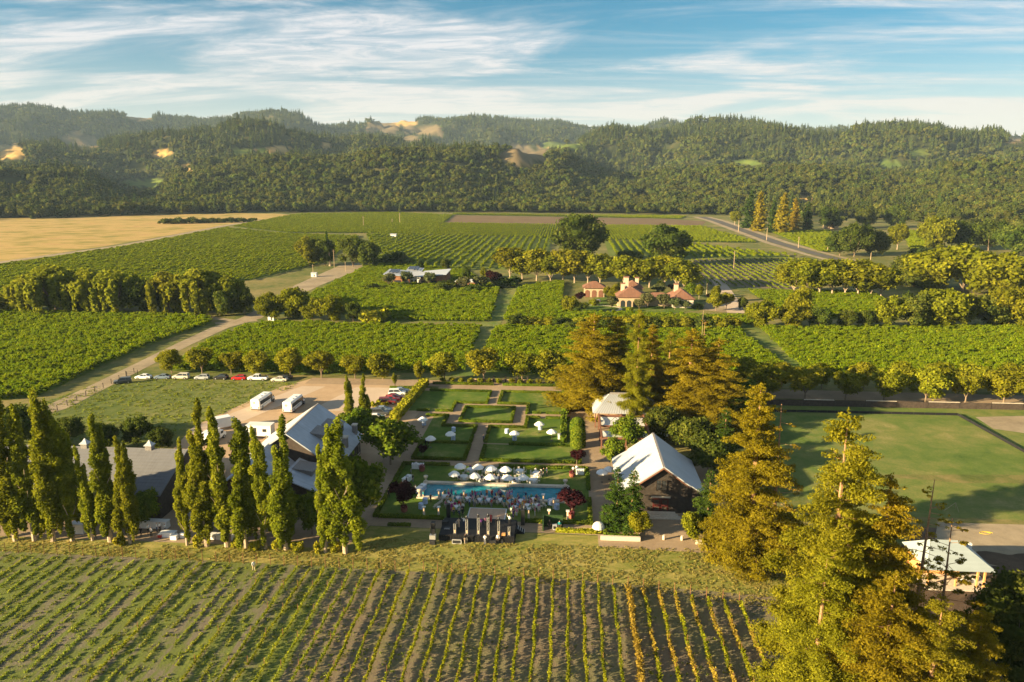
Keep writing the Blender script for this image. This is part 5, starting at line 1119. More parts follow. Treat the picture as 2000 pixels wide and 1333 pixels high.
for (x, y, w, d, h, lab) in ((769, 466, 5.5, 4, 3.6, 'small white pump house above the slanting vine rows'), (614, 541, 3.2, 2.4, 2.2, 'small white box beside the dirt track'), (531, 626, 2.6, 2.0, 2.4, 'small pale hut at the foot of the golden thicket'), (1622, 447, 14, 9, 5, 'pale roofed farmhouse half hidden behind the roadside oaks'), (1530, 408, 18, 8, 5, 'distant pale house at the foot of the hills right of centre'), (1190, 410, 14, 7, 4.5, 'distant white house at the foot of the hills')):
    p = P(x, y); t = empty('small_building', p, 0, lab, 'hut'); m = MB(); m.box((0, 0, h / 2), (w, d, h)); m.build('wall', WHITE if h < 4 else STUCCO, t)
    m = MB(); m.extrude([(-w / 2 - .2, -d / 2 - .3, h), (-w / 2 - .2, d / 2 + .3, h), (-w / 2 - .2, 0, h + d * .22)], (w + .4, 0, 0)); m.build('roof', R_WHITE if h < 4 else R_GREY, t); m = MB(); m.box((w * .1, -d / 2 - .02, h * .4), (w * .18, .08, h * .55)); m.build('door', DWOOD, t)

# ------------------------------------------------------------------ fences, poles and small posts
def fence_east():
    f = empty('board_fence', (0, 0, 0), 0, 'dark brown board fence with pale top rails along the right drive', 'fence'); y = 193.2
    for i in range(16):
        x = 47.0 + i * 8.0; yy = y + .012 * i * 8
        m = MB()
        m.box((x + 4, yy, 0.85), (7.84, .10, 1.7)); p = m.build('panel', DWOOD, f)
        if i % 2 == 0: m = MB(); m.box((x + 4, yy - .02, 1.78), (7.9, .34, .12)); m.build('rail', STONE, p)
        m = MB(); m.box((x, yy, .95), (.16, .18, 1.9)); m.build('post', BWOOD, f)
    s = empty('silt_fence', (0, 0, 0), 0, 'low black silt fence cloth edging the right meadow', 'fence'); pts = [(49.5, 187.6), (70, 187.9), (99.8, 188.0), (101.3, 162), (102, 148)]
    for a, b in zip(pts, pts[1:]):
        a, b = Vector((*a, 0)), Vector((*b, 0)); n = int((b - a).length / 2.5)
        for k in range(n):
            p, q = a.lerp(b, k / n), a.lerp(b, (k + .98) / n); c = (p + q) / 2; m = MB(); m.box((c.x, c.y, .33), ((q - p).length, .04, .66), math.atan2(q.y - p.y, q.x - p.x)); m.build('cloth', BLACK, s)
fence_east()
def track_fence():
    f = empty('post_fence', (0, 0, 0), 0, 'rusty post and wire fence between the dirt track and the mown field', 'fence'); a, b = P(92, 812), P(262, 728); n = 11; last = None
    for i in range(n):
        p = a.lerp(b, i / (n - 1)); m = MB(); m.box((p.x, p.y, .75), (.14, .14, 1.5)); m.build('post', BWOOD, f)
        if last is not None:
            for z in (.5, .95, 1.35): m = MB(); m.tube((last.x, last.y, z), (p.x, p.y, z), .012, .012, 3); m.build('wire', DMETAL, f)
        last = p
    g_ = empty('field_gate', P(258, 735), 0.5, 'wire field gate where the track meets the parked cars', 'gate')
    for x in (-1.6, 1.6): m = MB(); m.box((x, 0, .9), (.14, .14, 1.8)); m.build('post', BWOOD, g_)
    for z in (.4, .9, 1.4): m = MB(); m.box((0, 0, z), (3.2, .05, .06)); m.build('bar', DMETAL, g_)
track_fence()
POLEW = plain('pole_timber', (0.46, 0.33, 0.20), .85, .2, 3.0)
for (x, yb, yt, lab) in ((653, 523, 488, 'tall utility pole by the clump on the dirt track'), (675, 531, 512, 'short utility pole on the wide dirt track'), (612, 541, 517, 'post beside the small white box'), (481, 577, 556, 'wooden pole at the lower end of the willow vineyard'), (710, 444, 423, 'thin mast on the far bright vineyard, left one'), (766, 437, 428, 'thin mast on the far bright vineyard, short one'), (781, 437, 417, 'thin mast on the far bright vineyard, right one'),
                       (1159, 438, 420, 'white mast between brown field and giant tree'), (1175, 449, 432, 'short mast right of the giant tree'), (1442, 453, 430, 'utility pole on the valley road, farthest'), (1497, 470, 445, 'utility pole on the valley road, second'), (1559, 485, 463, 'utility pole on the valley road, third'), (1616, 492, 473, 'utility pole on the valley road, nearest'), (1433, 524, 490, 'thin mast in the young grey vineyard'), (1700, 510, 494, 'utility pole with crossarm behind the golden clump'), (1369, 690, 607, 'thin bare spire pole above the right end of the redwood grove')):
    p = P(x, yb); H = height_px(x, yb, yt); t = empty('utility_pole', p, 0, lab, 'pole'); r_ = max(.12, .5 / pxm(x, yb)) if 'spire' not in lab else .06; m = MB(); m.tube((0, 0, -.2), (0, 0, H), r_, r_ * .7, 6); m.build('pole', POLEW, t)
    m = MB(); m.box((0, 0, H * .92), (H * .16, r_, r_), .3); m.build('crossarm', POLEW, t)
# ------------------------------------------------------------------ formal garden
def c1(x, y): return P(720 + x / 4.0, 850 + y / 4.0)          # close-up of the pool garden
def c2(x, y): return P(760 + x * 0.21, 730 + y * 0.21)        # close-up of the upper garden
def snap(pts):
    """straighten a hedge line onto the garden's grid"""
    out = [Vector(p) for p in pts]
    for a, b in zip(out, out[1:]):
        if abs(a.x - b.x) > abs(a.y - b.y): b.y = a.y
        else: b.x = a.x
    return out
_hr = np.random.default_rng(77)
def hedge_mesh(pts, w, h, mat, dens=26, size=0.13, round_=0.0):
    Vs, Fs, vs, b = [], [], [], 0; cb = MB()
    for p, q in zip(pts, pts[1:]):
        d = q - p; L_ = d.length + w * 0.98; d.normalize(); s = Vector((-d.y, d.x, 0)); c = (p + q) / 2
        cb.box((c.x, c.y, h * .46), (L_ * .985, w * .86, h * .9), math.atan2(d.y, d.x))
        n = int(dens * L_ * (w + 2 * h)); u = _hr.uniform(-.5, .5, n) * L_; face = _hr.random(n) * (w + 2 * h)
        top = face < w; side = np.where(face < w + h, -1, 1)
        off = np.where(top, face - w / 2, side * w / 2); z = np.where(top, h, (face - w) % h); bump = 0.05 * np.sin(u * 1.7) + 0.04 * _hr.normal(size=n)
        off = off * (1 + bump); z = z * (1 + bump)
        C = np.stack([c.x + d.x * u + s.x * off, c.y + d.y * u + s.y * off, z], -1)
        nm = np.where(top[:, None], np.array([[0, 0, 1.0]]), side[:, None] * np.array([[s.x, s.y, 0.0]])) + .55 * _hr.normal(size=(n, 3))
        V, F = leaf_quads(C, nm, size, _hr); Vs.append(V); Fs.append(F + b); b += len(V); vs.append(_hr.random(n) * .7 + .3 * (np.sin(u * .9) * .5 + .5))
    V = np.array(cb.v); F = np.array(cb.f) + b; Vs.append(V); Fs.append(F); vs.append(np.full(len(F), .3))
    return np_mesh('hedge', np.concatenate(Vs), np.concatenate(Fs), mat, np.concatenate(vs))
def hedge(pts, label, w=0.75, h=0.6, mat='hedge', snapit=True, **k):
    pts = snap(pts) if snapit else [Vector(p) for p in pts]
    for p in pts: p.z = 0
    o = pts[0].copy(); o2 = obj('clipped_hedge', hedge_mesh([p - o for p in pts], w, h, FO[mat], **k), None, o); return tag(o2, label, 'hedge')
# lawns
def lawn(pts): 
    p = snap(pts); sheet('lawn', [(q.x, q.y) for q in p], .022, G_LAWN)
H = hedge
G = []
# pool lawn
A, B, C_, D = c1(330, 228), c1(1712, 272), c1(1732, 700), c1(112, 640)
xl_, xr_, yt_, yb_ = -33.6, 4.9, (A.y + B.y) / 2, (C_.y + D.y) / 2
sheet('lawn', [(xl_, yb_), (xr_, yb_), (xr_, yt_), (xl_, yt_)], .022, G_LAWN)
def V2(x, y): return Vector((x, y, 0))
H([V2(xl_, yb_), V2(xl_, yt_), V2(-24.3, yt_)], 'low clipped hedge round the left corners of the pool lawn')
H([V2(-13.2, yt_), V2(xr_, yt_)], 'low clipped hedge behind the dining tables, right part')
H([V2(xr_, yt_ - 1.2), V2(xr_, c1(1720, 430).y)], 'low clipped hedge right of the pool lawn, far half')
H([V2(xr_, c1(1720, 510).y), V2(xr_, yb_), V2(-.8, yb_)], 'low clipped hedge round the near right corner of the pool lawn')
H([V2(xl_ + .9, yb_), V2(-21.5, yb_)], 'low clipped hedge at the near side of the pool lawn, left of the stage')
H([V2(-7.0, yb_), V2(-3.2, yb_)], 'low clipped hedge right of the stage')
H([c1(165, 705), c1(315, 712)], 'short hedge on the grass left of the stage', .7, .45)
H([c1(1480, 755), c1(1840, 765)], 'yellow-green hedge along the gravel before the barn', 1.0, .55, 'gold')
H([V2(7.4, 115.9), V2(7.4, 122.5)], 'hedge along the left planter wall of the barn', .8, .6)
H([V2(7.9, 115.8), V2(12.7, 115.8)], 'hedge inside the left planter wall of the barn', .7, .8)
# lower garden panels
yA, yB = c2(225, 795).y, c2(290, 640).y
xa0, xa1 = c2(225, 790).x, c2(700, 805).x
sheet('lawn', [(xa0, yA), (xa1, yA), (xa1, yB), (xa0, yB)], .022, G_LAWN)
H([V2(xa0, yB), V2(xa0, yA), V2(xa1, yA), V2(xa1, yB - 1)], 'low hedge on three sides of the small left panel below the umbrellas')
xb0, xb1 = c2(850, 820).x, 3.4
sheet('lawn', [(xb0, yA), (xb1, yA), (xb1, yB), (xb0, yB)], .022, G_LAWN)
H([V2(xb0, yB - 1.5), V2(xb0, yA), V2(xb1, yA), V2(xb1, yA + 7)], 'low hedge round the long dry right panel')
H([V2(xb0 + 5.5, yB), V2(xb1 - 2.5, yB)], 'low hedge between the dry right panel and the cocktail lawn')
H([V2(xa0 - 3.5, yB), V2(xa1, yB)], 'low hedge between the small left panel and the cocktail lawn')
# middle panels (cocktail lawns)
yM1, yM2 = c2(545, 490).y, c2(230, 390).y
xm0, xm1, xm2 = -33.0, c2(500, 490).x, c2(810, 495).x
sheet('lawn', [(xm0, yB + .6), (xm2, yB + .6), (xm2, yM1), (xm1, yM1), (xm1, yM2), (xm0, yM2)], .022, G_LAWN)
H([V2(xm0 + 1.5, yM2), V2(c2(360, 388).x, yM2)], 'short hedge at the top of the left cocktail lawn, outer piece')
H([V2(c2(420, 390).x, yM2), V2(xm1, yM2), V2(xm1, yM1), V2(xm2, yM1), V2(xm2, yM1 - 4.6)], 'stepped hedge along the left cocktail lawn and the centre path')
H([V2(xm2, yB + 4.5), V2(xm2, yB + 1)], 'short hedge left of the standing man on the path')
xn0, xn1, xn2 = c2(940, 495).x, c2(1270, 505).x, 1.5
sheet('lawn', [(xn0, yB + .6), (xn2, yB + .6), (xn2, yM2), (xn1, yM2), (xn1, yM1), (xn0, yM1)], .022, G_LAWN)
H([V2(xn0, yM1 - 4.6), V2(xn0, yM1), V2(xn1, yM1), V2(xn1, yM2), V2(c2(1395, 415).x, yM2)], 'stepped hedge along the right cocktail lawn and the centre path')
H([V2(c2(1470, 415).x, yM2), V2(xn2 - .5, yM2)], 'short hedge at the top of the right cocktail lawn')
H([V2(xn0, yB + 4.5), V2(xn0, yB + 1)], 'short hedge right of the standing man on the path')
# centre square
q0, q1, q2, q3 = c2(660, 448).x, c2(1135, 462).x, c2(900, 455).y, c2(900, 318).y
sheet('lawn', [(q0, q2), (q1, q2), (q1, q3), (q0, q3)], .022, G_LAWN)
H([V2(q0, q2), V2(q1, q2), V2(q1, q3), V2(q0, q3), V2(q0, q2)], 'low hedge framing the centre square of the garden')
# upper panels
yU0, yU1, yU2 = c2(400, 350).y, c2(750, 278).y, c2(640, 165).y
u0, u1, u2 = c2(270, 345).x, c2(580, 352).x, c2(905, 285).x
sheet('lawn', [(u0 - 2.5, yU0), (u1, yU0), (u1, yU1), (u2, yU1), (u2, yU2), (u0 - 2.5, yU2)], .022, G_LAWN)
H([V2(u0, yU0), V2(c2(360, 350).x, yU0)], 'short hedge at the lower left of the upper left lawn'); H([V2(c2(445, 350).x, yU0), V2(u1, yU0), V2(u1, yU1), V2(u2, yU1), V2(u2, yU1 + 4)], 'stepped hedge at the lower right of the upper left lawn')
H([V2(u2, yU1 + 6), V2(u2, yU2), V2(u0, yU2)], 'hedge along the top of the upper left lawn')
w0, w1, w2 = c2(1018, 290).x, c2(1295, 300).x, .8
sheet('lawn', [(w0, yU1), (w1, yU1), (w1, yU0), (w2, yU0), (w2, yU2), (w0, yU2)], .022, G_LAWN)
H([V2(w1, yU0 - .5), V2(w1, yU1), V2(w0, yU1), V2(w0, yU2), V2(w2, yU2)], 'stepped hedge round the upper right lawn')
H([V2(c2(1345, 378).x, yU0), V2(c2(1400, 378).x, yU0)], 'tiny hedge stub below the upper right lawn'); H([V2(c2(1470, 380).x, yU0), V2(w2, yU0)], 'short hedge below the upper right lawn')
# drive hedges, tall hedges
H([V2(-38.2, 207.0), V2(-21.1, 207.0)], 'low hedge along the drive, left of the garden axis', .9, .7); H([V2(-17.7, 207.0), V2(-.8, 207.0)], 'low hedge along the drive, right of the garden axis', .9, .7)
H([c2(20, 140), c2(235, 150)], 'short hedge at the end of the parked cars', .9, .7)
H([c2(330, 110), c2(60, 430)], 'tall golden hedge between parking lot and garden', 2.2, 2.0, 'gold', False, dens=14, size=.24)
H([V2(c2(1640, 180).x, c2(1640, 180).y), V2(c2(1640, 180).x, c2(1625, 360).y)], 'tall leafy hedge right of the upper right lawn', 1.6, 1.8, 'hedge', dens=16, size=.2)
H([V2(c2(1625, 400).x, c2(1620, 400).y), V2(c2(1625, 400).x, c2(1640, 640).y)], 'leafy hedge right of the cocktail lawn', 1.3, 1.4, 'hedge', dens=16, size=.2)
def topiary(p, R_, h, lab):
    rg = np.random.default_rng(int(p.x * 10) + 500); n = 2600; t = rg.uniform(0, 6.283, n); s = rg.random(n)
    cyl = s < .55; z = np.where(cyl, rg.random(n) * (h - R_), h - R_ + R_ * np.sqrt(rg.random(n))); rr = np.where(cyl, R_, R_ * np.sqrt(np.clip(1 - ((z - (h - R_)) / R_) ** 2, 0, 1)))
    C = np.stack([rr * np.cos(t), rr * np.sin(t), z], -1); nm = np.stack([np.cos(t), np.sin(t), np.where(cyl, 0, (z - h + R_) / R_)], -1) + .4 * rg.normal(size=(n, 3))
    V, F = leaf_quads(C, nm, .2, rg); e = empty('topiary_tree', p, 0, lab, 'topiary'); obj('crown', np_mesh('crown', V, F, FO['hedge'], rg.random(n)), e)
    m = MB(); m.lathe([(R_ * .9, .05), (R_ * .92, h - R_), (R_ * .6, h - R_ * .25), (.1, h - .15)], (0, 0, 0), 12); m.build('core', FO['hedge'], e)
topiary(c2(1750, 600), 1.75, 5.0, 'tall clipped green dome, farther of two beside the garden path'); topiary(c2(1755, 680), 1.7, 4.8, 'tall clipped green dome, nearer of two beside the garden path')
for i, (p, h, lab) in enumerate(((c1(272, 590), 5.6, 'dark purple plum tree in the pot left of the pool'), (c1(1588, 630), 5.4, 'dark purple plum tree in the planter right of the pool'), (c1(425, 165), 2.6, 'dark purple plum tree in the small left panel'), (c1(1625, 235), 3.6, 'dark purple plum tree at the corner of the dry right panel'))):
    tree('plum_tree', 'plum', p, h, lab, 'tree', None, 1.1)
TERRA = plain('terracotta', (0.24, 0.075, 0.05), .8, .2, 3.0); FLOW = foliage('red_flowers', (0.05, .04, .02), (.22, .03, .04), (.5, .3, .3), hue=.01)
for i, (p, lab) in enumerate(((c1(283, 590), 'terracotta pot of red flowers under the left plum tree'), (c1(1582, 640), 'square terracotta planter under the right plum tree'), (c1(421, 275), 'terracotta pot of red flowers beside the left white bar'), (c1(1590, 320), 'terracotta pot of red flowers beside the right white bar'))):
    t = empty('flower_pot', p + Vector((0, -.5, 0)), 0, lab, 'planter'); m = MB(); m.lathe([(.42, 0), (.6, .25), (.62, .8), (.7, .9)], (0, 0, 0), 10 if i != 1 else 4); m.build('pot', TERRA, t)
    rg = np.random.default_rng(800 + i); obj('flowers', crown_mesh('flowers', [(0, 0, 1.05)], [(.65, .65, .45)], 160, .12, rg, FLOW, core=.7), t)

# ------------------------------------------------------------------ pool
def pool():
    x0, x1, y0, y1 = -26.8, 0.0, 129.7, 135.6
    m, nt, N, L = _nt('pool_water'); out = N.new('ShaderNodeOutputMaterial'); b = N.new('ShaderNodeBsdfPrincipled'); b.inputs['Roughness'].default_value = .06
    n = N.new('ShaderNodeTexNoise'); n.inputs['Scale'].default_value = .9; n.inputs['Detail'].default_value = 4; tc = N.new('ShaderNodeTexCoord'); L.new(tc.outputs['Object'], n.inputs[0])
    r = _ramp(N, [(.3, (.004, .12, .155)), (.7, (.014, .25, .31))]); L.new(n.outputs[0], r.inputs[0]); L.new(r.outputs[0], b.inputs['Base Color'])
    bp = N.new('ShaderNodeBump'); bp.inputs['Strength'].default_value = .25; n2 = N.new('ShaderNodeTexNoise'); n2.inputs['Scale'].default_value = 2.5; L.new(tc.outputs['Object'], n2.inputs[0]); L.new(n2.outputs[0], bp.inputs['Height']); L.new(bp.outputs[0], b.inputs['Normal']); L.new(b.outputs[0], out.inputs[0])
    w = sheet('pool_water', [(x0, y0), (x1, y0), (x1, y1), (x0, y1)], .05, m)
    p = empty('pool_surround', (0, 0, 0), 0, 'pale stone coping raised round the long blue pool', 'pool edge')
    for a, b_ in (((x0 - .9, y1, 0), (x1 + .9, y1 + .9, .42)), ((x0 - .9, y0 - .8, 0), (x1 + .9, y0, .30)), ((x0 - .9, y0 + .01, 0), (x0, y1 - .01, .40)), ((x1, y0 + .01, 0), (x1 + .9, y1 - .01, .40))):
        k = MB(); k.box2(a, b_); c = k.build('coping', STONE, p)
    for i, (x, y) in enumerate(((x0 - .4, y1 + .4), (x1 + .4, y1 + .4), (x0 - .4, y0 - .3), (x1 + .4, y0 - .3))):
        k = MB(); k.lathe([(.38, .3), (.38, .55), (.16, .62), (.12, .85), (.42, 1.25), (.46, 1.55), (.2, 1.62)], (0, 0, 0), 10); u = k.build('stone_urn', STONE, None, (x, y, 0.1)); tag(u, 'pale stone urn on the %s corner of the pool' % ('far left', 'far right', 'near left', 'near right')[i], 'urn', 'urns at the pool corners')
pool()

# ------------------------------------------------------------------ party furniture
CLOTHW = plain('white_tablecloth', (0.74, 0.73, 0.72), .85, .08, 3.0); CLOTHB = plain('blue_toile_tablecloth', (0.42, 0.50, 0.66), .85, .45, 5.0); UMB = plain('white_umbrella_canvas', (0.80, 0.78, 0.74), .8, .05, 2.0)
def k_umbrella():
    e = empty('patio_umbrella', (0, 0, -50), 0, 'x', 'umbrella', 'white patio umbrellas'); m = MB(); m.tube((0, 0, 0), (0, 0, 2.75), .03, .03, 6); m.build('pole', RWOOD, e); m = MB(); m.lathe([(.3, 0), (.3, .08), (.08, .12)], (0, 0, 0), 10); m.build('base', DMETAL, e)
    V = [(0, 0, 2.85)]; n = 8
    for z, r_ in ((2.62, .7), (2.12, 1.45), (1.95, 1.46)):
        for i in range(n): a = 6.283 * i / n; V.append((r_ * math.cos(a), r_ * math.sin(a), z - (.0 if r_ < 1 else 0)))
    F = [(0, 1 + i, 1 + (i + 1) % n) for i in range(n)] + [(1 + k * n + i, 1 + (k + 1) * n + i, 1 + (k + 1) * n + (i + 1) % n, 1 + k * n + (i + 1) % n) for k in range(2) for i in range(n)]
    me = bpy.data.meshes.new('canopy'); me.from_pydata(V, [], F); me.materials.append(UMB); obj('canopy', me, e); return e
U0 = k_umbrella(); _first = [True]
def umbrella(p, lab, rz=0.0, s=1.0):
    global U0
    if _first[0]: u = U0; u.location = p; u['label'] = lab; u.rotation_euler = (0, 0, rz); u.scale = (s * .84, s * .84, 1); _first[0] = False; return u
    return dup(U0, p, rz, lab, None, (s * .84, s * .84, 1))
def under(cx, cy):      # canopy middle seen in the pool close-up, at 2.3 m
    return P(720 + cx / 4, 850 + cy / 4, 2.35).xy.to_3d()
for i, (x, y) in enumerate(((715, 238), (855, 243), (955, 253), (1073, 262))): umbrella(under(x, y), 'white umbrella, %s from the left in the far line over the dining tables' % nth(i + 1), rnd.uniform(0, .4))
for i, (x, y) in enumerate(((668, 297), (827, 312), (953, 322), (1085, 327), (1207, 325))): umbrella(under(x, y), 'white umbrella, %s from the left in the line next to the pool' % nth(i + 1), rnd.uniform(0, .4), .95)
def under2(cx, cy): return P(760 + cx * .21, 730 + cy * .21, 2.35).xy.to_3d()
for (x, y, lab) in ((313, 418, 'lone white umbrella at the far left of the left cocktail lawn'), (570, 555, 'white umbrella in the middle of the left cocktail lawn'), (385, 597, 'white umbrella over dark equipment in the small left panel'), (1398, 462, 'white umbrella at the top right of the right cocktail lawn'), (1167, 550, 'white umbrella in the middle of the right cocktail lawn'), (1513, 535, 'white umbrella by the hedge of the right cocktail lawn')): umbrella(under2(x, y), lab, rnd.uniform(0, .4))
umbrella(under(1825, 283), 'white umbrella on the gravel walk left of the barn', .2); umbrella(under(1880, 262), 'white umbrella half behind the barn roof edge', .3)
def k_round_table(R_, h, mat, drop):
    m = MB(); m.lathe([(R_ * 1.04, h - drop), (R_ * 1.0, h - .05), (R_ * .98, h)], (0, 0, 0), 12); return m.mesh('round_table', mat)
RT = k_round_table(.85, .75, CLOTHW, .72); PTM = k_round_table(.66, .75, CLOTHW, .35); CT = k_round_table(.42, 1.08, CLOTHB, 1.04); CHAIR_M = None
def k_chair():
    m = MB(); m.box((0, 0, .44), (.42, .42, .05)); m.box((0, .2, .72), (.40, .04, .46))
    for sx in (-1, 1):
        for sy in (-1, 1): m.box((sx * .18, sy * .18, .21), (.04, .04, .42))
    return m.mesh('white_chair', plain('cream_chair_paint', (.60, .55, .46), .6, .06, 2.0))
CHAIR_M = k_chair()
def table(p, me, name, lab, cat='table', grp=None, s=1.0):
    o = obj(name, me, None, p); o.scale = (s, s, 1); return tag(o, lab, cat, grp)
CHAIRS, SEATS = [], []       # seats: (position, heading, table phrase)
def ring(p, n, R_, phrase, occ, a0=0.0, a1=6.283):
    for i in range(n):
        a = a0 + (a1 - a0) * i / n; q = p + Vector((math.cos(a) * R_, math.sin(a) * R_, 0)); CHAIRS.append((q, a - math.pi / 2, 'white chair at the %s of the %s' % ((['right', 'far right', 'far side', 'far left', 'near left', 'near side', 'near right'] if n == 7 else ['right', 'far right', 'far left', 'left', 'near left', 'near right'])[i], phrase), phrase))
        if rnd.random() < occ: SEATS.append((q, a - math.pi / 2, phrase))
DT = [(800, 290), (935, 297), (1045, 300), (1180, 300), (1312, 318), (745, 345), (890, 360), (1020, 360), (1150, 368), (1285, 370)]
for i, (x, y) in enumerate(DT):
    p = c1(x, y); ph = '%s %s dining table from the left' % (nth(i % 5 + 1), 'far' if i < 5 else 'near'); table(p, RT, 'round_table', 'white-clothed round table behind the pool, the ' + ph, 'table', 'dining tables behind the pool'); ring(p, 7, 1.15, ph, .16)
PT = [(600, 500), (640, 560), (700, 515), (690, 585), (775, 520), (870, 530), (940, 530), (1030, 530), (1105, 545), (1140, 590), (1190, 540), (1240, 575), (1290, 525), (1310, 570)]
for i, (x, y) in enumerate(sorted(PT)):
    p = c1(x, y); ph = '%s party table from the left' % nth(i + 1); table(p, PTM, 'round_table', 'white-clothed round table between pool and stage, the ' + ph, 'table', 'party tables between pool and dance floor'); ring(p, 6, .98, ph, .95)
for i, (x, y) in enumerate(((515, 575), (528, 565), (541, 556), (554, 547), (567, 538))): CHAIRS.append((c1(x, y), -2.4, 'empty white chair, %s from the left in the slanting row left of the crowd' % nth(i + 1), 'left row'))
for i, (x, y) in enumerate(((1318, 525), (1334, 535), (1350, 545), (1366, 556), (1382, 567), (1330, 598))): CHAIRS.append((c1(x, y), 2.3, 'empty white chair, %s from the left in the slanting row right of the crowd' % nth(i + 1) if i < 5 else 'lone white chair on the lawn below the right slanting row', 'right row'))
for (q, h, lab, ph) in CHAIRS:
    o = obj('white_chair', CHAIR_M, None, q, h); tag(o, lab, 'chair', 'white chairs, ' + ph)
for (p, lab) in ((c2(325, 480), 'blue-clothed cocktail table under the far left umbrella'), (c2(600, 540), 'blue-clothed cocktail table behind the middle umbrella of the left lawn'), (c2(597, 618), 'blue-clothed cocktail table in front of the middle umbrella of the left lawn'), (c2(1095, 555), 'blue-clothed cocktail table left of the umbrella on the right lawn'), (c2(1167, 620), 'blue-clothed cocktail table in front of the middle umbrella of the right lawn'), (c2(1405, 522), 'blue-clothed cocktail table under the top right umbrella'),
                 (c1(1420, 545), 'blue-clothed cocktail table at the right end of the pool'), (c1(1470, 580), 'blue-clothed cocktail table on the lawn right of the pool'), (c1(410, 575), 'blue-clothed cocktail table on the lawn left of the pool'), (c1(442, 535), 'blue-clothed cocktail table at the left end of the pool')): table(p, CT, 'cocktail_table', lab, 'table', None, 1.15)
def bar(p, w, d, lab, mat=CLOTHW, rz=0.0):
    t = empty('bar_table', p, rz, lab, 'table'); m = MB(); m.box((0, 0, .52), (w, d, 1.02), 0, 1.0); m.build('skirt', mat, t); m = MB(); m.box((0, 0, 1.06), (w + .12, d + .12, .05)); m.build('top', CLOTHW, t)
    for k in range(4): b = MB(); b.lathe([(.05, 0), (.05, .2), (.02, .26), (.02, .32)], (-w / 2 + w * (k + .5) / 4, 0, 1.09), 6); b.build('bottle', GLASS, t)
bar(c1(385, 262), 2.4, .8, 'white-skirted bar at the far left corner of the pool lawn'); bar(c1(300, 365), .9, 2.4, 'white-skirted bar at the left edge of the pool lawn', rz=-.3); bar(c1(1650, 305), 1.6, .8, 'white-skirted bar at the far right corner of the pool lawn'); bar(c1(1555, 480), .8, 2.2, 'white-skirted bar at the right end of the pool'); bar(c1(410, 440), 1.0, 2.6, 'long blue-clothed buffet at the left end of the pool', CLOTHB, -.3); bar(c2(1585, 605), .8, 1.2, 'small white station by the hedge of the right cocktail lawn')
GLOW = plain('lamp_glow', (.9, .6, .3), .5, .05, 2.0, emit=(1.0, .55, .2, .35))
for i, (x, y, lab) in enumerate(((549, 505, 'far left at the pool edge'), (744, 512, 'left of the middle at the pool edge'), (1364, 540, 'right of the middle at the pool edge'), (1443, 575, 'far right at the pool edge'), (433, 640, 'near the left cocktail tables'), (548, 640, 'left of the stage crowd'), (1408, 665, 'right of the white chairs'), (1554, 672, 'beside the right planter'), (1250, 655, 'right of the speaker stack'))):
    t = empty('light_pedestal', c1(x, y), 0, 'slim pale pedestal with a flat white top, ' + lab, 'pedestal', 'light pedestals'); m = MB(); m.box((0, 0, .95), (.36, .36, 1.9), 0, .85); m.build('shaft', STONE, t); m = MB(); m.box((0, 0, 1.95), (.62, .62, .12)); m.build('top', WHITE, t); m = MB(); m.box((0, -.185, 1.45), (.16, .03, .5)); m.build('lamp_strip', GLOW, t)

# ------------------------------------------------------------------ dance floor and stage
DF = plain('plywood_dance_floor', (.50, .33, .21), .5, .1, 1.5)
d = empty('dance_floor', (0, 0, 0), 0, 'tan wooden dance floor with white border in front of the stage', 'dance floor'); x0, x1, y0, y1 = -16.9, -10.4, 120.4, 125.5
for i in range(6):
    for j in range(5):
        m = MB(); m.box2((x0 + (x1 - x0) * i / 6 + .01, y0 + (y1 - y0) * j / 5 + .01, .03), (x0 + (x1 - x0) * (i + 1) / 6 - .01, y0 + (y1 - y0) * (j + 1) / 5 - .01, .075)); m.build('panel', DF, d)
for a, b in (((x0 - .2, y0, .02), (x0, y1, .085)), ((x1, y0, .02), (x1 + .2, y1, .085)), ((x0 - .2, y1, .02), (x1 + .2, y1 + .2, .085))): m = MB(); m.box2(a, b); m.build('border', WHITE, d)
STG = plain('stage_deck', (.010, .010, .012), .75, .3, 1.5)
def stage():
    s = empty('concert_stage', (0, 0, 0), 0, 'black covered stage with lit truss towers facing the pool', 'stage'); x0, x1, y0, y1, h = -20.6, -8.0, 112.9, 119.3, 1.1
    for i in range(6):
        for j in range(3): m = MB(); m.box2((x0 + (x1 - x0) * i / 6 + .015, y0 + (y1 - y0) * j / 3 + .015, h - .12), (x0 + (x1 - x0) * (i + 1) / 6 - .015, y0 + (y1 - y0) * (j + 1) / 3 - .015, h)); m.build('deck_panel', STG, s)
    m = MB(); n = 60
    for k in range(n):        # pleated black skirt round the deck
        t = (x1 - x0) / n; m.box((x0 + t * (k + .5), y0 - .06 * (k % 2), h / 2 - .07), (t * .96, .1, h - .14))
        m.box((x0 + t * (k + .5), y1 + .06 * (k % 2), h / 2 - .07), (t * .96, .1, h - .14))
    for k in range(28): t = (y1 - y0) / 28; m.box((x1 + .06 * (k % 2), y0 + t * (k + .5), h / 2 - .07), (.1, t * .96, h - .14)); m.box((x0 - .06 * (k % 2), y0 + t * (k + .5), h / 2 - .07), (.1, t * .96, h - .14))
    m.build('skirt', BLACK, s)
    for i in range(4): m = MB(); m.box2((x1 + .1 + .35 * i, 116.2, 0), (x1 + .45 + .35 * i, 117.6, .9 - .22 * i)); st = m.build('step', STG, s); m = MB(); m.box2((x1 + .4 + .35 * i, 116.15, .9 - .22 * i + .002), (x1 + .46 + .35 * i, 117.65, .92 - .22 * i)); m.build('step_edge', WHITE, st)
stage()
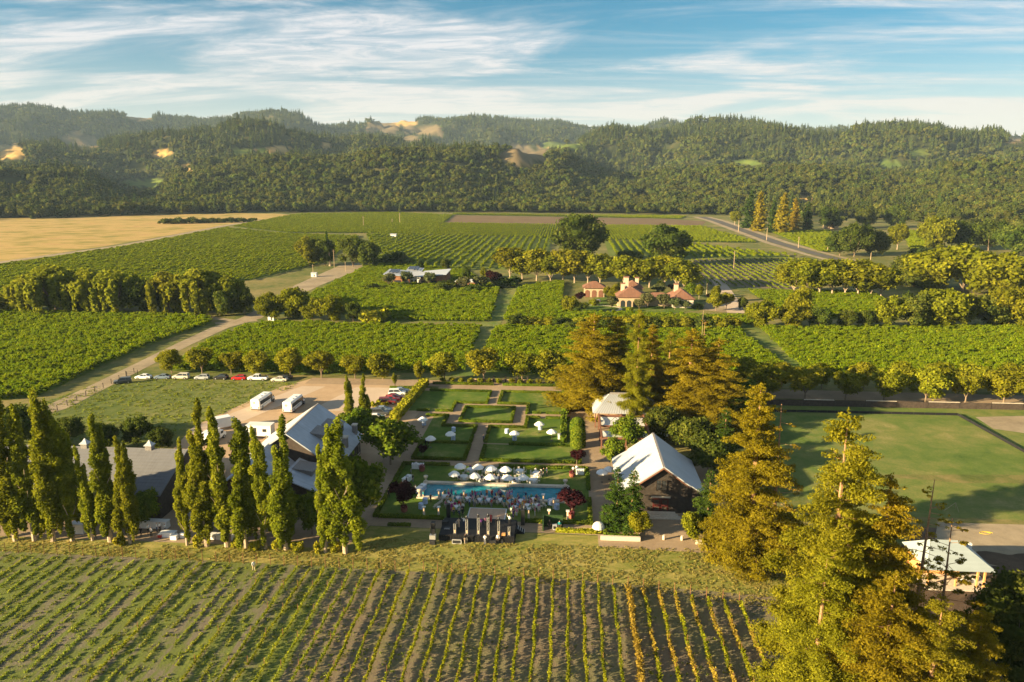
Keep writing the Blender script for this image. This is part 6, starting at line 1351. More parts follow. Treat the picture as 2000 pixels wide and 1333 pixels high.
for i, (x, H_) in enumerate(((668, 1.8), (763, 2.7), (855, 3.1), (932, 3.2), (1015, 2.6), (1097, 1.6))):
    p = c1(x, 790); bx = P(720 + x / 4, 850 + 790 / 4, 1.1).x; t = empty('truss_tower', (bx, 113.4, 1.1), 0, 'square silver truss tower on the stage, %s from the left' % nth(i + 1), 'truss', 'truss towers on the stage'); w = .17
    for a, b in ((-1, -1), (1, -1), (1, 1), (-1, 1)): m = MB(); m.tube((a * w, b * w, 0), (a * w, b * w, H_), .03, .03, 5); m.build('chord', SILVER, t)
    m = MB(); n = int(H_ / .36)
    for k in range(n):
        z0, z1 = H_ * k / n, H_ * (k + 1) / n; s = 1 if k % 2 else -1
        for f in (-1, 1): m.tube((-s * w, f * w, z0), (s * w, f * w, z1), .018, .018, 4); m.tube((f * w, -s * w, z0), (f * w, s * w, z1), .018, .018, 4)
    o = m.build('lattice', SILVER, t); m = MB(); m.box((0, 0, .03), (.6, .6, .06)); m.build('base_plate', DMETAL, t)
    m = MB(); m.box((0, 0, .4), (.14, .14, .5)); m.build('uplight', GLOW, t)
    if i in (1, 2, 3, 4): m = MB(); m.box((0, 0, H_ + .12), (.34, .3, .2)); m.lathe([(.16, 0), (.2, .3), (.14, .42)], (0, 0, H_ + .22), 8); m.build('moving_light', DMETAL, t)
SPK = plain('speaker_black', (.016, .016, .017), .6, .2, 3.0)
def speakers(p, n, lab, w=.65):
    t = empty('speaker_stack', p, 0, lab, 'speaker')
    for k in range(n):
        m = MB(); m.box((0, 0, .36 + .72 * k), (w, .7, .70)); c = m.build('cabinet', SPK, t); m = MB(); m.box((0, .36, .36 + .72 * k), (w * .86, .03, .58)); m.build('grille', DMETAL, c)
speakers(c1(1205, 700), 4, 'tall black speaker stack right of the stage'); speakers(c1(625, 655), 4, 'tall black speaker stack left of the stage'); speakers(c1(600, 730), 2, 'low black amplifier stack at the left end of the stage', 1.1)
t = empty('sound_rig', c1(500, 850), 0, 'black and grey equipment tower on the grass left of the stage', 'equipment')
for k, (z, w, mt) in enumerate(((.35, .9, DMETAL), (1.15, 1.0, SILVER), (2.1, .7, SPK), (3.0, .65, SPK))): m = MB(); m.box((0, .3 * k, z), (w, .8, .7 if k < 2 else .85)); m.build('case', mt, t)
for i, (x, y, w, d_, h, mt, lab) in enumerate(((690, 845, 1.5, .5, .75, SILVER, 'dark flight case with a white frame behind the stage'), (650, 820, .7, .5, .85, SILVER, 'small open flight case left behind the stage'), (615, 775, .9, .7, 1.2, SILVER, 'mixing rack at the left end of the stage'), (1055, 830, .6, .5, 1.5, OWOOD, 'tall wooden crate with blue cloth behind the stage'), (1030, 840, .9, .6, .7, DMETAL, 'dark case with white cloth behind the stage'), (960, 845, 1.6, .6, .6, DMETAL, 'row of dark cases behind the middle of the stage'), (760, 835, .5, .5, .9, SILVER, 'small pale case behind the stage'))):
    t = empty('flight_case', c1(x, y), 0, lab, 'case'); m = MB(); m.box((0, 0, h / 2), (w, d_, h)); m.build('body', DMETAL if mt is SILVER else mt, t); m = MB()
    for sx in (-1, 1): m.box((sx * w / 2, -d_ / 2 - .02, h / 2), (.07, .05, h)); m.box((0, -d_ / 2 - .02, h / 2 + sx * (h / 2 - .03)), (w + .07, .05, .07))
    m.build('frame', WHITE if i < 2 else mt, t)
# green hedge wall booth, white dome oven
t = empty('hedge_wall_booth', c1(1440, 735), 0, 'dark green hedge-wall screen right of the stage', 'screen'); m = MB(); m.box((0, .9, 1.1), (3.4, .2, 2.2)); m.box((-1.7, 0, 1.1), (.2, 1.8, 2.2)); m.build('panel', plain('artificial_hedge', (.02, .05, .012), .9, .4, 6.0), t)
t = empty('service_table', c1(1453, 738), 0, 'white framed cart in front of the green screen', 'cart'); m = MB(); m.box((0, 0, .45), (.8, .6, .9)); m.build('body', WHITE, t); m = MB(); m.box((0, -.31, .5), (.45, .03, .5)); m.build('front', DMETAL, t)
m = MB(); m.lathe([(1.1, 0), (1.12, .45), (1.0, .95), (.7, 1.35), (.25, 1.52)], (0, 0, 0), 16); o = m.build('dome_oven', WHITE, None, c1(1796, 745)); tag(o, 'white domed oven cover at the corner of the barn forecourt', 'oven')
# striped parasols behind the barn
STR = [plain('parasol_black', (.02, .02, .02), .8, .1, 2.0), WHITE]
for i, (x, y, lab) in enumerate(((1300, 846, 'black and white striped parasol, nearest behind the barn'), (1295, 833, 'black and white striped parasol, middle one behind the barn'), (1291, 820, 'black and white striped parasol, farthest behind the barn'))):
    p = P(x, y, 2.4); p.z = 0; t = empty('striped_parasol', p, 0, lab, 'umbrella'); m = MB(); m.tube((0, 0, 0), (0, 0, 2.7), .03, .03, 6); m.build('pole', WHITE, t); m = MB(); n = 20; prof = [(.02, 2.95), (.7, 2.78), (1.2, 2.45), (1.42, 2.05)]
    for k in range(n):
        m.mi = k % 2; a0, a1 = 6.283 * k / n, 6.283 * (k + 1) / n
        for (r0, z0), (r1, z1) in zip(prof, prof[1:]): m.add([(r0 * math.cos(a0), r0 * math.sin(a0), z0), (r1 * math.cos(a0), r1 * math.sin(a0), z1), (r1 * math.cos(a1), r1 * math.sin(a1), z1), (r0 * math.cos(a1), r0 * math.sin(a1), z0)], [(0, 1, 2, 3)])
    m.build('canopy', STR, t)
# catering corner by the left barn
for i, (x, y, w, d_, h, lab) in enumerate(((303, 1030, 5.0, 1.2, 1.3, 'pale canvas-covered stand behind the cooks'), (330, 1048, 2.6, .9, .9, 'long catering table with food in front of the cooks'), (341, 1053, 1.1, .9, .7, 'white cool box at the right of the catering table'), (357, 1050, .7, .6, .8, 'white bin beside the poplar'), (313, 1050, .6, .5, .6, 'red cool box under the catering table'), (415, 1052, 1.4, .9, .9, 'white-clothed table right of the catering poplars, first'), (432, 1053, 1.4, .9, .9, 'white-clothed table right of the catering poplars, second'), (463, 1054, 1.6, .9, .9, 'white-clothed table right of the catering poplars, third'), (155, 1040, 2.4, 1.4, 1.8, 'white van body half hidden behind the left poplars'))):
    t = empty('catering_stand', P(x, y), 0, lab, 'table'); red = lab.startswith('red'); m = MB(); m.box((0, 0, h * .48), (w, d_, h * .96), 0, .96); m.build('body', plain('red_box', (.4, .03, .02), .6, .1) if red else CLOTHW, t); m = MB(); m.box((0, 0, h), (w * 1.03, d_ * 1.05, .05)); m.build('top', WHITE, t)
# hanging white and blue cloths between the buildings
for i, (x, y, w, h, mt) in enumerate(((364, 1032, 1.0, 3.6, WHITE), (372, 1030, 1.2, 2.8, CLOTHB), (380, 1032, .9, 2.4, WHITE), (408, 1025, 1.8, 1.8, WHITE), (418, 1025, 2.0, 1.8, CLOTHB), (428, 1025, 1.4, 1.6, WHITE))):
    t = empty('linen_rack', P(x, y), 0, 'rack hung with pale linen, %s from the left between the two buildings' % nth(i + 1), 'rack'); m = MB(); m.tube((-w / 2, 0, 0), (-w / 2, 0, h), .03, .03, 5); m.tube((w / 2, 0, 0), (w / 2, 0, h), .03, .03, 5); m.tube((-w / 2, 0, h), (w / 2, 0, h), .03, .03, 5); m.build('frame', SILVER, t); m = MB()
    for k in range(6): m.box((-w / 2 + w * (k + .5) / 6, .05 * (k % 2), h * .58), (w / 6, .04, h * .8))
    m.build('linen', mt, t)
# ------------------------------------------------------------------ vehicles
PAINT = {k: plain(k.replace(' ', '_') + '_car_paint', c, .28, .06, 1.0, spec=.5) for k, c in {'white': (.78, .78, .76), 'silver': (.42, .43, .44), 'cream': (.62, .57, .46), 'red': (.42, .018, .02), 'maroon': (.16, .02, .025), 'black': (.02, .02, .022), 'dark grey': (.07, .075, .08), 'grey blue': (.16, .21, .27), 'blue': (.10, .15, .24)}.items()}
TYRE = plain('tyre_rubber', (.02, .02, .02), .9, .1, 4.0); RIM = plain('wheel_rim', (.45, .45, .46), .35, .1, 3.0, metal=.6); LAMPW = plain('headlamp_glass', (.75, .75, .7), .2, .05); LAMPR = plain('tail_lamp_glass', (.45, .02, .02), .3, .05)
def loft(m, st):
    """st: list of (x, [(y, z) ring]) closed rings of equal length"""
    n = len(st[0][1]); vs = [(x, y, z) for x, ring_ in st for y, z in ring_]; fs = []
    for k in range(len(st) - 1):
        for i in range(n): j = (i + 1) % n; fs.append((k * n + i, k * n + j, (k + 1) * n + j, (k + 1) * n + i))
    fs += [tuple(range(n))[::-1], tuple(range((len(st) - 1) * n, len(st) * n))]; m.add(vs, fs)
def body_ring(hw, zb, zt): return [(-hw * .9, zb), (-hw, zb + .2), (-hw, zt - .12), (-hw * .88, zt), (hw * .88, zt), (hw, zt - .12), (hw, zb + .2), (hw * .9, zb)]
WHEEL_C = {}
def wheel(parent, x, y, r, w=.22):
    k = (round(r, 2), w)
    if k not in WHEEL_C:
        m = MB(); m.tube((0, -w / 2, 0), (0, w / 2, 0), r, r, 14); a = m.mesh('tyre', TYRE); m = MB(); m.tube((0, -w / 2 - .012, 0), (0, w / 2 + .012, 0), r * .62, r * .62, 10); WHEEL_C[k] = (a, m.mesh('rim', RIM))
    t = obj('wheel', WHEEL_C[k][0], parent, (x, y, r)); obj('rim', WHEEL_C[k][1], t)
CAR_T = {   # L, W, body stations (x fraction, zb, zt), glass stations (x fraction, z belt, z top), wheel radius
    'sedan': (4.7, 1.82, [(-.5, .45, .78), (-.47, .25, .98), (-.28, .2, 1.0), (.18, .2, .97), (.42, .22, .84), (.49, .3, .72), (.5, .42, .62)], [(-.36, .96, 1.0), (-.20, .96, 1.4), (.06, .95, 1.43), (.25, .93, .96)], .33),
    'hatch': (4.2, 1.8, [(-.5, .45, .9), (-.48, .25, 1.05), (-.2, .2, 1.05), (.2, .2, 1.0), (.43, .22, .86), (.49, .3, .74), (.5, .42, .64)], [(-.48, 1.0, 1.08), (-.36, 1.0, 1.46), (.05, 1.0, 1.5), (.27, .97, 1.0)], .33),
    'suv': (4.8, 1.95, [(-.5, .5, 1.0), (-.49, .3, 1.15), (-.2, .26, 1.16), (.2, .26, 1.12), (.44, .28, 1.0), (.49, .35, .9), (.5, .48, .75)], [(-.49, 1.1, 1.2), (-.44, 1.1, 1.74), (.08, 1.1, 1.78), (.26, 1.08, 1.12)], .38),
    'pickup': (5.8, 2.0, [(-.5, .55, 1.12), (-.49, .4, 1.18), (-.2, .35, 1.18), (.2, .35, 1.2), (.44, .36, 1.12), (.49, .42, 1.0), (.5, .55, .85)], [(-.12, 1.16, 1.2), (-.09, 1.16, 1.84), (.14, 1.16, 1.86), (.25, 1.16, 1.2)], .42)}
_carc = {}
def car(kind, paint, p, rz, label, group):
    key = (kind, paint)
    if key not in _carc:
        L_, W_, bs, gs, r = CAR_T[kind]; hw = W_ / 2; pm = PAINT[paint]; out = []
        m = MB(); loft(m, [(x * L_, body_ring(hw * (1 if abs(x) < .47 else .93), zb, zt)) for x, zb, zt in bs]); out.append(('body', m.mesh('body', pm), []))
        m = MB(); loft(m, [(x * L_, [(-hw * .9, zb), (-hw * .72, zt), (hw * .72, zt), (hw * .9, zb)]) for x, zb, zt in gs]); out.append(('window', m.mesh('window', GLASS), []))
        (xa, _, za), (xb, _, zb2) = gs[1], gs[2]; m = MB(); m.extrude([(xa * L_ - .05, -hw * .74, za - .03), (xb * L_ + .05, -hw * .74, zb2 - .03), (xb * L_ + .05, hw * .74, zb2 - .03), (xa * L_ - .05, hw * .74, za - .03)], (0, 0, .07)); out.append(('roof', m.mesh('roof', pm), []))
        m = MB()
        for s in (-1, 1):
            for i in (0, 2): a, b = gs[i], gs[i + 1]; m.tube((a[0] * L_, s * hw * (.9 if i == 0 else .74), a[1] if i == 0 else a[2]), (b[0] * L_, s * hw * (.74 if i == 0 else .9), b[2] if i == 0 else b[1] + .02), .05, .05, 4)
            mx = (gs[1][0] + gs[2][0]) / 2 * L_; m.tube((mx, s * hw * .91, gs[1][1]), (mx, s * hw * .73, gs[1][2]), .045, .045, 4)
        out.append(('pillar', m.mesh('pillar', pm), []))
        for s in (-1, 1):
            m = MB(); m.box((L_ * .488, s * hw * .68, bs[5][2] - .1), (.1, .34, .14)); out.append(('headlight', m.mesh('headlight', LAMPW), [])); m = MB(); m.box((-L_ * .492, s * hw * .7, bs[1][2] - .16), (.1, .28, .16)); out.append(('tail_light', m.mesh('tail_light', LAMPR), []))
        if kind == 'pickup': m = MB(); m.box((-L_ * .31, 0, 1.192), (L_ * .33, W_ * .8, .03)); out.append(('cargo_bed', m.mesh('cargo_bed', DMETAL), []))
        _carc[key] = (out, L_, hw, r)
    out, L_, hw, r = _carc[key]; e = empty('parked_' + ('pickup' if kind == 'pickup' else 'car'), p, rz, label, 'pickup' if kind == 'pickup' else 'car', group)
    for nm, me, _ in out: obj(nm, me, e)
    for sx in (-.31, .31):
        for s in (-1, 1): wheel(e, sx * L_, s * (hw - .09), r)
    return e
RG = 'cars parked along the drive'
for (k, c, x, y, rz, lab) in (('suv', 'dark grey', 240, 749, .5, 'dark grey car parked apart at the left end by the gate'), ('sedan', 'white', 281, 740, .05, 'white sedan at the left end of the line along the drive'), ('sedan', 'grey blue', 318, 740, .1, 'grey-blue car second in the line along the drive'), ('suv', 'cream', 354, 740, .03, 'cream estate car in the line along the drive'), ('hatch', 'silver', 395, 741, .08, 'silver hatchback in the line along the drive'), ('hatch', 'black', 432, 741, -.05, 'black hatchback in the line along the drive'), ('hatch', 'red', 467, 742, .05, 'bright red hatchback in the line along the drive'), ('pickup', 'white', 504, 743, .04, 'white pickup truck in the line along the drive'), ('sedan', 'cream', 546, 745, .05, 'cream sedan at the right end of the line along the drive'), ('sedan', 'black', 556, 741, .1, 'black car half hidden behind the cream sedan')): car(k, c, P(x, y), rz + math.pi, lab, RG)
LG = 'cars parked along the golden hedge'
for (k, c, x, y, lab) in (('sedan', 'grey blue', 783, 767, 'grey-blue car farthest along the golden hedge'), ('suv', 'white', 776, 772, 'white SUV along the golden hedge'), ('sedan', 'maroon', 770, 779, 'maroon car behind the bright red car'), ('sedan', 'red', 764, 783, 'bright red car along the golden hedge'), ('suv', 'maroon', 757, 789, 'dark maroon SUV along the golden hedge'), ('sedan', 'grey blue', 748, 804, 'blue-grey car by the round shrubs'), ('suv', 'dark grey', 742, 811, 'dark grey car by the round shrubs'), ('hatch', 'white', 735, 820, 'small white car by the round shrubs')): car(k, c, P(x, y), .12, lab, LG)
for i, (x, y) in enumerate(((740, 793), (752, 796), (728, 796))): tree_px('round_shrub', 'goldbush', x, y, y - 12, 'yellow-green shrub on the island between the cars, %s' % ('left', 'right', 'nearest the poplars')[i], 'shrub', None, .9)
BUSW = plain('white_bus_paint', (.80, .78, .74), .3, .04, 1.0, spec=.5)
def bus(p, rz, label):
    e = empty('shuttle_bus', p, rz, label, 'bus', 'white shuttle buses'); hw = 1.25
    m = MB(); ring_ = lambda h, w: [(-w * .94, .45), (-w, .7), (-w, h - .35), (-w * .8, h), (w * .8, h), (w, h - .35), (w, .7), (w * .94, .45)]
    loft(m, [(-4.7, ring_(3.0, 1.18)), (-4.55, ring_(3.15, hw)), (2.5, ring_(3.15, hw)), (2.9, ring_(2.95, hw)), (3.1, ring_(2.3, 1.1))]); m.build('body', BUSW, e)
    m = MB(); loft(m, [(2.85, body_ring(1.05, .4, 1.75)), (3.9, body_ring(1.02, .4, 1.45)), (4.7, body_ring(.95, .42, 1.3)), (4.8, body_ring(.85, .5, 1.1))]); m.build('bonnet', BUSW, e)
    m = MB(); m.extrude([(3.08, -1.0, 1.75), (3.08, 1.0, 1.75), (2.88, .98, 2.7), (2.88, -.98, 2.7)], (.06, 0, .02)); m.build('windscreen', GLASS, e)
    for s in (-1, 1):
        for k in range(5): m = MB(); m.box((-3.6 + 1.22 * k, s * (hw + .005), 2.05), (1.19, .05, 1.0)); m.build('window', GLASS, e)
        m = MB(); m.extrude([(-4.4, s * (hw + .012), .95), (2.6, s * (hw + .012), 1.25), (2.6, s * (hw + .012), 1.36), (-4.4, s * (hw + .012), 1.08)], (0, s * .01, 0)); m.build('stripe', PAINT['blue'], e)
        m = MB(); m.box((4.76, s * .7, .95), (.1, .3, .22)); m.build('headlight', LAMPW, e); m = MB(); m.box((-4.72, s * .95, .95), (.05, .16, .5)); m.build('tail_light', LAMPR, e)
        for x in (-3.0, 3.7): wheel(e, x, s * (hw - .14), .48, .28)
        m = MB(); m.box((3.0, s * 1.45, 1.95), (.12, .2, .45)); m.build('mirror', BLACK, e)
    m = MB(); m.box((2.35, -(hw + .02), 1.55), (.8, .05, 2.1)); m.build('door', GLASS, e)
    m = MB(); m.tube((-4.69, .25, 2.25), (-4.75, .25, 2.25), .34, .34, 16); b = m.build('emblem', plain('emblem_grey', (.22, .22, .2), .6, .1), e); m = MB(); m.tube((-4.7, .25, 2.25), (-4.765, .25, 2.25), .24, .24, 16); m.build('emblem_face', WHITE, b)
    m = MB(); m.tube((-4.7, .25, 2.25), (-4.775, .25, 2.25), .12, .12, 10); m.build('emblem_mark', DMETAL, b)
    m = MB(); m.box((4.82, 0, .95), (.06, .9, .4)); m.build('grille', BLACK, e); m = MB(); m.box((-4.72, 0, .5), (.12, 2.2, .2)); m.build('bumper', DMETAL, e)
    for x in (-1.5, .3): m = MB(); m.box((x, 0, 3.2), (.8, .8, .14)); m.build('roof_hatch', WHITE, e)
bus(Vector((-79.6, 183.0, 0)), math.pi / 2 - .06, 'white shuttle bus with dark windows, left one of the two on the parking lot')
bus(Vector((-70.6, 181.4, 0)), math.pi / 2 - .04, 'white shuttle bus with dark windows, right one of the two on the parking lot')
def truck(p, rz, label):
    e = empty('box_truck', p, rz, label, 'truck'); m = MB(); m.box((-1.0, 0, 1.75), (4.4, 2.2, 2.4)); m.build('cargo_box', BUSW, e); m = MB(); loft(m, [(1.25, body_ring(1.0, .5, 2.2)), (2.3, body_ring(1.0, .5, 2.15)), (2.7, body_ring(.98, .5, 1.4)), (3.4, body_ring(.92, .5, 1.25))]); m.build('cab', BUSW, e)
    m = MB(); m.extrude([(2.33, -.9, 2.1), (2.33, .9, 2.1), (2.72, .9, 1.42), (2.72, -.9, 1.42)], (.05, 0, .03)); m.build('windscreen', GLASS, e)
    for s in (-1, 1):
        m = MB(); m.box((1.8, s * 1.01, 1.7), (.8, .04, .6)); m.build('window', GLASS, e); m = MB(); m.box((3.4, s * .6, .85), (.08, .3, .2)); m.build('headlight', LAMPW, e)
        for x in (-2.2, 2.4): wheel(e, x, s * .95, .42, .26)
    m = MB(); m.box((3.42, 0, .85), (.05, .8, .4)); m.build('grille', BLACK, e)
truck(P(440, 836), .75, 'white box truck half hidden behind the poplars left of the parking lot'); truck(P(418, 862), 1.4, 'white delivery truck just behind the poplars below the mown field')
e = empty('white_trailer', P(506, 856), 0, 'white office trailer behind the main house', 'trailer'); m = MB(); m.box((0, 1.2, 1.75), (5.8, 2.5, 2.5)); m.build('body', BUSW, e); m = MB(); m.box((-.9, -.07, 1.6), (.75, .06, 1.8)); m.build('door', DMETAL, e); m = MB(); m.box((1.4, -.07, 1.9), (.9, .06, .7)); m.build('window', GLASS, e)
m = MB(); m.box((0, 1.2, 3.06), (6.0, 2.7, .12)); m.build('roof', WHITE, e)
for x in (-1.8, 1.8): wheel(e, x, .05, .36)

# ------------------------------------------------------------------ people
SKIN = plain('skin', (.50, .30, .20), .6, .08, 3.0); SKIN2 = plain('dark_skin', (.20, .11, .07), .6, .08, 3.0)
HAIRS = [plain('brown_hair', (.06, .035, .02), .7, .2, 8.0), plain('black_hair', (.015, .013, .012), .7, .2, 8.0), plain('fair_hair', (.36, .24, .11), .7, .2, 8.0), plain('grey_hair', (.38, .37, .36), .7, .2, 8.0)]
CLO = {k: plain(k.replace(' ', '_') + '_fabric', c, .85, .15, 6.0) for k, c in {'purple': (.11, .03, .17), 'red': (.42, .025, .03), 'navy': (.02, .03, .09), 'white': (.78, .77, .76), 'pink': (.70, .27, .34), 'green': (.05, .24, .08), 'yellow': (.68, .46, .05), 'black': (.014, .014, .016), 'teal': (.02, .24, .26), 'orange': (.60, .20, .04), 'light blue': (.26, .42, .66), 'beige': (.52, .40, .28), 'grey': (.17, .17, .18), 'magenta': (.40, .02, .22)}.items()}
def figure(joints, edges, root):
    """one skinned body; faces coloured by the joint they belong to"""
    names = list(joints); me = bpy.data.meshes.new('figure'); me.from_pydata([joints[n][0] for n in names], [(names.index(a), names.index(b)) for a, b in edges], [])
    o = bpy.data.objects.new('figure', me); COL.objects.link(o); o.modifiers.new('s', 'SKIN'); sub = o.modifiers.new('d', 'SUBSURF'); sub.levels = 1; sub.render_levels = 1
    if not me.skin_vertices: me.skin_vertices.new() if hasattr(me.skin_vertices, 'new') else None
    for i, n in enumerate(names):
        r = joints[n][1]; r = r if isinstance(r, tuple) else (r, r); me.skin_vertices[0].data[i].radius = r; me.skin_vertices[0].data[i].use_root = n == root
    dg = bpy.context.evaluated_depsgraph_get(); dg.update(); ev = o.evaluated_get(dg); res = bpy.data.meshes.new_from_object(ev); bpy.data.objects.remove(o)
    for k in range(5): res.materials.append(SKIN)
    pos = np.array([joints[n][0] for n in names]); grp = np.array([joints[n][2] for n in names]); head = Vector(joints['head'][0])
    for f in res.polygons:
        c = np.array(f.center); i = int(np.argmin(((pos - c) ** 2).sum(1))); g_ = grp[i]
        if g_ == 0 and names[i] in ('head', 'crown') and (c[2] > head.z + .07 or (c[1] > head.y + .03 and c[2] > head.z - .08)): g_ = 1
        f.material_index = int(g_); f.use_smooth = True
    return res
def mk_person(pose, dress=False):
    J = {}; z0 = 0.0; E = []
    if pose == 'sit': hz = .52
    else: hz = .95
    def j(n, x, y, z, r, g): J[n] = ((x, y, z), r, g)
    j('pelvis', 0, 0, hz, (.15, .12), 3); j('waist', 0, 0, hz + .16, (.135, .105), 2); j('chest', 0, 0, hz + .36, (.165, .115), 2); j('neckb', 0, 0, hz + .53, (.09, .075), 2); j('neck', 0, -.01, hz + .59, .055, 0); j('head', 0, -.015, hz + .70, (.085, .1), 0); j('crown', 0, -.005, hz + .80, (.065, .075), 0)
    E += [('pelvis', 'waist'), ('waist', 'chest'), ('chest', 'neckb'), ('neckb', 'neck'), ('neck', 'head'), ('head', 'crown')]
    j('nose', 0, -.115, hz + .69, .018, 0); E.append(('head', 'nose'))
    for s, t in ((-1, 'l'), (1, 'r')):
        j('sh' + t, s * .19, 0, hz + .48, .062, 2)
        if pose == 'sit': el, wr, ha = (s * .25, -.06, hz + .24), (s * .17, -.27, hz + .2), (s * .13, -.35, hz + .21)
        elif pose == 'wave' and s > 0: el, wr, ha = (.38, -.05, hz + .62), (.36, -.08, hz + .86), (.35, -.09, hz + .95)
        elif pose == 'hold': el, wr, ha = (s * .26, .0, hz + .22), (s * .15, -.22, hz + .3), (s * .11, -.3, hz + .33)
        else: el, wr, ha = (s * .25, .02, hz + .2), (s * .27, -.04, hz - .03), (s * .27, -.06, hz - .13)
        j('el' + t, *el, .045, 2); j('wr' + t, *wr, .03, 0); j('ha' + t, *ha, (.032, .022), 0); th = Vector(wr).lerp(Vector(ha), .5) + Vector((-s * .035, -.03, .01)); j('th' + t, *th, .012, 0)
        E += [('neckb', 'sh' + t), ('sh' + t, 'el' + t), ('el' + t, 'wr' + t), ('wr' + t, 'ha' + t), ('wr' + t, 'th' + t)]
        w = 1.35 if dress else 1.0
        if pose == 'sit': j('hip' + t, s * .1, -.03, hz - .02, .095, 3); j('kn' + t, s * .11, -.44, hz, .07 * w, 3); j('an' + t, s * .11, -.42, .1, .045, 3 if not dress else 0); j('to' + t, s * .11, -.56, .05, .04, 4)
        else:
            st = .1 if pose == 'walk' else 0.0; j('hip' + t, s * .095, 0, hz - .07, .1, 3); j('kn' + t, s * .1, -st * s * 1.2, .5, .068 * (1.6 if dress else 1), 3); j('an' + t, s * .1, -st * s * 2.2, .09, .045, 0 if dress else 3); j('to' + t, s * .11, -st * s * 2.2 - .15, .04, .04, 4)
        E += [('pelvis', 'hip' + t), ('hip' + t, 'kn' + t), ('kn' + t, 'an' + t), ('an' + t, 'to' + t)]
    return figure(J, E, 'pelvis')
PM = {(p, d): mk_person(p, d) for p in ('sit', 'stand', 'hold', 'wave', 'walk') for d in (False, True)}
def person(p, rz, pose, top, bottom, label, z=0.0, dress=False, group=None, hair=None):
    o = obj('person', PM[(pose, dress)], None, (p[0], p[1], z), rz); s = rnd.uniform(.97, 1.06); o.scale = (s, s, s)
    for i, mt in enumerate((SKIN if rnd.random() < .85 else SKIN2, HAIRS[rnd.randrange(4)] if hair is None else HAIRS[hair], CLO[top], CLO[bottom], CLO['black'])): o.material_slots[i].link = 'OBJECT'; o.material_slots[i].material = mt
    return tag(o, label, 'person', group)
cols = list(CLO); used = {}
for (q, h, ph) in SEATS:
    u = used.setdefault(ph, []); c = rnd.choice([k for k in cols if k not in u]); u.append(c); dress = rnd.random() < .5
    person(q, h, 'sit', c, c if dress else rnd.choice(['black', 'navy', 'grey', 'beige']), 'person in a %s %s seated at the %s' % (c, 'dress' if dress else 'top', ph), 0.0, dress, 'seated party guests')
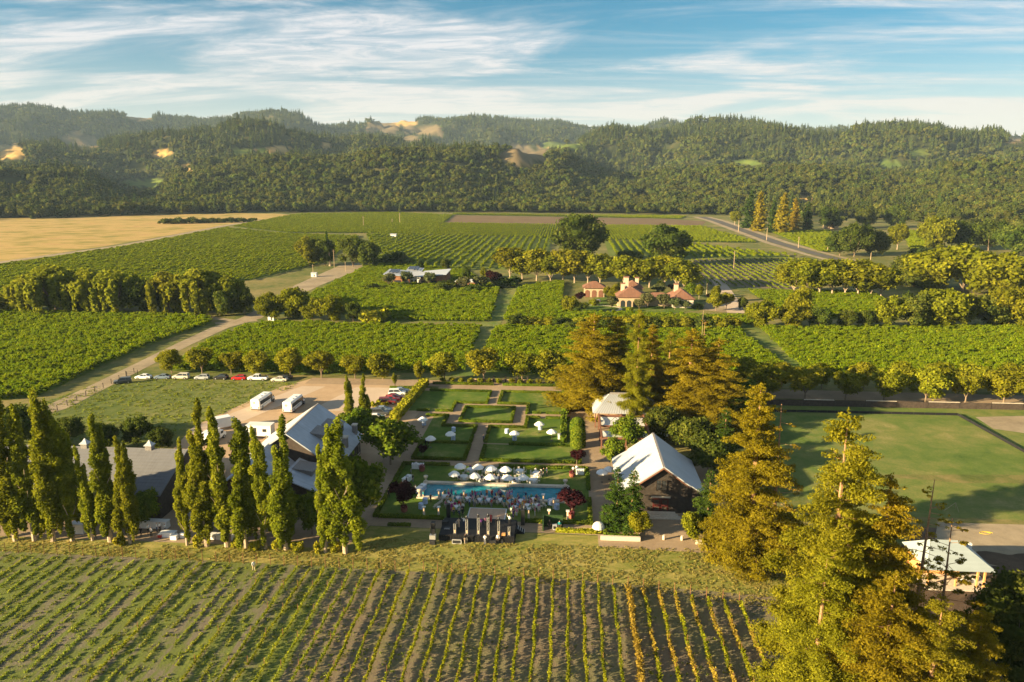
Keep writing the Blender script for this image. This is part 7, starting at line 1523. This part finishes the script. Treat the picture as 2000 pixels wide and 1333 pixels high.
for (p, rz, pose, top, bot, lab, z, dr) in (
    (c1(157, 490), .6, 'walk', 'black', 'black', 'person in black walking on the path left of the pool lawn', 0, 0), (c1(180, 455), .5, 'walk', 'white', 'black', 'person in white shirt on the path left of the pool lawn', 0, 0), (c1(297, 395), 2.2, 'stand', 'black', 'black', 'person in black serving at the left edge bar', 0, 0), (c1(347, 368), 1.2, 'stand', 'black', 'grey', 'person in dark clothes behind the left edge bar', 0, 0),
    (c1(332, 325), 2, 'stand', 'grey', 'black', 'person in grey standing above the left edge bar', 0, 0), (c1(352, 465), 1, 'hold', 'navy', 'black', 'person in navy beside the left plum tree', 0, 0), (c1(368, 455), -1, 'hold', 'white', 'navy', 'person in white top beside the blue buffet', 0, 0), (c1(310, 500), 0, 'stand', 'light blue', 'light blue', 'person in light blue under the left plum tree', 0, 1), (c1(485, 525), .8, 'stand', 'black', 'black', 'person in black between the left cocktail tables', 0, 0), (c1(428, 505), 2, 'hold', 'teal', 'beige', 'person in teal at the left cocktail tables', 0, 0),
    (c1(372, 262), 0, 'hold', 'white', 'black', 'bartender in white behind the far left bar', 0, 0), (c1(1366, 318), 1, 'stand', 'black', 'black', 'left one of two dark-suited people by the dining tables', 0, 0), (c1(1390, 317), 2, 'stand', 'navy', 'black', 'right one of two dark-suited people by the dining tables', 0, 0), (c1(1598, 305), 0, 'hold', 'white', 'black', 'left bartender in white at the far right bar', 0, 0), (c1(1625, 298), 0, 'stand', 'white', 'grey', 'right bartender in white at the far right bar', 0, 0),
    (c1(1087, 505), 0, 'stand', 'pink', 'pink', 'person in a long pink dress at the pool edge', 0, 1), (c1(1113, 508), .5, 'stand', 'light blue', 'beige', 'person in pale blue at the pool edge beside the pink dress', 0, 0), (c1(598, 488), 1, 'hold', 'green', 'black', 'person in green at the pool edge, left', 0, 0), (c1(625, 484), 0, 'stand', 'beige', 'beige', 'person in beige at the pool edge', 0, 1), (c1(650, 487), 2, 'stand', 'purple', 'purple', 'person in purple at the pool edge', 0, 1), (c1(680, 490), 1, 'hold', 'white', 'navy', 'person in white at the pool edge left of the middle', 0, 0),
    (c1(1540, 470), -1.2, 'stand', 'red', 'black', 'person in red at the right pool bar', 0, 0), (c1(1560, 455), 1, 'hold', 'white', 'black', 'bartender in white at the right pool bar', 0, 0), (c1(885, 378), 0, 'stand', 'black', 'black', 'waiter in black before the second near dining table', 0, 0), (c1(1020, 380), 0, 'stand', 'navy', 'black', 'waiter in navy before the third near dining table', 0, 0),
    (c2(879, 632), 0, 'stand', 'grey', 'navy', 'man in dark suit standing on the centre garden path', 0, 0), (c2(340, 660), 1, 'hold', 'black', 'black', 'person in black under the umbrella of the small left panel', 0, 0), (c2(365, 690), 2, 'stand', 'black', 'black', 'second person in black near the small left panel umbrella', 0, 0),
    (c1(1412, 735), 0, 'stand', 'black', 'black', 'person in black and white inside the green screen', 0, 0), (c1(1490, 742), 0, 'stand', 'teal', 'black', 'person in teal beside the white cart', 0, 0),
    (c1(705, 770), math.pi, 'hold', 'beige', 'beige', 'fair-haired performer in tan on the left of the stage', 1.1, 0), (c1(745, 760), math.pi, 'wave', 'white', 'navy', 'performer in white and navy left of centre on stage', 1.1, 0), (c1(880, 770), math.pi, 'hold', 'purple', 'black', 'performer in purple at the centre of the stage', 1.1, 0), (c1(915, 760), math.pi, 'hold', 'pink', 'black', 'performer in pink at the centre of the stage', 1.1, 0), (c1(955, 735), math.pi, 'wave', 'red', 'red', 'performer in red at the front of the stage', 1.1, 1), (c1(1100, 745), math.pi, 'wave', 'white', 'black', 'performer in white on the right of the stage', 1.1, 0), (c1(690, 785), math.pi, 'hold', 'grey', 'black', 'performer in grey behind the fair-haired one', 1.1, 0), (c1(1000, 775), math.pi, 'hold', 'black', 'black', 'performer in black right of centre on stage', 1.1, 0),
    (c1(735, 640), 0, 'stand', 'black', 'black', 'person in black standing at the left front of the stage', 0, 0), (c1(710, 650), .4, 'wave', 'navy', 'black', 'person in navy raising an arm at the left front of the stage', 0, 0), (c1(650, 600), 1, 'stand', 'magenta', 'magenta', 'person in magenta left of the dance floor', 0, 1), (c1(665, 625), .6, 'stand', 'yellow', 'navy', 'person in yellow left of the dance floor', 0, 0), (c1(1135, 615), -1, 'stand', 'red', 'navy', 'person in red right of the dance floor', 0, 0), (c1(1155, 640), -.6, 'stand', 'pink', 'white', 'person in pink and white right of the dance floor', 0, 1), (c1(1130, 655), -1, 'stand', 'purple', 'purple', 'person in purple right of the dance floor', 0, 1),
    (c1(1010, 850), 0, 'stand', 'white', 'black', 'technician in white behind the stage', 0, 0), (c1(755, 850), .5, 'stand', 'black', 'beige', 'technician in black behind the stage, left', 0, 0), (c1(910, 855), 0, 'hold', 'white', 'grey', 'technician in white behind the middle of the stage', 0, 0),
    (P(290, 1043), 1, 'hold', 'white', 'black', 'cook in white, first from the left at the catering corner', 0, 0), (P(296, 1049), 0, 'hold', 'white', 'black', 'cook in white, second from the left at the catering corner', 0, 0), (P(307, 1040), 2, 'hold', 'white', 'navy', 'cook in white, third from the left at the catering corner', 0, 0), (P(313, 1039), 1, 'stand', 'white', 'black', 'cook in white, fourth from the left at the catering corner', 0, 0), (P(323, 1042), 0, 'hold', 'white', 'grey', 'cook in white, fifth from the left at the catering corner', 0, 0),
    (P(276, 1048), 0, 'stand', 'black', 'black', 'person in black beside the T-shaped post', 0, 0), (P(496, 1115), .8, 'walk', 'white', 'beige', 'person in white walking between the vine rows', 0, 0)):
    person(p, rz, pose, top, bot, lab, z, bool(dr))
combo = [(a, b) for a in cols for b in ('black', 'navy', 'beige', 'white', 'grey') if a != b]; rnd.shuffle(combo)
for i in range(44):
    t_ = rnd.random(); x = 590 + 740 * t_; mid = abs(t_ - .5) < .24; y = (rnd.uniform(488, 520) if rnd.random() < .5 else rnd.uniform(545, 568)) if mid else rnd.uniform(490, 640); a, b = combo[i]
    person(c1(x, y), rnd.uniform(0, 6.28), rnd.choice(['stand', 'hold', 'walk', 'wave']), a, b, 'guest in %s top and %s bottom standing in the %s of the crowd' % (a, b, 'middle' if mid else 'left part' if t_ < .5 else 'right part'), 0.0, rnd.random() < .35, 'standing party guests')
t = empty('board_post', P(255, 1062), 0, 'pale wooden post with a board across its top below the poplars', 'post'); m = MB(); m.box((0, 0, .95), (.25, .25, 1.9)); m.build('post', BARKP, t); m = MB(); m.box((0, 0, 1.93), (1.1, .25, .1)); m.build('board', STONE, t)
for i, (x, y, lab) in enumerate(((1925, 1042, 'yellow hose coil on the track behind the shed'), (1958, 1330, 'green hose lying in the bottom right yard'))):
    p = P(x, y); m = MB(); pts = [(math.cos(a) * (1.2 - .07 * a), math.sin(a) * (.6 - .03 * a), .05) for a in np.linspace(0, 9, 24)] if i == 0 else [(k * .35 - 2, -k * .45 + 2, .06) for k in range(9)]
    for a, b in zip(pts, pts[1:]): m.tube(a, b, .04, .04, 5)
    o = m.build('garden_hose', plain('hose_%s' % ('yellow', 'green')[i], (.6, .42, .03) if i == 0 else (.2, .5, .38), .5, .05), None, p); tag(o, lab, 'hose')
t = empty('survey_tripod', P(1862, 998), 0, 'slender pole tripod standing on the right meadow', 'tripod'); m = MB(); m.tube((-1.6, 0, 0), (.2, 0, 1.6), .04, .04, 5); m.build('leg', BARKP, t); m = MB(); m.tube((.7, .6, 0), (.2, 0, 1.6), .03, .03, 5); m.build('leg', BARKP, t); m = MB(); m.tube((.7, -.6, 0), (.2, 0, 1.6), .03, .03, 5); m.build('leg', BARKP, t)
# small round shrubs and low garden wall along the drive
t = empty('drive_wall', (0, 0, 0), 0, 'low tan wall with posts behind the drive at the end of the garden axis', 'wall'); m = MB(); m.box2((-28, 210.6, 0), (-10, 210.9, .8)); m.build('wall', STUCCO, t)
for x in (-24, -21, -17.5, -14, -11): m = MB(); m.box((x, 210.75, .9), (.4, .5, 1.8)); m.build('post', BWOOD, t)
for i in range(14):
    x = -36 + i * 2.75 + (1 if i > 6 else 0); tree('ball_shrub', 'bush', V2(x, 209.4), 1.5, 'dark ball-shaped shrub, %s from the left along the garden end of the drive' % nth(i + 1), 'shrub', 'ball shrubs along the drive', .85)

# ------------------------------------------------------------------ foreground vine rows
def row_mesh(kind, L_, seed):
    rg = np.random.default_rng(seed)
    dens, h, w, z0, mat, size, gap = {'full': (74, .95, .17, .30, 'rowvine', .13, .0), 'gold': (110, 1.55, .32, .1, 'goldvine', .17, 0), 'mixed': (74, 1.1, .20, .2, 'rowvine', .15, .05), 'thin': (52, .6, .16, .12, 'rowvine', .12, .16), 'weedy': (36, .26, .22, .02, 'grass', .12, .3)}[kind]
    n = int(dens * L_); u = rg.uniform(0, L_, n)
    vig = np.array([mnoise.noise(Vector((x / 2.2, seed * 3.1, 0))) + .5 * mnoise.noise(Vector((x / .7, seed * 1.7, 4))) for x in u]); keep = vig > (-.75 + gap * 2.2 - .15); u, vig = u[keep], vig[keep]; n = len(u)
    z = z0 + (h - z0) * rg.random(n) ** .8 * np.clip(.75 + .55 * vig, .3, 1.3); off = rg.normal(0, w * .55, n)
    C = np.stack([off + .09 * np.sin(u * .6 + seed), u, z], -1); nm = rg.normal(size=(n, 3)); nm[:, 2] += .5; V, F = leaf_quads(C, nm, size, rg)
    v = np.clip(rg.random(n) * .7 + .3 * (vig + .5), 0, 1); mi = None; mats = [FO[mat]]
    if kind == 'mixed':
        mats = [FO['rowvine'], FO['goldvine']]; mi = ((np.sin(u * .5 + seed) + rg.normal(0, .5, n)) > .1).astype(int)
    if kind == 'thin': mats = [FO['rowvine'], FO['grass']]; mi = (rg.random(n) < .4).astype(int)
    return np_mesh('foliage', V, F, mats, v, mi=mi)
POST = plain('rusty_stake', (.22, .10, .045), .85, .25, 4.0); m = MB(); m.tube((0, 0, -.1), (0, 0, 1.9), .05, .045, 5); EP = m.mesh('end_post', POST); m = MB(); m.tube((0, 0, -.1), (0, 0, 1.35), .035, .03, 4); SP = m.mesh('stake', POST)
XG = P(1226, 1147).x; YS = 64.0
def row_end(x): return float(np.interp(x, [-100, -55, -20, 0, 12, 28], [103.8, 103.2, 102.6, 101.6, 100.2, 97.0]))
for k in range(-47, 8):
    x = XG + 2.22 * k; ye = row_end(x); f = 'gold' if k == 0 else 'mixed' if k > 0 else 'full' if k > -13 else 'full' if k > -19 and k % 2 else 'thin' if k > -24 else 'thin' if k % 5 == 0 and k > -34 else 'weedy'
    lab = 'tall golden vine row standing out among the rows' if k == 0 else 'vine row, %s to the %s of the tall golden row' % (nth(abs(k)), 'right' if k > 0 else 'left')
    e = empty('vine_row', (x, YS, 0), 0, lab, 'vine row', 'vine rows in the foreground')
    o = obj('foliage', row_mesh(f, ye - YS - .6, 900 + k), e); o['kind'] = 'stuff'
    obj('end_post', EP, e, (0, ye - YS, 0))
    if f != 'weedy':
        for q in range(4): obj('stake', SP, e, (rnd.uniform(-.05, .05), ye - YS - 6.0 * (q + 1) + rnd.uniform(-.3, .3), 0))
# grass tufts on the headland, the weedy rows and the meadow edges
def tuft(seed, n=12, h=.28, mat='grass'):
    rg = np.random.default_rng(seed); C = np.stack([rg.normal(0, .16, n), rg.normal(0, .16, n), rg.uniform(.05, h * .6, n)], -1); nm = rg.normal(size=(n, 3)); nm[:, 2] *= .6; V, F = leaf_quads(C, nm, h * .55, rg, .35); return np_mesh('tuft', V, F, FO[mat], rg.random(n))
TUFTS = [tuft(s) for s in range(5)]; STRAW = [tuft(s, mat='straw') for s in range(5, 10)]
def tufts(nm, n, xr, yr, lab, keep=None, s0=.6, s1=1.5, pr=None):
    x, y = nrg.uniform(*xr, n), nrg.uniform(*yr, n); d = np.array([mnoise.noise(Vector((a / 5, b / 3, 1))) for a, b in zip(x, y)]); ok = d > nrg.uniform(-.6, .45, n)
    if keep is not None: ok &= keep(x, y)
    x, y = x[ok], y[ok]; n = len(x); s = nrg.uniform(s0, s1, n); scatter(nm, np.stack([x, y, np.zeros(n)], -1), nrg.uniform(0, 6.28, n), np.stack([s, s, s], -1), nrg.integers(0, 5, n), pr or TUFTS, lab, 'grass')
tufts('headland_tufts', 26000, (-120, 50), (96, 113), 'straw-yellow and green grass on the strip before the stage', lambda x, y: (y > np.interp(x, [-100, -20, 28], [104, 102.8, 97])) & ((y < 108) | (x > -34)), .35, .85, STRAW)
tufts('weed_tufts', 11000, (-105, 36), (66, 103), 'weeds between the foreground vine rows', lambda x, y: (nrg.random(len(x)) < np.interp(x, [-100, -35, -15, 36], [1, .9, .3, .16])) & (y < np.interp(x, [-100, -20, 28], [104, 102.8, 97])), .4, 1.0)
tufts('field_tufts', 5000, (-145, -78), (150, 210), 'mown grass of the field beside the dirt track', lambda x, y: in_poly(x, y, [(-147, 150), (-95.5, 152), (-76, 206), (-112, 212), (-137, 196)]), .7, 1.3)
# ------------------------------------------------------------------ air
def build_haze():
    m, nt, N, L = _nt('valley_haze')
    out = N.new('ShaderNodeOutputMaterial'); v = N.new('ShaderNodeVolumePrincipled')
    v.inputs['Color'].default_value = (0.55, 0.76, 1.0, 1); v.inputs['Density'].default_value = 0.000045; v.inputs['Anisotropy'].default_value = 0.0
    L.new(v.outputs[0], out.inputs['Volume'])
    mb = MB(); mb.box2((-7300, -500, -5), (7300, 9300, 620)); o = mb.build('haze', m); tag(o, 'thin warm evening haze over the whole valley', 'haze', kind='stuff')
build_haze()
